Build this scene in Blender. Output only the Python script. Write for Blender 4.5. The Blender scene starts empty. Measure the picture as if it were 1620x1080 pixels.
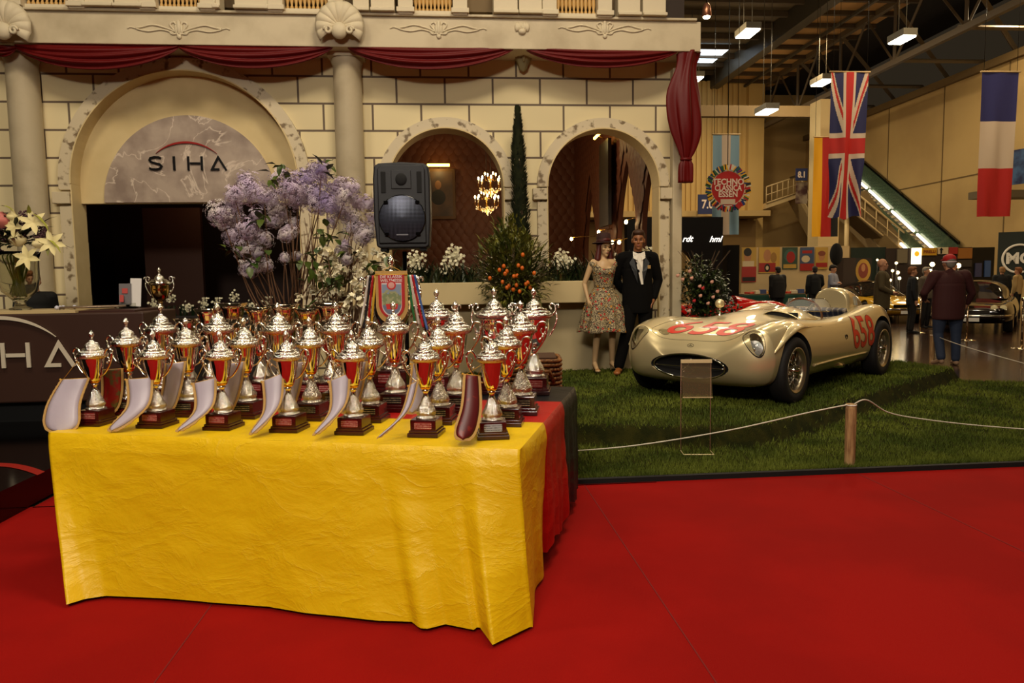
import bpy, bmesh, math, random
from math import sin, cos, pi, sqrt, atan2, radians, exp
from mathutils import Vector, Matrix, noise
from mathutils.bvhtree import BVHTree

random.seed(7)
S = bpy.context.scene
COL = S.collection

# ------------------------------------------------------------------ camera
FPX, CAMH = 1130.0, 1.45
YAW, PITCH, ROLL = radians(5), radians(4.9), radians(.87)
CF = Vector((sin(YAW)*cos(PITCH), cos(YAW)*cos(PITCH), -sin(PITCH)))
_r0 = Vector((cos(YAW), -sin(YAW), 0)); _u0 = _r0.cross(CF)
CR = _r0*cos(ROLL) - _u0*sin(ROLL); CU = _u0*cos(ROLL) + _r0*sin(ROLL)
CP = Vector((0, 0, CAMH))
cam = bpy.data.objects.new('camera', bpy.data.cameras.new('camera'))
COL.objects.link(cam)
cam.matrix_world = Matrix(((CR.x, CU.x, -CF.x, 0), (CR.y, CU.y, -CF.y, 0), (CR.z, CU.z, -CF.z, CAMH), (0, 0, 0, 1)))
cam.data.sensor_width = 36; cam.data.lens = 36*FPX/1620; cam.data.clip_end = 300
S.camera = cam

def ray(x, y): return CF + CR*((x-810)/FPX) + CU*((540-y)/FPX)
def on_z(x, y, z): d = ray(x, y); return CP + d*((z-CAMH)/d.z)
def on_y(x, y, Y): d = ray(x, y); return CP + d*(Y/d.y)
def on_x(x, y, X): d = ray(x, y); return CP + d*(X/d.x)
def at(x, y, D): return CP + ray(x, y)*D

# ------------------------------------------------------------------ light and exposure
S.view_settings.view_transform = 'Standard'; S.view_settings.look = 'None'
S.view_settings.gamma = 1; S.view_settings.use_curve_mapping = False
S.view_settings.exposure = 0.12
W = bpy.data.worlds.new('world'); S.world = W; W.use_nodes = True
W.node_tree.nodes['Background'].inputs[0].default_value = (1.0, .74, .44, 1)
W.node_tree.nodes['Background'].inputs[1].default_value = .02

def area(name, loc, aim, sx, sy, power, col=(1, .85, .62), spread=180):
    l = bpy.data.lights.new(name, 'AREA'); l.shape = 'RECTANGLE'; l.size = sx; l.size_y = sy
    l.energy = power; l.color = col; l.spread = radians(spread)
    o = bpy.data.objects.new(name, l); COL.objects.link(o); o.location = loc
    o.rotation_euler = (Vector(aim)-Vector(loc)).to_track_quat('-Z', 'Y').to_euler()
    return o
def spot(name, loc, aim, power, ang=50, r=.05, col=(1, .85, .6), blend=.6):
    l = bpy.data.lights.new(name, 'SPOT'); l.energy = power; l.spot_size = radians(ang); l.spot_blend = blend
    l.shadow_soft_size = r; l.color = col
    o = bpy.data.objects.new(name, l); COL.objects.link(o); o.location = loc
    o.rotation_euler = (Vector(aim)-Vector(loc)).to_track_quat('-Z', 'Y').to_euler()
    return o
def point(name, loc, power, r=.05, col=(1, .8, .5)):
    l = bpy.data.lights.new(name, 'POINT'); l.energy = power; l.shadow_soft_size = r; l.color = col
    o = bpy.data.objects.new(name, l); COL.objects.link(o); o.location = loc
    return o
# added front area lights, unseen, standing in for hall lamps; then high bay lamps
area('flash_stand_in', (-1.6, -2.2, 5.4), (-.8, 3.6, .6), 1.4, .8, 270, (1, .91, .77))  # added out of view in place of a camera flash on the table
area('front_light_stand', (1.5, 3.6, 8.6), (.5, 8.8, 1.6), 2.6, 1.2, 295, (1, .86, .64))
area('front_light_left', (-4.5, 3.6, 8.6), (-3.6, 9.0, 2.0), 2.2, 1.2, 185, (1, .86, .64))
area('added_rear_fill', (0, -8, 7.5), (0, -7, 0), 4, 4, 260, (1, .84, .62))  # unseen, added to light the carpet that the bowls reflect
area('front_light_carpet', (1.6, -1.5, 7.0), (1.6, 3.0, 0), 2.0, 2.0, 50, (1, .84, .62))
for i, (x, y) in enumerate([(2, 5), (8, 5), (14, 9), (8, 14), (14, 18), (8, 24), (14, 27), (19, 14), (14, 34), (8, 33), (-6, -3), (6, -4), (0, -8), (20, 24)]):
    area('high_bay_light', (x, y, 10.6), (x, y, 0), .8, .5, 260 if y > 10 else 45, (1, .8, .5))
for x, y in ((8, 14), (14.5, 13), (13, 19), (9, 24), (14, 27), (20, 20), (9, 34), (15, 35)):
    point('added_roof_fill', (x, y, 9.3), 70, .3, (1, .74, .42))  # added under the roof to brighten it in place of bounced light
spot('car_spot', (1.7, 5.9, 7.6), (2.8, 7.0, .6), 230, 34, .08, (1, .9, .68))
spot('car_spot', (4.9, 6.6, 8.2), (3.9, 7.7, .7), 150, 34, .08, (1, .86, .6))
spot('car_spot', (.2, 6.4, 7.2), (2.3, 7.1, .5), 150, 34, .08, (1, .9, .7))
spot('lawn_spot', (2.0, 8.6, 6.5), (1.4, 7.6, .2), 60, 50, .08, (1, .88, .6))

# ------------------------------------------------------------------ materials
def lin(c):
    return tuple(((v/255)/12.92 if v/255 <= .04045 else ((v/255+.055)/1.055)**2.4) for v in c) + (1,)
MATS = {}
def mat(name, col=(200, 200, 200), rough=.5, metal=0, emit=0, col2=None, nscale=4, ndetail=4, bump=None, spec=.5,
        coat=0, trans=0, alpha=1, sheen=0, ramp=(.4, .6), vor=False, stretch=None, twoside=False, ior=1.45):
    if name in MATS: return MATS[name]
    m = bpy.data.materials.new(name); m.use_nodes = True; MATS[name] = m
    nt = m.node_tree; N = nt.nodes; L = nt.links; b = N['Principled BSDF']
    c = lin(col); b.inputs['Base Color'].default_value = c
    b.inputs['Roughness'].default_value = rough; b.inputs['Metallic'].default_value = metal
    b.inputs['Specular IOR Level'].default_value = spec; b.inputs['Coat Weight'].default_value = coat
    b.inputs['Coat Roughness'].default_value = .04
    b.inputs['Transmission Weight'].default_value = trans; b.inputs['Alpha'].default_value = alpha
    b.inputs['IOR'].default_value = ior
    b.inputs['Sheen Weight'].default_value = sheen
    if emit:
        b.inputs['Emission Color'].default_value = c; b.inputs['Emission Strength'].default_value = emit
    m.diffuse_color = c
    tc = None
    def coord():
        nonlocal tc
        if tc is None:
            t = N.new('ShaderNodeTexCoord'); tc = t.outputs['Object']
            if stretch:
                mp = N.new('ShaderNodeMapping'); mp.inputs['Scale'].default_value = stretch
                L.new(tc, mp.inputs[0]); tc = mp.outputs[0]
        return tc
    if col2 is not None:
        n = N.new('ShaderNodeTexNoise'); n.inputs['Scale'].default_value = nscale; n.inputs['Detail'].default_value = ndetail
        L.new(coord(), n.inputs['Vector'])
        r = N.new('ShaderNodeValToRGB'); r.color_ramp.elements[0].position = ramp[0]; r.color_ramp.elements[1].position = ramp[1]
        r.color_ramp.elements[0].color = c; r.color_ramp.elements[1].color = lin(col2)
        L.new(n.outputs['Fac'], r.inputs[0]); L.new(r.outputs[0], b.inputs['Base Color'])
        if emit: L.new(r.outputs[0], b.inputs['Emission Color'])
    if bump:
        sc, st = bump[0], bump[1]
        if vor:
            n = N.new('ShaderNodeTexVoronoi'); out = n.outputs['Distance']
        else:
            n = N.new('ShaderNodeTexNoise'); n.inputs['Detail'].default_value = 5; out = n.outputs['Fac']
        n.inputs['Scale'].default_value = sc; L.new(coord(), n.inputs['Vector'])
        bp = N.new('ShaderNodeBump'); bp.inputs['Strength'].default_value = st
        bp.inputs['Distance'].default_value = bump[2] if len(bump) > 2 else .01
        L.new(out, bp.inputs['Height']); L.new(bp.outputs[0], b.inputs['Normal'])
    return m

M_WALLPLAIN = mat('cream_plaster', (214, 192, 142), .8, col2=(205, 182, 132), nscale=2)
M_MARBLE = mat('beige_marble', (196, 181, 150), .55, col2=(170, 154, 124), nscale=2.2, ndetail=8, ramp=(.45, .72), bump=(6, .15))
M_ORN = mat('ornament_plaster', (204, 190, 160), .6, bump=(30, .2))
M_DARK = mat('black_satin', (9, 8, 8), .35)
M_BLACK = mat('matt_black', (6, 6, 7), .8)
M_GLOSSBLACK = mat('gloss_black', (5, 4, 4), .12)
M_CHROME = mat('chrome', (225, 220, 210), .12, 1)
M_WHITE = mat('white', (225, 220, 210), .5)

# ------------------------------------------------------------------ mesh kit
class MB:
    def __init__(s): s.v = []; s.f = []; s.m = []; s.sm = []
    def add(s, vs, fs, mi=0, sm=False, M=None):
        o = len(s.v)
        if M is not None: vs = [M @ Vector(v) for v in vs]
        s.v += [tuple(v) for v in vs]
        for f in fs: s.f.append(tuple(i+o for i in f)); s.m.append(mi); s.sm.append(sm)
        return s
    def box(s, c, d, mi=0, M=None):
        x, y, z = c; a, b, e = d[0]/2, d[1]/2, d[2]/2
        vs = [(x+i*a, y+j*b, z+k*e) for i in (-1, 1) for j in (-1, 1) for k in (-1, 1)]
        return s.add(vs, [(0, 1, 3, 2), (4, 6, 7, 5), (0, 4, 5, 1), (2, 3, 7, 6), (0, 2, 6, 4), (1, 5, 7, 3)], mi, False, M)
    def tube(s, pts, r, n=8, closed=False, mi=0, M=None, sm=True, flat=1.0):
        P = [Vector(p) for p in pts]; k = len(P)
        rr = r if isinstance(r, (list, tuple)) else [r]*k
        vs = []; up = None
        for i in range(k):
            t = (P[(i+1) % k]-P[i-1]) if closed else (P[min(i+1, k-1)]-P[max(i-1, 0)])
            if t.length < 1e-9: t = Vector((0, 0, 1))
            t.normalize()
            if up is None:
                up = Vector((0, 0, 1)) if abs(t.z) < .9 else Vector((0, 1, 0))
            sd = t.cross(up)
            if sd.length < 1e-6: sd = t.orthogonal()
            sd.normalize(); up = sd.cross(t).normalized()
            for j in range(n):
                a = 2*pi*j/n
                vs.append(P[i] + sd*(cos(a)*rr[i]) + up*(sin(a)*rr[i]*flat))
        fs = []
        for i in range(k if closed else k-1):
            for j in range(n):
                a = i*n+j; b = i*n+(j+1) % n; c = ((i+1) % k)*n+(j+1) % n; d = ((i+1) % k)*n+j
                fs.append((a, b, c, d))
        s.add(vs, fs, mi, sm, M)
        if not closed:
            o = len(s.v)-len(vs)
            s.f.append(tuple(o+j for j in reversed(range(n)))); s.m.append(mi); s.sm.append(False)
            s.f.append(tuple(o+(k-1)*n+j for j in range(n))); s.m.append(mi); s.sm.append(False)
        return s
    def lathe(s, prof, n=24, c=(0, 0, 0), mi=0, M=None, sm=True, wob=None, caps=True):
        vs = []; k = len(prof)
        for (r, z) in prof:
            for j in range(n):
                a = 2*pi*j/n; q = r*(1+(wob(a, z) if wob else 0))
                vs.append((c[0]+q*cos(a), c[1]+q*sin(a), c[2]+z))
        fs = [(i*n+j, i*n+(j+1) % n, (i+1)*n+(j+1) % n, (i+1)*n+j) for i in range(k-1) for j in range(n)]
        s.add(vs, fs, mi, sm, M)
        if caps:
            if prof[0][0] > 1e-5: s.add(vs[:n], [tuple(reversed(range(n)))], mi, False, M)
            if prof[-1][0] > 1e-5: s.add(vs[-n:], [tuple(range(n))], mi, False, M)
        return s
    def ell(s, c, r, nu=16, nv=10, mi=0, M=None):
        if not isinstance(r, (list, tuple)): r = (r, r, r)
        prof = [(max(1e-4, sin(pi*i/nv)), -cos(pi*i/nv)) for i in range(nv+1)]
        T = Matrix.Translation(Vector(c)) @ Matrix.Diagonal((r[0], r[1], r[2], 1))
        if M is not None: T = M @ T
        return s.lathe(prof, nu, (0, 0, 0), mi, T)
    def cap(s, a, ra, b, rb, n=12, mi=0, M=None):          # tapered limb with round ends
        a = Vector(a); b = Vector(b); d = (b-a); L = d.length or 1e-6
        q = d.to_track_quat('Z', 'Y').to_matrix().to_4x4(); T = Matrix.Translation(a) @ q
        if M is not None: T = M @ T
        prof = [(max(1e-4, ra*sin(t)), -ra*cos(t)) for t in [i*pi/10 for i in range(6)]]
        prof += [(max(1e-4, rb*cos(t)), L+rb*sin(t)) for t in [i*pi/10 for i in range(6)]]
        return s.lathe(prof, n, (0, 0, 0), mi, T)
    def prism(s, pts, y0, y1, mi=0, M=None):               # outline in x,z extruded along y
        n = len(pts)
        vs = [(p[0], y0, p[1]) for p in pts]+[(p[0], y1, p[1]) for p in pts]
        fs = [tuple(range(n)), tuple(reversed(range(n, 2*n)))]
        fs += [(i, i+n, (i+1) % n+n, (i+1) % n) for i in range(n)]
        return s.add(vs, fs, mi, False, M)
    def grid(s, fn, nu, nv, mi=0, sm=True, mfn=None, M=None):
        vs = [fn(i/nu, j/nv) for j in range(nv+1) for i in range(nu+1)]
        o = len(s.v); w = nu+1
        if M is not None: vs = [M @ Vector(v) for v in vs]
        s.v += [tuple(v) for v in vs]
        for j in range(nv):
            for i in range(nu):
                a = o+j*w+i
                s.f.append((a, a+1, a+w+1, a+w)); s.m.append(mfn((i+.5)/nu, (j+.5)/nv) if mfn else mi); s.sm.append(sm)
        return s
    def mesh(s, name, mats):
        me = bpy.data.meshes.new(name); me.from_pydata(s.v, [], s.f)
        for m in (mats if isinstance(mats, (list, tuple)) else [mats]): me.materials.append(m)
        me.polygons.foreach_set('material_index', s.m); me.polygons.foreach_set('use_smooth', s.sm)
        me.update(); return me
    def build(s, name, mats, parent=None, M=None, bevel=0, sub=0, solid=0, fix=False):
        me = s.mesh(name, mats)
        if bevel or fix:
            bm = bmesh.new(); bm.from_mesh(me)
            if fix:
                bmesh.ops.remove_doubles(bm, verts=bm.verts, dist=1e-5)
                bmesh.ops.recalc_face_normals(bm, faces=bm.faces)
            if bevel:
                es = [e for e in bm.edges if len(e.link_faces) == 2 and e.calc_face_angle(0) > .7]
                bmesh.ops.bevel(bm, geom=es, offset=bevel, segments=2, affect='EDGES', profile=.5)
            bm.to_mesh(me); bm.free()
        o = bpy.data.objects.new(name, me); COL.objects.link(o)
        if parent: o.parent = parent
        if M is not None: o.matrix_local = M
        if sub:
            md = o.modifiers.new('sub', 'SUBSURF'); md.levels = sub; md.render_levels = sub
        if solid:
            md = o.modifiers.new('sol', 'SOLIDIFY'); md.thickness = solid; md.offset = 0
        return o

def tag(o, label=None, cat=None, group=None, kind=None):
    if label: o['label'] = label
    if cat: o['category'] = cat
    if group: o['group'] = group
    if kind: o['kind'] = kind
    return o
def empty(name, loc=(0, 0, 0), rz=0, label=None, cat=None, group=None, sc=1):
    o = bpy.data.objects.new(name, None); COL.objects.link(o); o.location = loc; o.rotation_euler = (0, 0, rz)
    o.scale = (sc, sc, sc); o.empty_display_size = .1
    return tag(o, label, cat, group)
def struct(o): o['kind'] = 'structure'; return o
def bake(o):                                              # apply modifiers through the depsgraph
    dg = bpy.context.evaluated_depsgraph_get(); dg.update()
    me = bpy.data.meshes.new_from_object(o.evaluated_get(dg), depsgraph=dg)
    o.modifiers.clear(); old = o.data; o.data = me
    return o
KIDS = {}
def copy_tree(o, parent=None, loc=None, rz=None, sc=None):
    c = o.copy(); COL.objects.link(c)
    if parent is not None: c.parent = parent
    if loc is not None: c.location = loc
    if rz is not None: c.rotation_euler = (0, 0, rz)
    if sc is not None: c.scale = (sc, sc, sc)
    for ch in [x for x in KIDX(o)]: copy_tree(ch, c)
    return c
def KIDX(o): return [x for x in list(COL.objects) if x.parent == o]

def text_mesh(s, size, off=0, ext=0, align='CENTER', shear=0, space=1, bold=0):
    cu = bpy.data.curves.new('lettering', 'FONT'); cu.body = s; cu.size = size; cu.extrude = ext
    cu.align_x = align; cu.align_y = 'CENTER'; cu.offset = off+bold; cu.resolution_u = 3; cu.shear = shear; cu.space_character = space
    o = bpy.data.objects.new('lettering', cu); COL.objects.link(o)
    dg = bpy.context.evaluated_depsgraph_get(); dg.update()
    me = bpy.data.meshes.new_from_object(o.evaluated_get(dg), depsgraph=dg)
    bpy.data.objects.remove(o); bpy.data.curves.remove(cu)
    me.materials.clear()
    return me
def text(name, s, size, m, M, parent=None, sx=1, **k):
    me = text_mesh(s, size, **k); me.materials.append(m)
    o = bpy.data.objects.new(name, me); COL.objects.link(o)
    if parent: o.parent = parent
    o.matrix_local = M @ Matrix.Diagonal((sx, 1, 1, 1))
    return o
def RX(a): return Matrix.Rotation(a, 4, 'X')
def RY(a): return Matrix.Rotation(a, 4, 'Y')
def RZ(a): return Matrix.Rotation(a, 4, 'Z')
def T(x, y=0, z=0): return Matrix.Translation(Vector((x, y, z)) if not isinstance(x, Vector) else x)
FACE = RX(pi/2)            # lettering upright, read from -Y
def interp(tab, x):
    tab = sorted(tab)
    if x <= tab[0][0]: return tab[0][1]
    if x >= tab[-1][0]: return tab[-1][1]
    for i in range(len(tab)-1):
        x0, y0 = tab[i]; x1, y1 = tab[i+1]
        if x0 <= x <= x1:
            xm, ym = tab[max(i-1, 0)]; xp, yp = tab[min(i+2, len(tab)-1)]
            h = x1-x0; t = (x-x0)/h
            m0 = (y1-ym)/(x1-xm)*h; m1 = (yp-y0)/(xp-x0)*h
            return (2*t**3-3*t*t+1)*y0+(t**3-2*t*t+t)*m0+(-2*t**3+3*t*t)*y1+(t**3-t*t)*m1
    return tab[-1][1]
def shrink(pts, n=60):                                     # smooth curve through points
    P = [Vector(p) for p in pts]; out = []
    for i in range(len(P)-1):
        a = P[max(i-1, 0)]; b = P[i]; c = P[i+1]; d = P[min(i+2, len(P)-1)]
        k = max(2, n//(len(P)-1))
        for j in range(k):
            t = j/k
            out.append(.5*((2*b)+(c-a)*t+(2*a-5*b+4*c-d)*t*t+(3*b-a-3*c+d)*t**3))
    out.append(P[-1]); return out
ORD7 = ['leftmost', 'second from the left', 'third from the left', 'fourth and middle one', 'third from the right', 'second from the right', 'rightmost']
# ------------------------------------------------------------------ the hall: floor, walls, roof
YF = 9.75                                                  # front plane of the facade
ZT = .2                                                    # height of the raised ground
m = mat('polished_floor', (60, 40, 30), .16, col2=(42, 28, 22), nscale=.6, bump=(1.5, .05), spec=.6)
struct(MB().box((8, 22, -.05), (60, 72, .1)).build('floor', m))
m = mat('red_carpet', (142, 14, 9), .95, col2=(132, 12, 8), nscale=1.3, bump=(260, .35, .004), spec=.1)
b = MB().box((1.5, -7.6, .004), (17, 24.94, .008))
b.box((-.66, 6.5, .004), (4.2, 3.3, .008))
struct(b.build('floor_carpet', m))
struct(MB().box((6.5, 4.895, .02), (14.8, .04, .045)).build('trim_lawn_edge', M_BLACK))
mb = MB()
for x in (-1.1, .92, 2.94, 4.96): mb.box((x, .4, .0092), (.006, 8.9, .0008))
struct(mb.build('trim_carpet_seam', mat('carpet_seam', (112, 10, 7), .95)))

def sstep(a, b, x):
    t = max(0, min(1, (x-a)/(b-a))); return t*t*(3-2*t)
# raised bank: corner at about (2.5, 5.6), one edge running left, one running back to the right
def lawn_h(x, y):
    e1 = (y-5.62)+(2.5-x)*(-.50 if x < 2.5 else 0)
    d1 = (y-5.55)-.30*(2.5-x)                              # left arm of the edge
    n = Vector((-.62, .785)); d2 = (Vector((x, y))-Vector((2.5, 5.55))).dot(n)
    d = min(d1, d2) - .10*exp(-((x-2.5)**2+(y-5.6)**2)/.15)
    h = .03+(ZT-.03)*sstep(-.07, .07, d)
    return h+.012*noise.noise(Vector((x*1.1, y*1.1, 3)))*(1 if d < -.2 else .25)
def lawn_r(y): return interp([(4.9, 8.8), (8.0, 8.1), (8.6, 7.4), (8.9, 6.7), (9.76, 6.5)], y)
M_TURF = mat('turf_soil_shaded', (48, 46, 14), .95, col2=(32, 34, 10), nscale=9, bump=(160, .8, .02), spec=.1)  # bare turf backing, darkened so the bank's shade sits in its colour
lm = MB(); nx, ny = 260, 190
def lf(u, v):
    y = 4.91+v*(9.76-4.91); xr = lawn_r(y)
    x = -1.5+u*(xr+1.5); return (x, y, 0 if u > .999 or (v > .999 and x > 3.25) else lawn_h(x, y))
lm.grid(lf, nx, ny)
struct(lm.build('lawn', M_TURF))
# grass blades
M_GRASS = mat('grass_blade', (100, 108, 34), .7, col2=(66, 78, 20), nscale=1.7, spec=.25)
gm = MB(); rnd = random.Random(3)
for i in range(120000):
    v = rnd.random()**1.7; y = 4.93+v*(10.0-4.93)
    xr = 3.2+(y-4.9)*.95 + 1.6
    x = -.3+rnd.random()*(min(7.6, xr)+.3)
    z = lawn_h(x, y)
    if .055 < z < .178 and rnd.random() < .93: continue  # bank left nearly bare so the dark soil stands in for its shade
    if x > lawn_r(y)-.03 or y > 9.72 or (y > 9.63 and x < 3.2): continue
    z = z; h = .022+.02*rnd.random(); a = rnd.random()*6.28; w = .0026+.0012*(y-4.9)
    dx, dy = cos(a)*w, sin(a)*w; lx, ly = rnd.gauss(0, .012), rnd.gauss(0, .012)
    gm.v += [(x-dx, y-dy, z-.003), (x+dx, y+dy, z-.003), (x+lx, y+ly, z+h)]
    k = len(gm.v); gm.f.append((k-3, k-2, k-1)); gm.m.append(0); gm.sm.append(False)
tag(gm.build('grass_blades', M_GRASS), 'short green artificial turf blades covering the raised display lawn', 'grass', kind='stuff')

# hall walls
M_HALLW = mat('hall_panel', (190, 160, 104), .75, col2=(176, 146, 94), nscale=.3)
M_CORR = mat('corrugated_panel', (200, 166, 100), .6)
M_JOINT = mat('panel_joint', (110, 88, 52), .8)
XW = 22.0
YB = 40.0
struct(MB().box((XW+.1, 22, 4.95), (.2, 70, 9.9)).build('wall_right', M_HALLW))
mb = MB()
for y in (17, 20, 23.4, 26.8, 30.5, 34.5): mb.box((XW-.01, y, 5), (.02, .05, 9.9))
mb.box((XW-.01, 24, 5.55), (.02, 40, .05)); mb.box((XW-.1, 22, 9.8), (.2, 70, .3))
struct(mb.build('trim_right_wall', M_JOINT))
def corr(mb, x0, x1, y, z0, z1, pitch=.3):
    n = int((x1-x0)/pitch)
    for i in range(n):
        x = x0+i*pitch
        mb.box((x+pitch*.3, y, (z0+z1)/2), (pitch*.6, .12, z1-z0))
mb = MB(); mb.box((10.0, YB+.2, 6.2), (14.6, .3, 12.4)); corr(mb, 3.0, 17.0, YB, 4.9, 12.4)
mb.box((17.45, YB-.1, 6.5), (.9, .5, 13))
struct(mb.build('wall_back', M_CORR))
mb = MB(); mb.box((20, YB+3, 6.2), (5, .3, 12.4)); mb.box((17.9, YB+1.4, 6), (.2, 3, 12)); mb.box((20, YB+2.5, 2.6), (4.2, .2, 5.2)); mb.box((12.6, YB-1.5, 2.2), (.2, 3.2, 4.4))
struct(mb.build('wall_back_recess', M_HALLW))
struct(MB().box((10.2, YB-1.2, 4.85), (14.4, 2.4, .3)).build('trim_gallery', M_HALLW))
struct(MB().box((10.2, YB-.3, 2.3), (14.4, .5, 4.6)).build('wall_gallery', mat('gallery_wall', (150, 120, 74), .8)))
struct(MB().box((14.25, 26.3, 3.97), (.8, .8, 7.94)).build('wall_pillar', mat('pillar_paint', (222, 196, 142), .6)))
# roof
M_ROOF = mat('roof_deck', (178, 138, 84), .7, col2=(160, 122, 72), nscale=.5)
M_ROOFD = mat('roof_deck_grey', (96, 84, 62), .7)
M_STEEL = mat('roof_steel', (84, 70, 50), .6)
H = CAMH
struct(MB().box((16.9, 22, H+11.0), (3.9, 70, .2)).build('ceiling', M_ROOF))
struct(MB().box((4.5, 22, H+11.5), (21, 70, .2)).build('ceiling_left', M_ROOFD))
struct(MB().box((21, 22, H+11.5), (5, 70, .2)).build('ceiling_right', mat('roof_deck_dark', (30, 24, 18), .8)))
mb = MB()
for i in range(24): mb.box((16.9, 9+i*1.45, H+10.82), (3.9, .16, .2))
for i in range(24): mb.box((4.5, 9+i*1.45, H+11.25), (21, .14, .22))
struct(mb.build('trim_purlins', mat('purlin', (66, 52, 34), .6)))
struct(MB().box((15.1, 22, H+11.0), (.5, 70, .95)).box((16.9, 22, H+10.7), (.12, 70, .12)).build('trim_gutter_beam', mat('gutter', (70, 64, 52), .5)))
def bar(mb, a, b, w=.12):
    mb.tube([a, b], w/2*1.3, 4, sm=False)
def truss(xx, label, y0, y1, n, zt, zb):
    o = empty('roof_truss', (xx, y0, zb), 0, label, 'truss', 'roof trusses')
    MB().box((0, (y1-y0)/2, zt-zb), (.22, y1-y0, .25)).build('top_chord', M_STEEL, o)
    MB().box((0, (y1-y0)/2, 0), (.2, y1-y0, .22)).build('bottom_chord', M_STEEL, o)
    st = (y1-y0)/n; mb = MB()
    for i in range(n+1):
        bar(mb, (0, i*st, 0), (0, i*st, zt-zb), .12)
        if i < n:
            bar(mb, (0, i*st, 0), (0, (i+.5)*st, zt-zb), .09); bar(mb, (0, (i+1)*st, 0), (0, (i+.5)*st, zt-zb), .09)
    mb.build('web_bars', M_STEEL, o)
    return o
truss(18.0, 'long steel lattice roof truss crossing above the british flag, nearest the right wall', 8, 44, 9, H+10.8, H+8.45)
o = empty('cross_bracing', (20, 16, H+8.6), 0, 'horizontal and diagonal steel braces between the roof truss and right wall', 'bracing')
for i in range(7):
    y = i*3.8-3
    mb = MB(); bar(mb, (-2, y, 0), (2, y, 0), .13); mb.build('brace', M_STEEL, o)
    mb = MB(); bar(mb, (-2, y, 2.2), (2, y+2.2, 0), .16); mb.build('diagonal', M_STEEL, o)
o = MB().box((13.4, 29.6, 8.32), (6.6, .3, .45)).build('cross_beam', mat('beam_paint', (118, 96, 60), .6))
tag(o, 'pale horizontal steel beam spanning the hall below the roof panels', 'beam')
mb = MB(); bar(mb, (9, 14, H+9.2), (13.5, 20, H+10.9), .16)
tag(mb.build('roof_brace', mat('beam_paint', (118, 96, 60))), 'slanting pale roof brace left of the dark gutter beam', 'brace')
# high bay lamps, positions read off the photograph at lamp height
M_LAMP = mat('lamp_glow', (255, 246, 220), emit=14)
M_LAMPB = mat('lamp_housing', (90, 84, 70), .5)
def lamp(px, py, z, w, l, lab):
    w *= .68; l *= .68
    p = on_z(px, py, z)
    o = empty('high_bay_lamp', p, 0, lab, 'lamp', 'lit lamps under the hall roof')
    MB().box((0, 0, .12), (w*1.1, l*1.1, .2)).build('housing', M_LAMPB, o)
    MB().box((0, 0, 0), (w, l, .05)).build('diffuser', M_LAMP, o)
    mb = MB()
    for sx in (-.3, .3): mb.tube([(sx*w, 0, .2), (sx*w, 0, H+10.9-z)], .012, 4)
    mb.build('suspension', M_LAMPB, o)
lamp(1183, 53, 9.6, .7, 1.3, 'lit rectangular hall lamp high above the stand corner, left of the dark beam')
lamp(1100, 125, 9.6, .7, 1.0, 'lit hall lamp half hidden by the hanging red drape')
lamp(1301, 131, 8.9, .7, 1.3, 'lit hall lamp just left of the british flag top')
lamp(1213, 177, 7.5, .7, 1.3, 'small lit hall lamp above the round fair sign, right side')
lamp(1427, 63, 8.6, .6, 1.1, 'lit hall lamp upper right between the british and french flags')
p = on_z(1112, 86, H+11.3)
o = MB().box(p, (2.0, 2.6, .06)).build('skylight', mat('skylight_glow', (200, 215, 225), emit=4))
tag(o, 'pale bluish skylight panel in the roof right of the stand cornice', 'skylight')
# spotlight hanging top
p = at(1118, 16, 11)
o = empty('spotlight', p, 0, 'small hanging spotlight with bright lens at the top edge above the cornice end', 'spotlight')
MB().lathe([(.05, -.1), (.075, -.08), (.06, .06), (.03, .1)], 16).build('housing', mat('brass_pink', (190, 130, 100), .3, .8), o)
MB().ell((0, 0, -.1), (.055, .055, .03)).build('lens', mat('spot_glow', (255, 240, 200), emit=25), o)
MB().tube([(0, 0, .1), (0, 0, 2.5)], .012, 6).build('cable', M_DARK, o)

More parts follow.
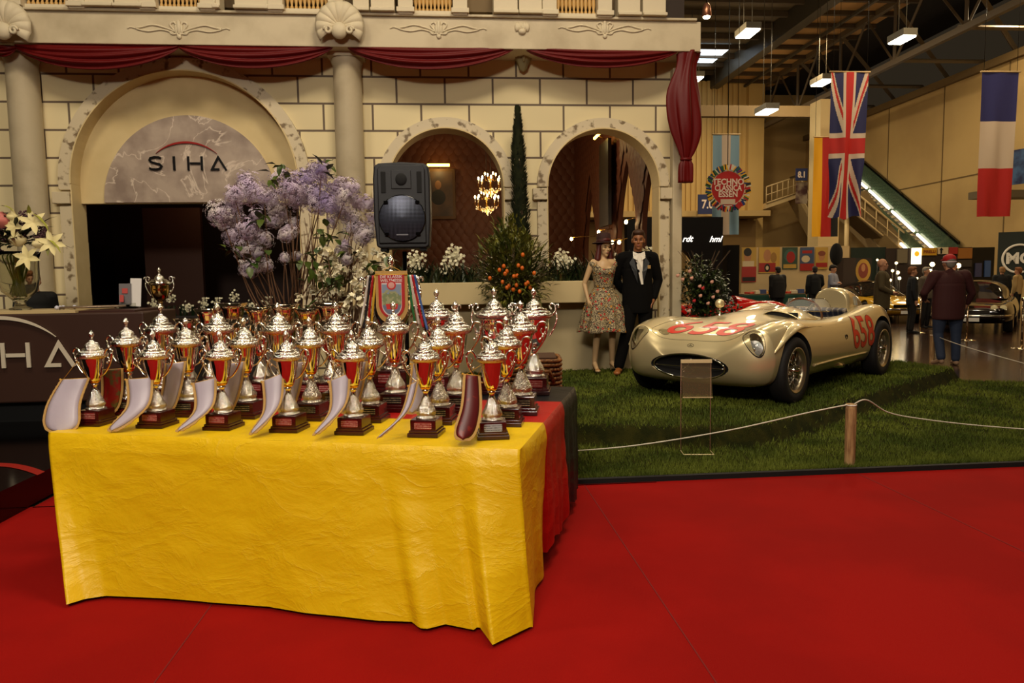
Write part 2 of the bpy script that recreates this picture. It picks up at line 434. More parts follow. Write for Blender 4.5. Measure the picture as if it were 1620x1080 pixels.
# ------------------------------------------------------------------ the facade
def arch_pts(cx, zc, r, z0, n=40, rz=None):
    rz = rz or r
    return [(cx-r, z0)]+[(cx-r*cos(pi*i/n), zc+rz*sin(pi*i/n)) for i in range(n+1)]+[(cx+r, z0)]
BIG = (-3.34, 2.76, 1.42); A1 = (0.0, 2.70, .773); A2 = (2.13, 2.70, .773)
bm_w = mat('facade_blocks', (222, 203, 150), .75)
def brick_nodes():
    m = bm_w; nt = m.node_tree; N = nt.nodes; L = nt.links; b = N['Principled BSDF']
    t = N.new('ShaderNodeTexCoord'); sx = N.new('ShaderNodeSeparateXYZ'); cx = N.new('ShaderNodeCombineXYZ')
    L.new(t.outputs['Object'], sx.inputs[0])
    ax = N.new('ShaderNodeMath'); ax.operation = 'ADD'; ax.inputs[1].default_value = 10.0+.15
    az = N.new('ShaderNodeMath'); az.operation = 'ADD'; az.inputs[1].default_value = 10*.348-4.145+.01
    L.new(sx.outputs['X'], ax.inputs[0]); L.new(sx.outputs['Z'], az.inputs[0])
    L.new(ax.outputs[0], cx.inputs['X']); L.new(az.outputs[0], cx.inputs['Y'])
    br = N.new('ShaderNodeTexBrick'); br.offset = .5; br.squash = 1
    br.inputs['Scale'].default_value = 1; br.inputs['Mortar Size'].default_value = .014
    br.inputs['Brick Width'].default_value = .635; br.inputs['Row Height'].default_value = .348
    br.inputs['Mortar Smooth'].default_value = .1
    br.inputs['Color1'].default_value = lin((224, 208, 164)); br.inputs['Color2'].default_value = lin((217, 200, 156))
    br.inputs['Mortar'].default_value = lin((104, 88, 72))
    L.new(cx.outputs[0], br.inputs['Vector']); L.new(br.outputs['Color'], b.inputs['Base Color'])
    bp = N.new('ShaderNodeBump'); bp.inputs['Strength'].default_value = .5; bp.inputs['Distance'].default_value = .01; bp.invert = True
    L.new(br.outputs['Fac'], bp.inputs['Height']); L.new(bp.outputs[0], b.inputs['Normal'])
brick_nodes()
def holed_wall(name, outer, holes, y0, thick, m):
    cu = bpy.data.curves.new(name, 'CURVE'); cu.dimensions = '2D'; cu.fill_mode = 'BOTH'; cu.extrude = thick/2
    for pts in [outer]+holes:
        sp = cu.splines.new('POLY'); sp.points.add(len(pts)-1)
        for i, p in enumerate(pts): sp.points[i].co = (p[0], p[1], 0, 1)
        sp.use_cyclic_u = True
    o = bpy.data.objects.new(name, cu); COL.objects.link(o)
    dg = bpy.context.evaluated_depsgraph_get(); dg.update()
    me = bpy.data.meshes.new_from_object(o.evaluated_get(dg), depsgraph=dg)
    bpy.data.objects.remove(o); bpy.data.curves.remove(cu)
    me.materials.clear(); me.materials.append(m); me.name = name
    me.transform(RX(pi/2)); me.transform(T(0, y0+thick/2, 0))
    o = bpy.data.objects.new(name, me); COL.objects.link(o); return o
XL, XR = -9.0, 3.19
outer = [(XL, 0), (BIG[0]-BIG[2], 0)]+arch_pts(BIG[0], BIG[1], BIG[2], 0)[1:-1]+[(BIG[0]+BIG[2], 0), (XR, 0), (XR, 5.0), (XL, 5.0)]
struct(holed_wall('wall_front', outer, [arch_pts(A1[0], A1[1], A1[2], 1.2), arch_pts(A2[0], A2[1], A2[2], 1.2)], YF, .3, bm_w))
def ring(cx, zc, r0, r1, y0, y1, n=48, a0=0, a1=pi):
    mb = MB(); vs = []
    for i in range(n+1):
        a = a0+(a1-a0)*i/n
        for r in (r0, r1):
            for y in (y0, y1): vs.append((cx-r*cos(a), y, zc+r*sin(a)))
    fs = []
    for i in range(n):
        k = i*4; q = k+4
        fs += [(k, q, q+2, k+2), (k+1, k+3, q+3, q+1), (k+2, q+2, q+3, k+3), (k, k+1, q+1, q)]
    fs += [(0, 2, 3, 1), (n*4, n*4+1, n*4+3, n*4+2)]
    mb.add(vs, fs); return mb
M_VEIN = mat('fossil_marble', (206, 190, 158), .55, col2=(120, 100, 72), nscale=9, ndetail=6, ramp=(.55, .64), bump=(12, .2))
def trim(n, cx, zc, r, w, zb, zcap, zbl=None):
    mb = ring(cx, zc, r, r+w, YF-.07, YF+.05)
    struct(mb.build('trim_%d' % n, M_VEIN))
    mb = MB()
    for s in (-1, 1):
        x = cx+s*(r+w/2)
        z0 = zbl if (s < 0 and zbl) else zb
        mb.box((x, YF-.01, (z0+zcap-.1)/2), (w, .12, zcap-.1-z0))
        mb.box((x+s*.035, YF-.03, zcap), (w+.06, .16, .15))
        mb.box((x, YF-.01, (zcap+.1+zc)/2), (w, .12, max(.01, zc-zcap-.1)))
    struct(mb.build('trim_%d_jamb' % n, M_VEIN, bevel=.006))
    mb = ring(cx, zc, r-.012, r+.004, YF-.085, YF+.28); mb.box((cx-r+.002, YF+.1, ((zbl or zb)+zc)/2), (.016, .34, zc-(zbl or zb))); mb.box((cx+r-.002, YF+.1, (zb+zc)/2), (.016, .34, zc-zb))
    struct(mb.build('trim_%d_reveal' % n, M_WALLPLAIN))
trim(1, BIG[0], BIG[1], BIG[2], .15, .2, 2.58)
trim(2, A1[0], A1[1], A1[2], .135, 1.42, 2.6)
trim(3, A2[0], A2[1], A2[2], .135, .2, 2.6, 1.42)
# big arch infill
zl = 2.53
pts = [(BIG[0]-BIG[2], zl)]+[(BIG[0]-BIG[2]*cos(pi*i/48), BIG[1]+BIG[2]*sin(pi*i/48)) for i in range(49)]+[(BIG[0]+BIG[2], zl)]
struct(MB().prism(pts, YF+.16, YF+.28).build('wall_arch_infill', M_WALLPLAIN))
M_SIGNM = mat('sign_marble', (178, 160, 144), .35, col2=(142, 124, 112), nscale=3, ndetail=9, ramp=(.4, .66))
def veins(m, col):
    nt = m.node_tree; N = nt.nodes; L = nt.links; b = N['Principled BSDF']; src = b.inputs['Base Color'].links[0].from_socket
    t = N.new('ShaderNodeTexCoord'); n = N.new('ShaderNodeTexNoise'); n.inputs['Scale'].default_value = 1.6; n.inputs['Detail'].default_value = 6; n.inputs['Distortion'].default_value = .6
    L.new(t.outputs['Object'], n.inputs['Vector'])
    a = N.new('ShaderNodeMath'); a.operation = 'SUBTRACT'; a.inputs[1].default_value = .5; L.new(n.outputs['Fac'], a.inputs[0])
    c = N.new('ShaderNodeMath'); c.operation = 'ABSOLUTE'; L.new(a.outputs[0], c.inputs[0])
    r = N.new('ShaderNodeValToRGB'); r.color_ramp.elements[0].color = (1, 1, 1, 1); r.color_ramp.elements[1].color = (0, 0, 0, 1); r.color_ramp.elements[1].position = .012
    L.new(c.outputs[0], r.inputs[0])
    mx = N.new('ShaderNodeMixRGB'); mx.inputs[2].default_value = lin(col); L.new(r.outputs[0], mx.inputs[0]); L.new(src, mx.inputs[1]); L.new(mx.outputs[0], b.inputs['Base Color'])
veins(M_SIGNM, (214, 196, 178))
sg = empty('arch_sign', (-3.35, YF+.13, 2.54), 0, 'half round grey marble sign with black letters and red arc above the dark doorway', 'sign')
MB().prism([(1.1*cos(pi*i/40), 1.12*sin(pi*i/40)) for i in range(41)], 0, .03).build('marble_panel', M_SIGNM, sg)
def ribbon(mb, pts, w, y0, y1, widths=None):
    P = [Vector((p[0], p[1])) for p in pts]; n = len(P); L_ = []; R_ = []
    for i in range(n):
        if i == 0: t = (P[1]-P[0]).normalized(); nn = Vector((-t.y, t.x)); k = 1
        elif i == n-1: t = (P[-1]-P[-2]).normalized(); nn = Vector((-t.y, t.x)); k = 1
        else:
            t0 = (P[i]-P[i-1]).normalized(); t1 = (P[i+1]-P[i]).normalized(); t = (t0+t1).normalized(); nn = Vector((-t.y, t.x)); k = min(2.5, 1/max(.3, nn.dot(Vector((-t0.y, t0.x)))))
        ww = (widths[i] if widths else w)/2*k
        L_.append(P[i]+nn*ww); R_.append(P[i]-nn*ww)
    for i in range(n-1):
        q = [L_[i], R_[i], R_[i+1], L_[i+1]]
        vs = [(a.x, y0, a.y) for a in q]+[(a.x, y1, a.y) for a in q]
        mb.add(vs, [(0, 1, 2, 3), (7, 6, 5, 4), (0, 4, 5, 1), (1, 5, 6, 2), (2, 6, 7, 3), (3, 7, 4, 0)])
def siha(parent, m_let, m_arc, sc, y0, y1):
    h = sc; w = .15*h
    S_ = [(.62*h*.5+.28*h*cos(a), .74*h+.20*h*sin(a)) for a in [radians(40+i*23) for i in range(10)]]
    S_ = [(.60, .86), (.52, .93), (.30, .94), (.12, .88), (.07, .74), (.13, .60), (.31, .52), (.52, .45), (.61, .30), (.55, .14), (.38, .07), (.16, .08), (.04, .17)]
    L = {'S': [S_], 'I': [[(0, 0), (0, 1)]], 'H': [[(0, 0), (0, 1)], [(.62, 0), (.62, 1)], [(.075, .5), (.545, .5)]],
         'A': [[(.58, .07), (.12, .07), (.54, .93), (1.02, -.0)]]}
    for ch, x0, kx in (('S', -2.76, 1.5), ('I', -.95, 1), ('H', .05, 1.53), ('A', 1.57, 1.12)):
        mb = MB()
        for st in L[ch]: ribbon(mb, [((x0+p[0]*kx)*h, p[1]*h) for p in st], w, y0, y1)
        mb.build('letter', m_let, parent)
    mb = MB(); n = 30; R = 3.29*h; aa = math.asin(2.15/3.29); pts = []; ws = []
    for i in range(n+1):
        a = aa*(1-2*i/n); pts.append((R*sin(a)-.05*h, R*cos(a)-1.29*h)); ws.append(.13*h*sin(pi*i/n)+.012*h)
    ribbon(mb, pts, .05*h, y0, y1, ws); mb.build('arc', m_arc, parent)
M_LETB = mat('black_letter', (10, 8, 8), .3); M_ARCR = mat('red_arc', (150, 22, 14), .4)
def into(parent, loc, fn):                              # build a set of children, shift their meshes to loc
    before = set(COL.objects); fn()
    for q in [x for x in COL.objects if x not in before]: q.data.transform(T(*loc))
into(sg, (-.02, 0, .41), lambda: siha(sg, M_LETB, M_ARCR, .18, -.02, 0))
# rear rooms
M_BROWN = mat('dark_brown_wall', (52, 27, 17), .6)
MB().box((-4.45, 12.2, 1.35), (.9, .1, 2.7)).build('wall_lobby_door', mat('door_brown', (70, 38, 24), .5))['kind'] = 'structure'
point('lobby_light', (-3.6, 11.4, 3.1), 9, .15, (1, .75, .45))
def room(x0, x1, y0, y1, z1, m, nm, skip_right=False):
    mb = MB(); mb.box(((x0+x1)/2, y1+.05, z1/2), (x1-x0, .1, z1)); mb.box((x0-.05, (y0+y1)/2, z1/2), (.1, y1-y0, z1))
    if not skip_right: mb.box((x1+.05, (y0+y1)/2, z1/2), (.1, y1-y0, z1))
    mb.box(((x0+x1)/2, (y0+y1)/2, z1+.05), (x1-x0, y1-y0, .1))
    return struct(mb.build(nm, m))
room(-6.2, -1.5, YF+.3, 14, 3.3, M_BROWN, 'wall_lobby')
M_SCALE = mat('padded_brown', (84, 45, 27), .55, spec=.3)
def scale_nodes(m):
    nt = m.node_tree; N = nt.nodes; L = nt.links; b = N['Principled BSDF']
    return
XI, YI = 3.02, 16.8
def scales(mb, org, ux, uz, nrm, w, h, sw=.21, sh=.155, hole=None):
    org = Vector(org); ux = Vector(ux); uz = Vector(uz); nrm = Vector(nrm)
    rows = int(h/sh)+2; cols = int(w/sw)+2
    for r in range(rows):
        for c in range(cols):
            cx = (c+(.5 if r % 2 else 0))*sw; cz = r*sh
            if cx > w or cz > h or (hole and hole(cx, cz)): continue
            vs = [org+ux*cx+uz*cz+nrm*.05]
            n = 8
            for i in range(n+1):
                a = pi+pi*i/n; vs.append(org+ux*(cx+cos(a)*sw*.5)+uz*(cz+sin(a)*sh*1.05)+nrm*.022)
            vs.append(org+ux*cx+uz*(cz+sh*1.1)+nrm*.0)
            fs = [(0, i, i+1) for i in range(1, n+1)]+[(0, n+1, n+2), (0, n+2, 1)]
            mb.add(vs, fs, 0, True)
mb = MB(); mb.box(((XI-1.5)/2, YI+.06, 2.4), (XI+1.6, .1, 5.2)); mb.box((-1.55, (YF+.3+YI)/2, 2.4), (.1, YI-YF-.3, 5.2))
mb.box(((XI-1.5)/2, (YF+.3+YI)/2, 4.95), (XI+1.6, YI-YF-.3, .1))
scales(mb, (-1.5, YI, .6), (1, 0, 0), (0, 0, 1), (0, -1, 0), XI+1.5, 4.4)
struct(mb.build('wall_salon', M_SCALE))
# right wall of the salon with pointed arches to the hall
def ogive(cy, w, zt, z0=1.0, n=12):
    R = w*1.6; pts = [(cy-w/2, z0)]
    zs = zt-sqrt(R*R-(R-w/2)**2)
    amax = math.acos((R-w/2)/R)
    for i in range(n+1):
        a = amax*i/n; pts.append((cy-w/2+R-R*cos(a), zs+R*sin(a)))
    for i in range(n, -1, -1):
        a = amax*i/n; pts.append((cy+w/2-R+R*cos(a), zs+R*sin(a)))
    pts.append((cy+w/2, z0)); return pts, zs
ogs = [(15.05, 1.25, 3.35), (11.98, 1.3, 3.42), (10.5, 1.05, 3.2)]
o = holed_wall('wall_salon_side', [(-YI-.1, 0.2), (-YF-.3, .2), (-YF-.3, 4.9), (-YI-.1, 4.9)], [[(-p[0], p[1]) for p in ogive(*q)[0]] for q in ogs], 0, .08, M_SCALE)
o.data.transform(T(0, -.0, 0)); o.data.transform(RZ(-pi/2)); o.data.transform(T(XI, 0, 0)); struct(o)
def inog(u, v):
    y = YI-u; z = .6+v
    for cy, w, zt in ogs:
        zs = ogive(cy, w, zt)[1]
        if abs(y-cy) < w/2+.14 and z < zs+.2: return True
        if z >= zs+.2 and z < zt+.25 and abs(y-cy) < (w/2+.16)*(1-(z-zs-.2)/(zt-zs+.3)): return True
    return False
mb = MB(); scales(mb, (XI-.0, YI, .6), (0, -1, 0), (0, 0, 1), (-1, 0, 0), YI-YF-.35, 4.2, hole=inog)
struct(mb.build('wall_salon_side_padding', M_SCALE))
point('salon_light', (1.3, 12.2, 3.9), 55, .1, (1, .72, .4))
point('salon_light', (-.6, 12.5, 3.9), 25, .1, (1, .72, .4))

# columns, pilaster
def column(px, label):
    x = on_y(px, 80, YF-.2).x
    o = empty('column', (x, YF-.12, .2), 0, label, 'column', 'round columns of the stand facade')
    MB().lathe([(.215, 0), (.215, .3), (.2, .34), (.19, .5), (.18, 4.02), (.2, 4.06), (.2, 4.1)], 28).build('shaft', M_MARBLE, o)
    MB().box((0, 0, 4.16), (.46, .36, .1)).build('capital', M_MARBLE, o, bevel=.01)
    return o
column(27, 'round beige marble column at the left edge behind the flower vase')
column(547, 'round beige marble column between the sign arch and the speaker')
o = MB().box((3.13, YF-.07, 2.2), (.13, .14, 4.1)).build('pilaster', M_MARBLE, bevel=.01)
tag(o, 'flat marble pilaster closing the right end of the stand facade', 'pilaster')
# entablature
ent = empty('entablature', (0, YF-.3, 4.36), 0, 'long beige marble cornice beam across the top of the stand', 'cornice')
MB().box((-2.72, .06, .185), (12.08, .48, .37)).build('beam', M_MARBLE, ent, bevel=.008)
MB().box((-2.72, .04, .387), (11.95, .52, .03)).build('ledge', M_MARBLE, ent, bevel=.006)
MB().box((3.0, .14, 1.0), (.34, .2, 1.15)).build('end_block', mat('dark_panel', (46, 32, 22), .7), ent)
YE = YF-.3-.185
def relief(px, lab):
    p = on_y(px, 46, YE)
    o = empty('scroll_relief', p, 0, lab, 'ornament', 'scroll reliefs on the cornice')
    mb = MB()
    for s in (-1, 1):
        mb.tube(shrink([(s*.05, 0, -.03), (s*.15, 0, .01), (s*.3, 0, .045), (s*.42, 0, .02), (s*.5, 0, .0), (s*.36, 0, -.03), (s*.2, 0, -.01), (s*.06, 0, -.05)], 40), .011, 6)
        mb.tube(shrink([(s*.5, 0, 0), (s*.56, 0, .015), (s*.6, 0, 0)], 8), .008, 6)
        mb.tube(shrink([(0, 0, -.09), (s*.05, 0, -.02), (s*.1, 0, .05), (s*.06, 0, .08), (s*.03, 0, .05)], 24), .012, 6)
        mb.tube(shrink([(0, 0, -.05), (s*.08, 0, -.06), (s*.11, 0, -.03)], 12), .012, 6)
    mb.build('scroll', M_ORN, o)
    MB().ell((0, 0, .02), (.03, .025, .09), 10, 8).ell((-.03, 0, .0), (.02, .02, .06), 10, 8).ell((.03, 0, .0), (.02, .02, .06), 10, 8).ell((0, 0, -.09), (.03, .02, .03), 8, 6).build('palmette', M_ORN, o)
relief(283, 'left scroll relief on the cornice above the sign arch')
relief(694, 'middle scroll relief on the cornice above the speaker')
relief(957, 'right scroll relief on the cornice above the mannequins arch')
p = on_y(826, 45, YE)
mb = MB()
for k in range(7):
    a = -.9+k*.3; mb.ell((p.x+.085*sin(a*1.1), YE, p.z+.02*cos(a)), (.025, .03, .055), 8, 6, M=None)
mb.ell((p.x, YE, p.z-.04), (.05, .04, .04), 10, 8)
tag(mb.build('rosette', M_ORN), 'small carved rosette on the cornice above the corbel head', 'ornament')
p = on_y(827, 95, YF-.1)
mb = MB(); mb.lathe([(.01, -.15), (.05, -.12), (.07, -.05), (.11, .02), (.12, .1), (.07, .12)], 14, (p.x, p.y, p.z), wob=lambda a, z: .12*cos(5*a))
for s in (-1, 1): mb.ell((p.x+s*.045, p.y-.09, p.z+.03), (.03, .02, .02), 8, 6)
mb.ell((p.x, p.y-.11, p.z-.01), (.02, .03, .04), 8, 6)
tag(mb.build('corbel_head', mat('old_plaster', (150, 138, 98), .8, bump=(30, .5))), 'small grey carved head corbel under the swag drapes', 'ornament')
def shell(px, lab):
    p = on_y(px, 37, YE-.05)
    o = empty('scallop_shell', p, 0, lab, 'ornament', 'scallop shells on the cornice')
    mb = MB(); n = 60; R = .29
    def fn(u, v):
        a = radians(-35)+u*radians(250); rr = v*R
        rib = .022*abs(sin(u*pi*11))*v
        return (-rr*cos(a)*1.0, -.1*sin(v*pi*.5)-.04-rib+.1*v**3, rr*sin(a)*1.03-.05)
    mb.grid(fn, n*2, 10); mb.build('fan', M_ORN, o, solid=.015)
    mb = MB()
    for s in (-1, 1):
        mb.tube([(s*(.13+.05*cos(t)*(1-t/12)), -.13, -.12+.05*sin(t)*(1-t/12)) for t in [i*.6 for i in range(14)]], .018, 7)
    mb.ell((0, -.1, -.12), (.1, .07, .1), 12, 8)
    mb.build('scrolls', M_ORN, o)
    return o
shell(12, 'large scallop shell ornament above the left edge column')
shell(538, 'large scallop shell ornament above the column left of the speaker')
# balustrade above
YBAL = YF-.42+.0
def balus(px0, px1, lab, i):
    a = on_y(px0, 18, YBAL).x; b = on_y(px1, 18, YBAL).x
    o = empty('balustrade_panel', ((a+b)/2, YBAL, 4.765), 0, lab, 'balustrade', 'baluster panels above the cornice')
    w = b-a
    MB().box((0, 0, .02), (w+.02, .12, .05)).build('bottom_rail', M_ORN, o)
    MB().box((0, 0, .45), (w+.02, .12, .06)).build('top_rail', M_ORN, o)
    for s in (-1, 1):
        MB().box((s*(w/2+.1), -.02, .24), (.18, .2, .52)).box((s*(w/2+.1), -.03, .03), (.22, .24, .06)).build('post', M_ORN, o, bevel=.006)
    k = 10; me = None
    for j in range(k):
        x = -w/2+(j+.5)*w/k
        if me is None:
            q = MB().lathe([(.02, .04), (.022, .08), (.012, .1), (.027, .17), (.02, .26), (.012, .32), (.022, .36), (.02, .42)], 10).build('baluster', mat('gold_baluster', (190, 150, 84), .5), o); me = q.data
        else: q = bpy.data.objects.new('baluster', me); COL.objects.link(q); q.parent = o
        q.location = (x, 0, 0)
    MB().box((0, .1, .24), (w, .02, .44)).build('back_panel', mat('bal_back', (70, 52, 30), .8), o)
for i, (a, b, l) in enumerate([(43, 115, 'baluster panel at the far left above the cornice'), (253, 320, 'baluster panel above the sign arch'), (452, 520, 'baluster panel left of the scallop shell above the middle column'), (655, 715, 'baluster panel above the speaker'), (880, 942, 'baluster panel above the right arch')]):
    balus(a, b, l, i)
mb = MB()
for a, b in [(139, 185), (187, 232), (342, 352), (375, 428), (560, 585), (588, 625), (780, 818), (820, 856), (975, 1010), (1014, 1050)]:
    x0 = on_y(a, 18, YBAL).x; x1 = on_y(b, 18, YBAL).x
    mb.box(((x0+x1)/2, YBAL, 4.99), (x1-x0, .2, .42)); mb.box(((x0+x1)/2, YBAL-.02, 4.79), (x1-x0+.01, .28, .04))
struct(mb.build('trim_parapet_blocks', M_ORN, bevel=.008))
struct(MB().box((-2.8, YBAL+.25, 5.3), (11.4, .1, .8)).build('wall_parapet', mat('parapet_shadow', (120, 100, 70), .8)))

# drapes
M_VELV = mat('red_velvet', (92, 6, 6), .5, spec=.3, bump=(30, .15))
def swag(pa, pb, drop, lab):
    a = on_y(pa[0], pa[1]+1, YF-.42); b = on_y(pb[0], pb[1]+1, YF-.42)
    Lx = b.x-a.x
    def fn(u, v):
        sag = 1-(2*u-1)**2
        env = sag**.8
        z = -v*(.045+drop*env)+ (0)
        fold = .02*sin(v*26+u*2.2)*env*(.3+v)+.012*sin(v*11-u*3)
        y = -.02-.06*sin(v*pi)*env-fold
        return (a.x+Lx*u, a.y+y, a.z+(b.z-a.z)*u+z)
    o = MB().grid(fn, 60, 26).build('swag_drape', M_VELV, solid=.006)
    return tag(o, lab, 'drape', 'red velvet swags under the cornice')
swag((-12, 70), (27, 72), .1, 'short red swag cut by the left photo edge')
swag((25, 70), (284, 70), .26, 'red swag under the cornice over the left half of the sign arch')
swag((284, 70), (527, 70), .25, 'red swag under the cornice over the right half of the sign arch')
swag((550, 70), (815, 70), .27, 'red swag under the cornice above the speaker')
swag((830, 72), (1070, 77), .22, 'red swag under the cornice above the right arch')
p = on_y(1082, 80, YF-.38)
mb = MB()
def fn(u, v):
    a = u*2*pi
    w = interp([(0, .14), (.12, .12), (.35, .2), (.6, .19), (.78, .09), (.82, .055), (.86, .085), (1, .09)], v)
    q = w*(1+.16*cos(5*a+v*4)+.08*cos(9*a))
    xx = interp([(0, .05), (.3, -.02), (.7, .04), (.85, .03), (1, .03)], v)
    return (p.x+xx+q*cos(a), p.y-.02+q*.55*sin(a), 4.38-v*1.68)
mb.grid(fn, 60, 50); o = mb.build('side_drape', M_VELV, solid=.004)
tag(o, 'long red velvet drape hanging from the right end of the cornice', 'drape')
zt = 4.38-.82*1.68
MB().tube([(p.x+.03+.065*cos(t), p.y-.02+.04*sin(t), zt) for t in [i*pi/6 for i in range(12)]], .02, 8, closed=True).build('tie', M_VELV, o)

# planter ledge
ZP = 1.43
mb = MB(); mb.box((0, YF-.19, (ZP+1.14)/2), (4.45, .36, ZP-1.14))
pl = struct(mb.build('wall_planter', mat('planter_paint', (206, 184, 136), .7), M=T(.55, 0, 0), bevel=.01))
struct(MB().box((.52, YF-.02, .66), (4.3, .1, .98)).build('wall_planter_base', mat('planter_base', (196, 176, 134), .75)))
# ------------------------------------------------------------------ reception counter and its platform
struct(MB().prism([(-9, 0), (-2.78, 0), (-2.78, .2), (-9, .2)], 2.0, 9.6).build('floor_platform', M_GLOSSBLACK))
pl = MB(); pts = []
for i in range(20): pts.append((-3.9+.06*i, 4.9+.35*sin(i*.16)))
vs = [(x, y, .203) for x, y in pts]+[(x, y+.09, .203) for x, y in pts]
pl.add(vs, [(i, i+1, i+21, i+20) for i in range(19)]); struct(pl.build('trim_platform_arc', M_ARCR))
ct = empty('reception_counter', (-4.85, 7.3, ZT), 0, 'dark brown reception counter with white letters and arc on its front', 'counter')
M_CNT = mat('counter_brown', (58, 34, 24), .5, bump=(3, .03))
MB().box((0, 0, .60), (4.05, .8, .82)).build('body', M_CNT, ct, bevel=.015)
MB().box((0, .04, .095), (3.95, .7, .19)).build('plinth', M_BLACK, ct)
MB().box((-.28, .0, 1.023), (3.4, .78, .024)).build('worktop', mat('worktop_cream', (200, 176, 128), .35), ct)
MB().box((1.68, .0, 1.018), (.5, .7, .02)).build('leather_inlay', mat('leather_brown', (60, 30, 22), .5), ct)
M_LETW = mat('cream_letter', (205, 192, 170), .5)
_q = on_y(5, 582, 6.89)-Vector((-4.85, 7.3, ZT))
into(ct, (_q.x, -.41, _q.z), lambda: siha(ct, M_LETW, M_LETW, .23, -.012, 0))
# flower vase
p = at(33, 490, 6.95); V = Vector((p.x, p.y, ZT+1.035))
va = empty('flower_vase', V, 0, 'tall footed glass vase with lilies and roses on the reception counter', 'vase')
M_GLASS = mat('clear_glass', (225, 225, 215), .03, trans=1, ior=1.4)
MB().lathe([(.09, 0), (.1, .015), (.05, .035), (.045, .07), (.07, .1), (.15, .18), (.175, .3), (.18, .5), (.2, .56), (.195, .56), (.172, .5), (.165, .3), (.14, .19), (.05, .12)], 28, caps=False).build('glass_bowl', M_GLASS, va)
rnd = random.Random(11); mb = MB()
for i in range(40):
    a = rnd.random()*6.28; r0 = rnd.random()*.1; r1 = rnd.random()*.14
    mb.tube([(r0*cos(a+2), r0*sin(a+2), .13), (r1*cos(a), r1*sin(a), .55)], .006, 5)
mb.build('stems', mat('stem_green', (110, 118, 30), .5), va)
def leaf(mb, p, d, L_, w, up=None, bend=.25, mi=0):
    d = Vector(d).normalized(); p = Vector(p); up = up or Vector((0, 0, 1)); s = d.cross(up)
    if s.length < .05: s = d.orthogonal()
    s.normalize(); n = s.cross(d)
    q = [p, p+d*L_*.35+s*w*.5+n*w*.12, p+d*L_*.35-n*w*.08, p+d*L_*.35-s*w*.5+n*w*.12, p+d*L_*.72+s*w*.36-n*L_*bend*.3, p+d*L_*.72-n*(L_*bend*.35+w*.05), p+d*L_*.72-s*w*.36-n*L_*bend*.3, p+d*L_-n*L_*bend]
    mb.add(q, [(0, 1, 2), (0, 2, 3), (1, 4, 5, 2), (2, 5, 6, 3), (4, 7, 5), (5, 7, 6)], mi, True)
M_LEAF = mat('leaf_green', (52, 78, 26), .45, col2=(34, 56, 18), nscale=6)
M_LEAFD = mat('leaf_dark', (26, 44, 20), .45, col2=(18, 32, 14), nscale=6)
mb = MB()
for i in range(150):
    d = Vector((rnd.gauss(0, 1), rnd.gauss(0, 1), abs(rnd.gauss(.2, .6)))).normalized()
    leaf(mb, Vector((0, 0, .62))+d*(.05+.22*rnd.random()), d+Vector((0, 0, .1)), .12+.12*rnd.random(), .04)
mb.build('leaves', M_LEAFD, va)
M_PETAL = mat('lily_petal', (225, 210, 150), .5); M_ROSE = mat('rose_cream', (232, 216, 160), .5); M_PINK = mat('pink_bloom', (196, 110, 100), .6); M_PURP = mat('dusky_purple', (84, 54, 58), .8)
def lily(parent, c, d, r, m=M_PETAL):
    d = Vector(d).normalized(); s = d.orthogonal().normalized(); t = d.cross(s); mb = MB()
    for k in range(6):
        a = k*pi/3; v = (s*cos(a)+t*sin(a))
        leaf(mb, c, v+d*.45, r, r*.45, up=d, bend=.28)
    o = mb.build('lily', m, parent); return o
def rose(parent, c, r, m):
    mb = MB()
    for k in range(5):
        q = 1-k*.18
        mb.lathe([(r*q*.3, -r*.6), (r*q*.9, -r*.1), (r*q, r*.35+.01*k), (r*q*.85, r*.5+.014*k)], 12, tuple(c), wob=lambda a, z, k=k: .12*cos(3*a+k*1.3), caps=False)
    mb.ell(c, r*.4, 8, 6); return mb.build('rose', m, parent)
for (px, py) in [(24, 358), (53, 352), (44, 408), (82, 385)]:
    c = at(px, py, 6.7)-V; lily(va, c, (rnd.gauss(0, .3), -1, .3), .13)
for (px, py, r, m) in [(28, 382, .075, M_ROSE), (60, 388, .05, M_ROSE), (2, 352, .09, M_PINK), (20, 345, .05, M_PETAL), (-14, 375, .08, M_PINK)]:
    rose(va, at(px, py, 6.72)-V, r, m)
for (px, py) in [(8, 372), (30, 370), (66, 378), (40, 345), (58, 350), (-10, 395), (70, 370)]:
    c = at(px, py, 6.75)-V; mb = MB()
    for i in range(60):
        d = Vector((rnd.gauss(0, 1), rnd.gauss(0, 1), rnd.gauss(0, 1))).normalized()*.075*rnd.random()**.4; mb.ell(c+d, .011, 5, 4)
    mb.build('filler_blossom', M_PURP, va)
for (px, py, qx, qy) in [(50, 336, 82, 358), (47, 345, 45, 322), (0, 325, 22, 327), (70, 375, 100, 392), (75, 380, 75, 402)]:
    a = at(px, py, 6.7)-V; b_ = at(qx, qy, 6.65)-V; mb = MB(); leaf(mb, a, b_-a, (b_-a).length, .04); mb.build('long_bud', mat('bud_green', (150, 150, 60), .5), va)
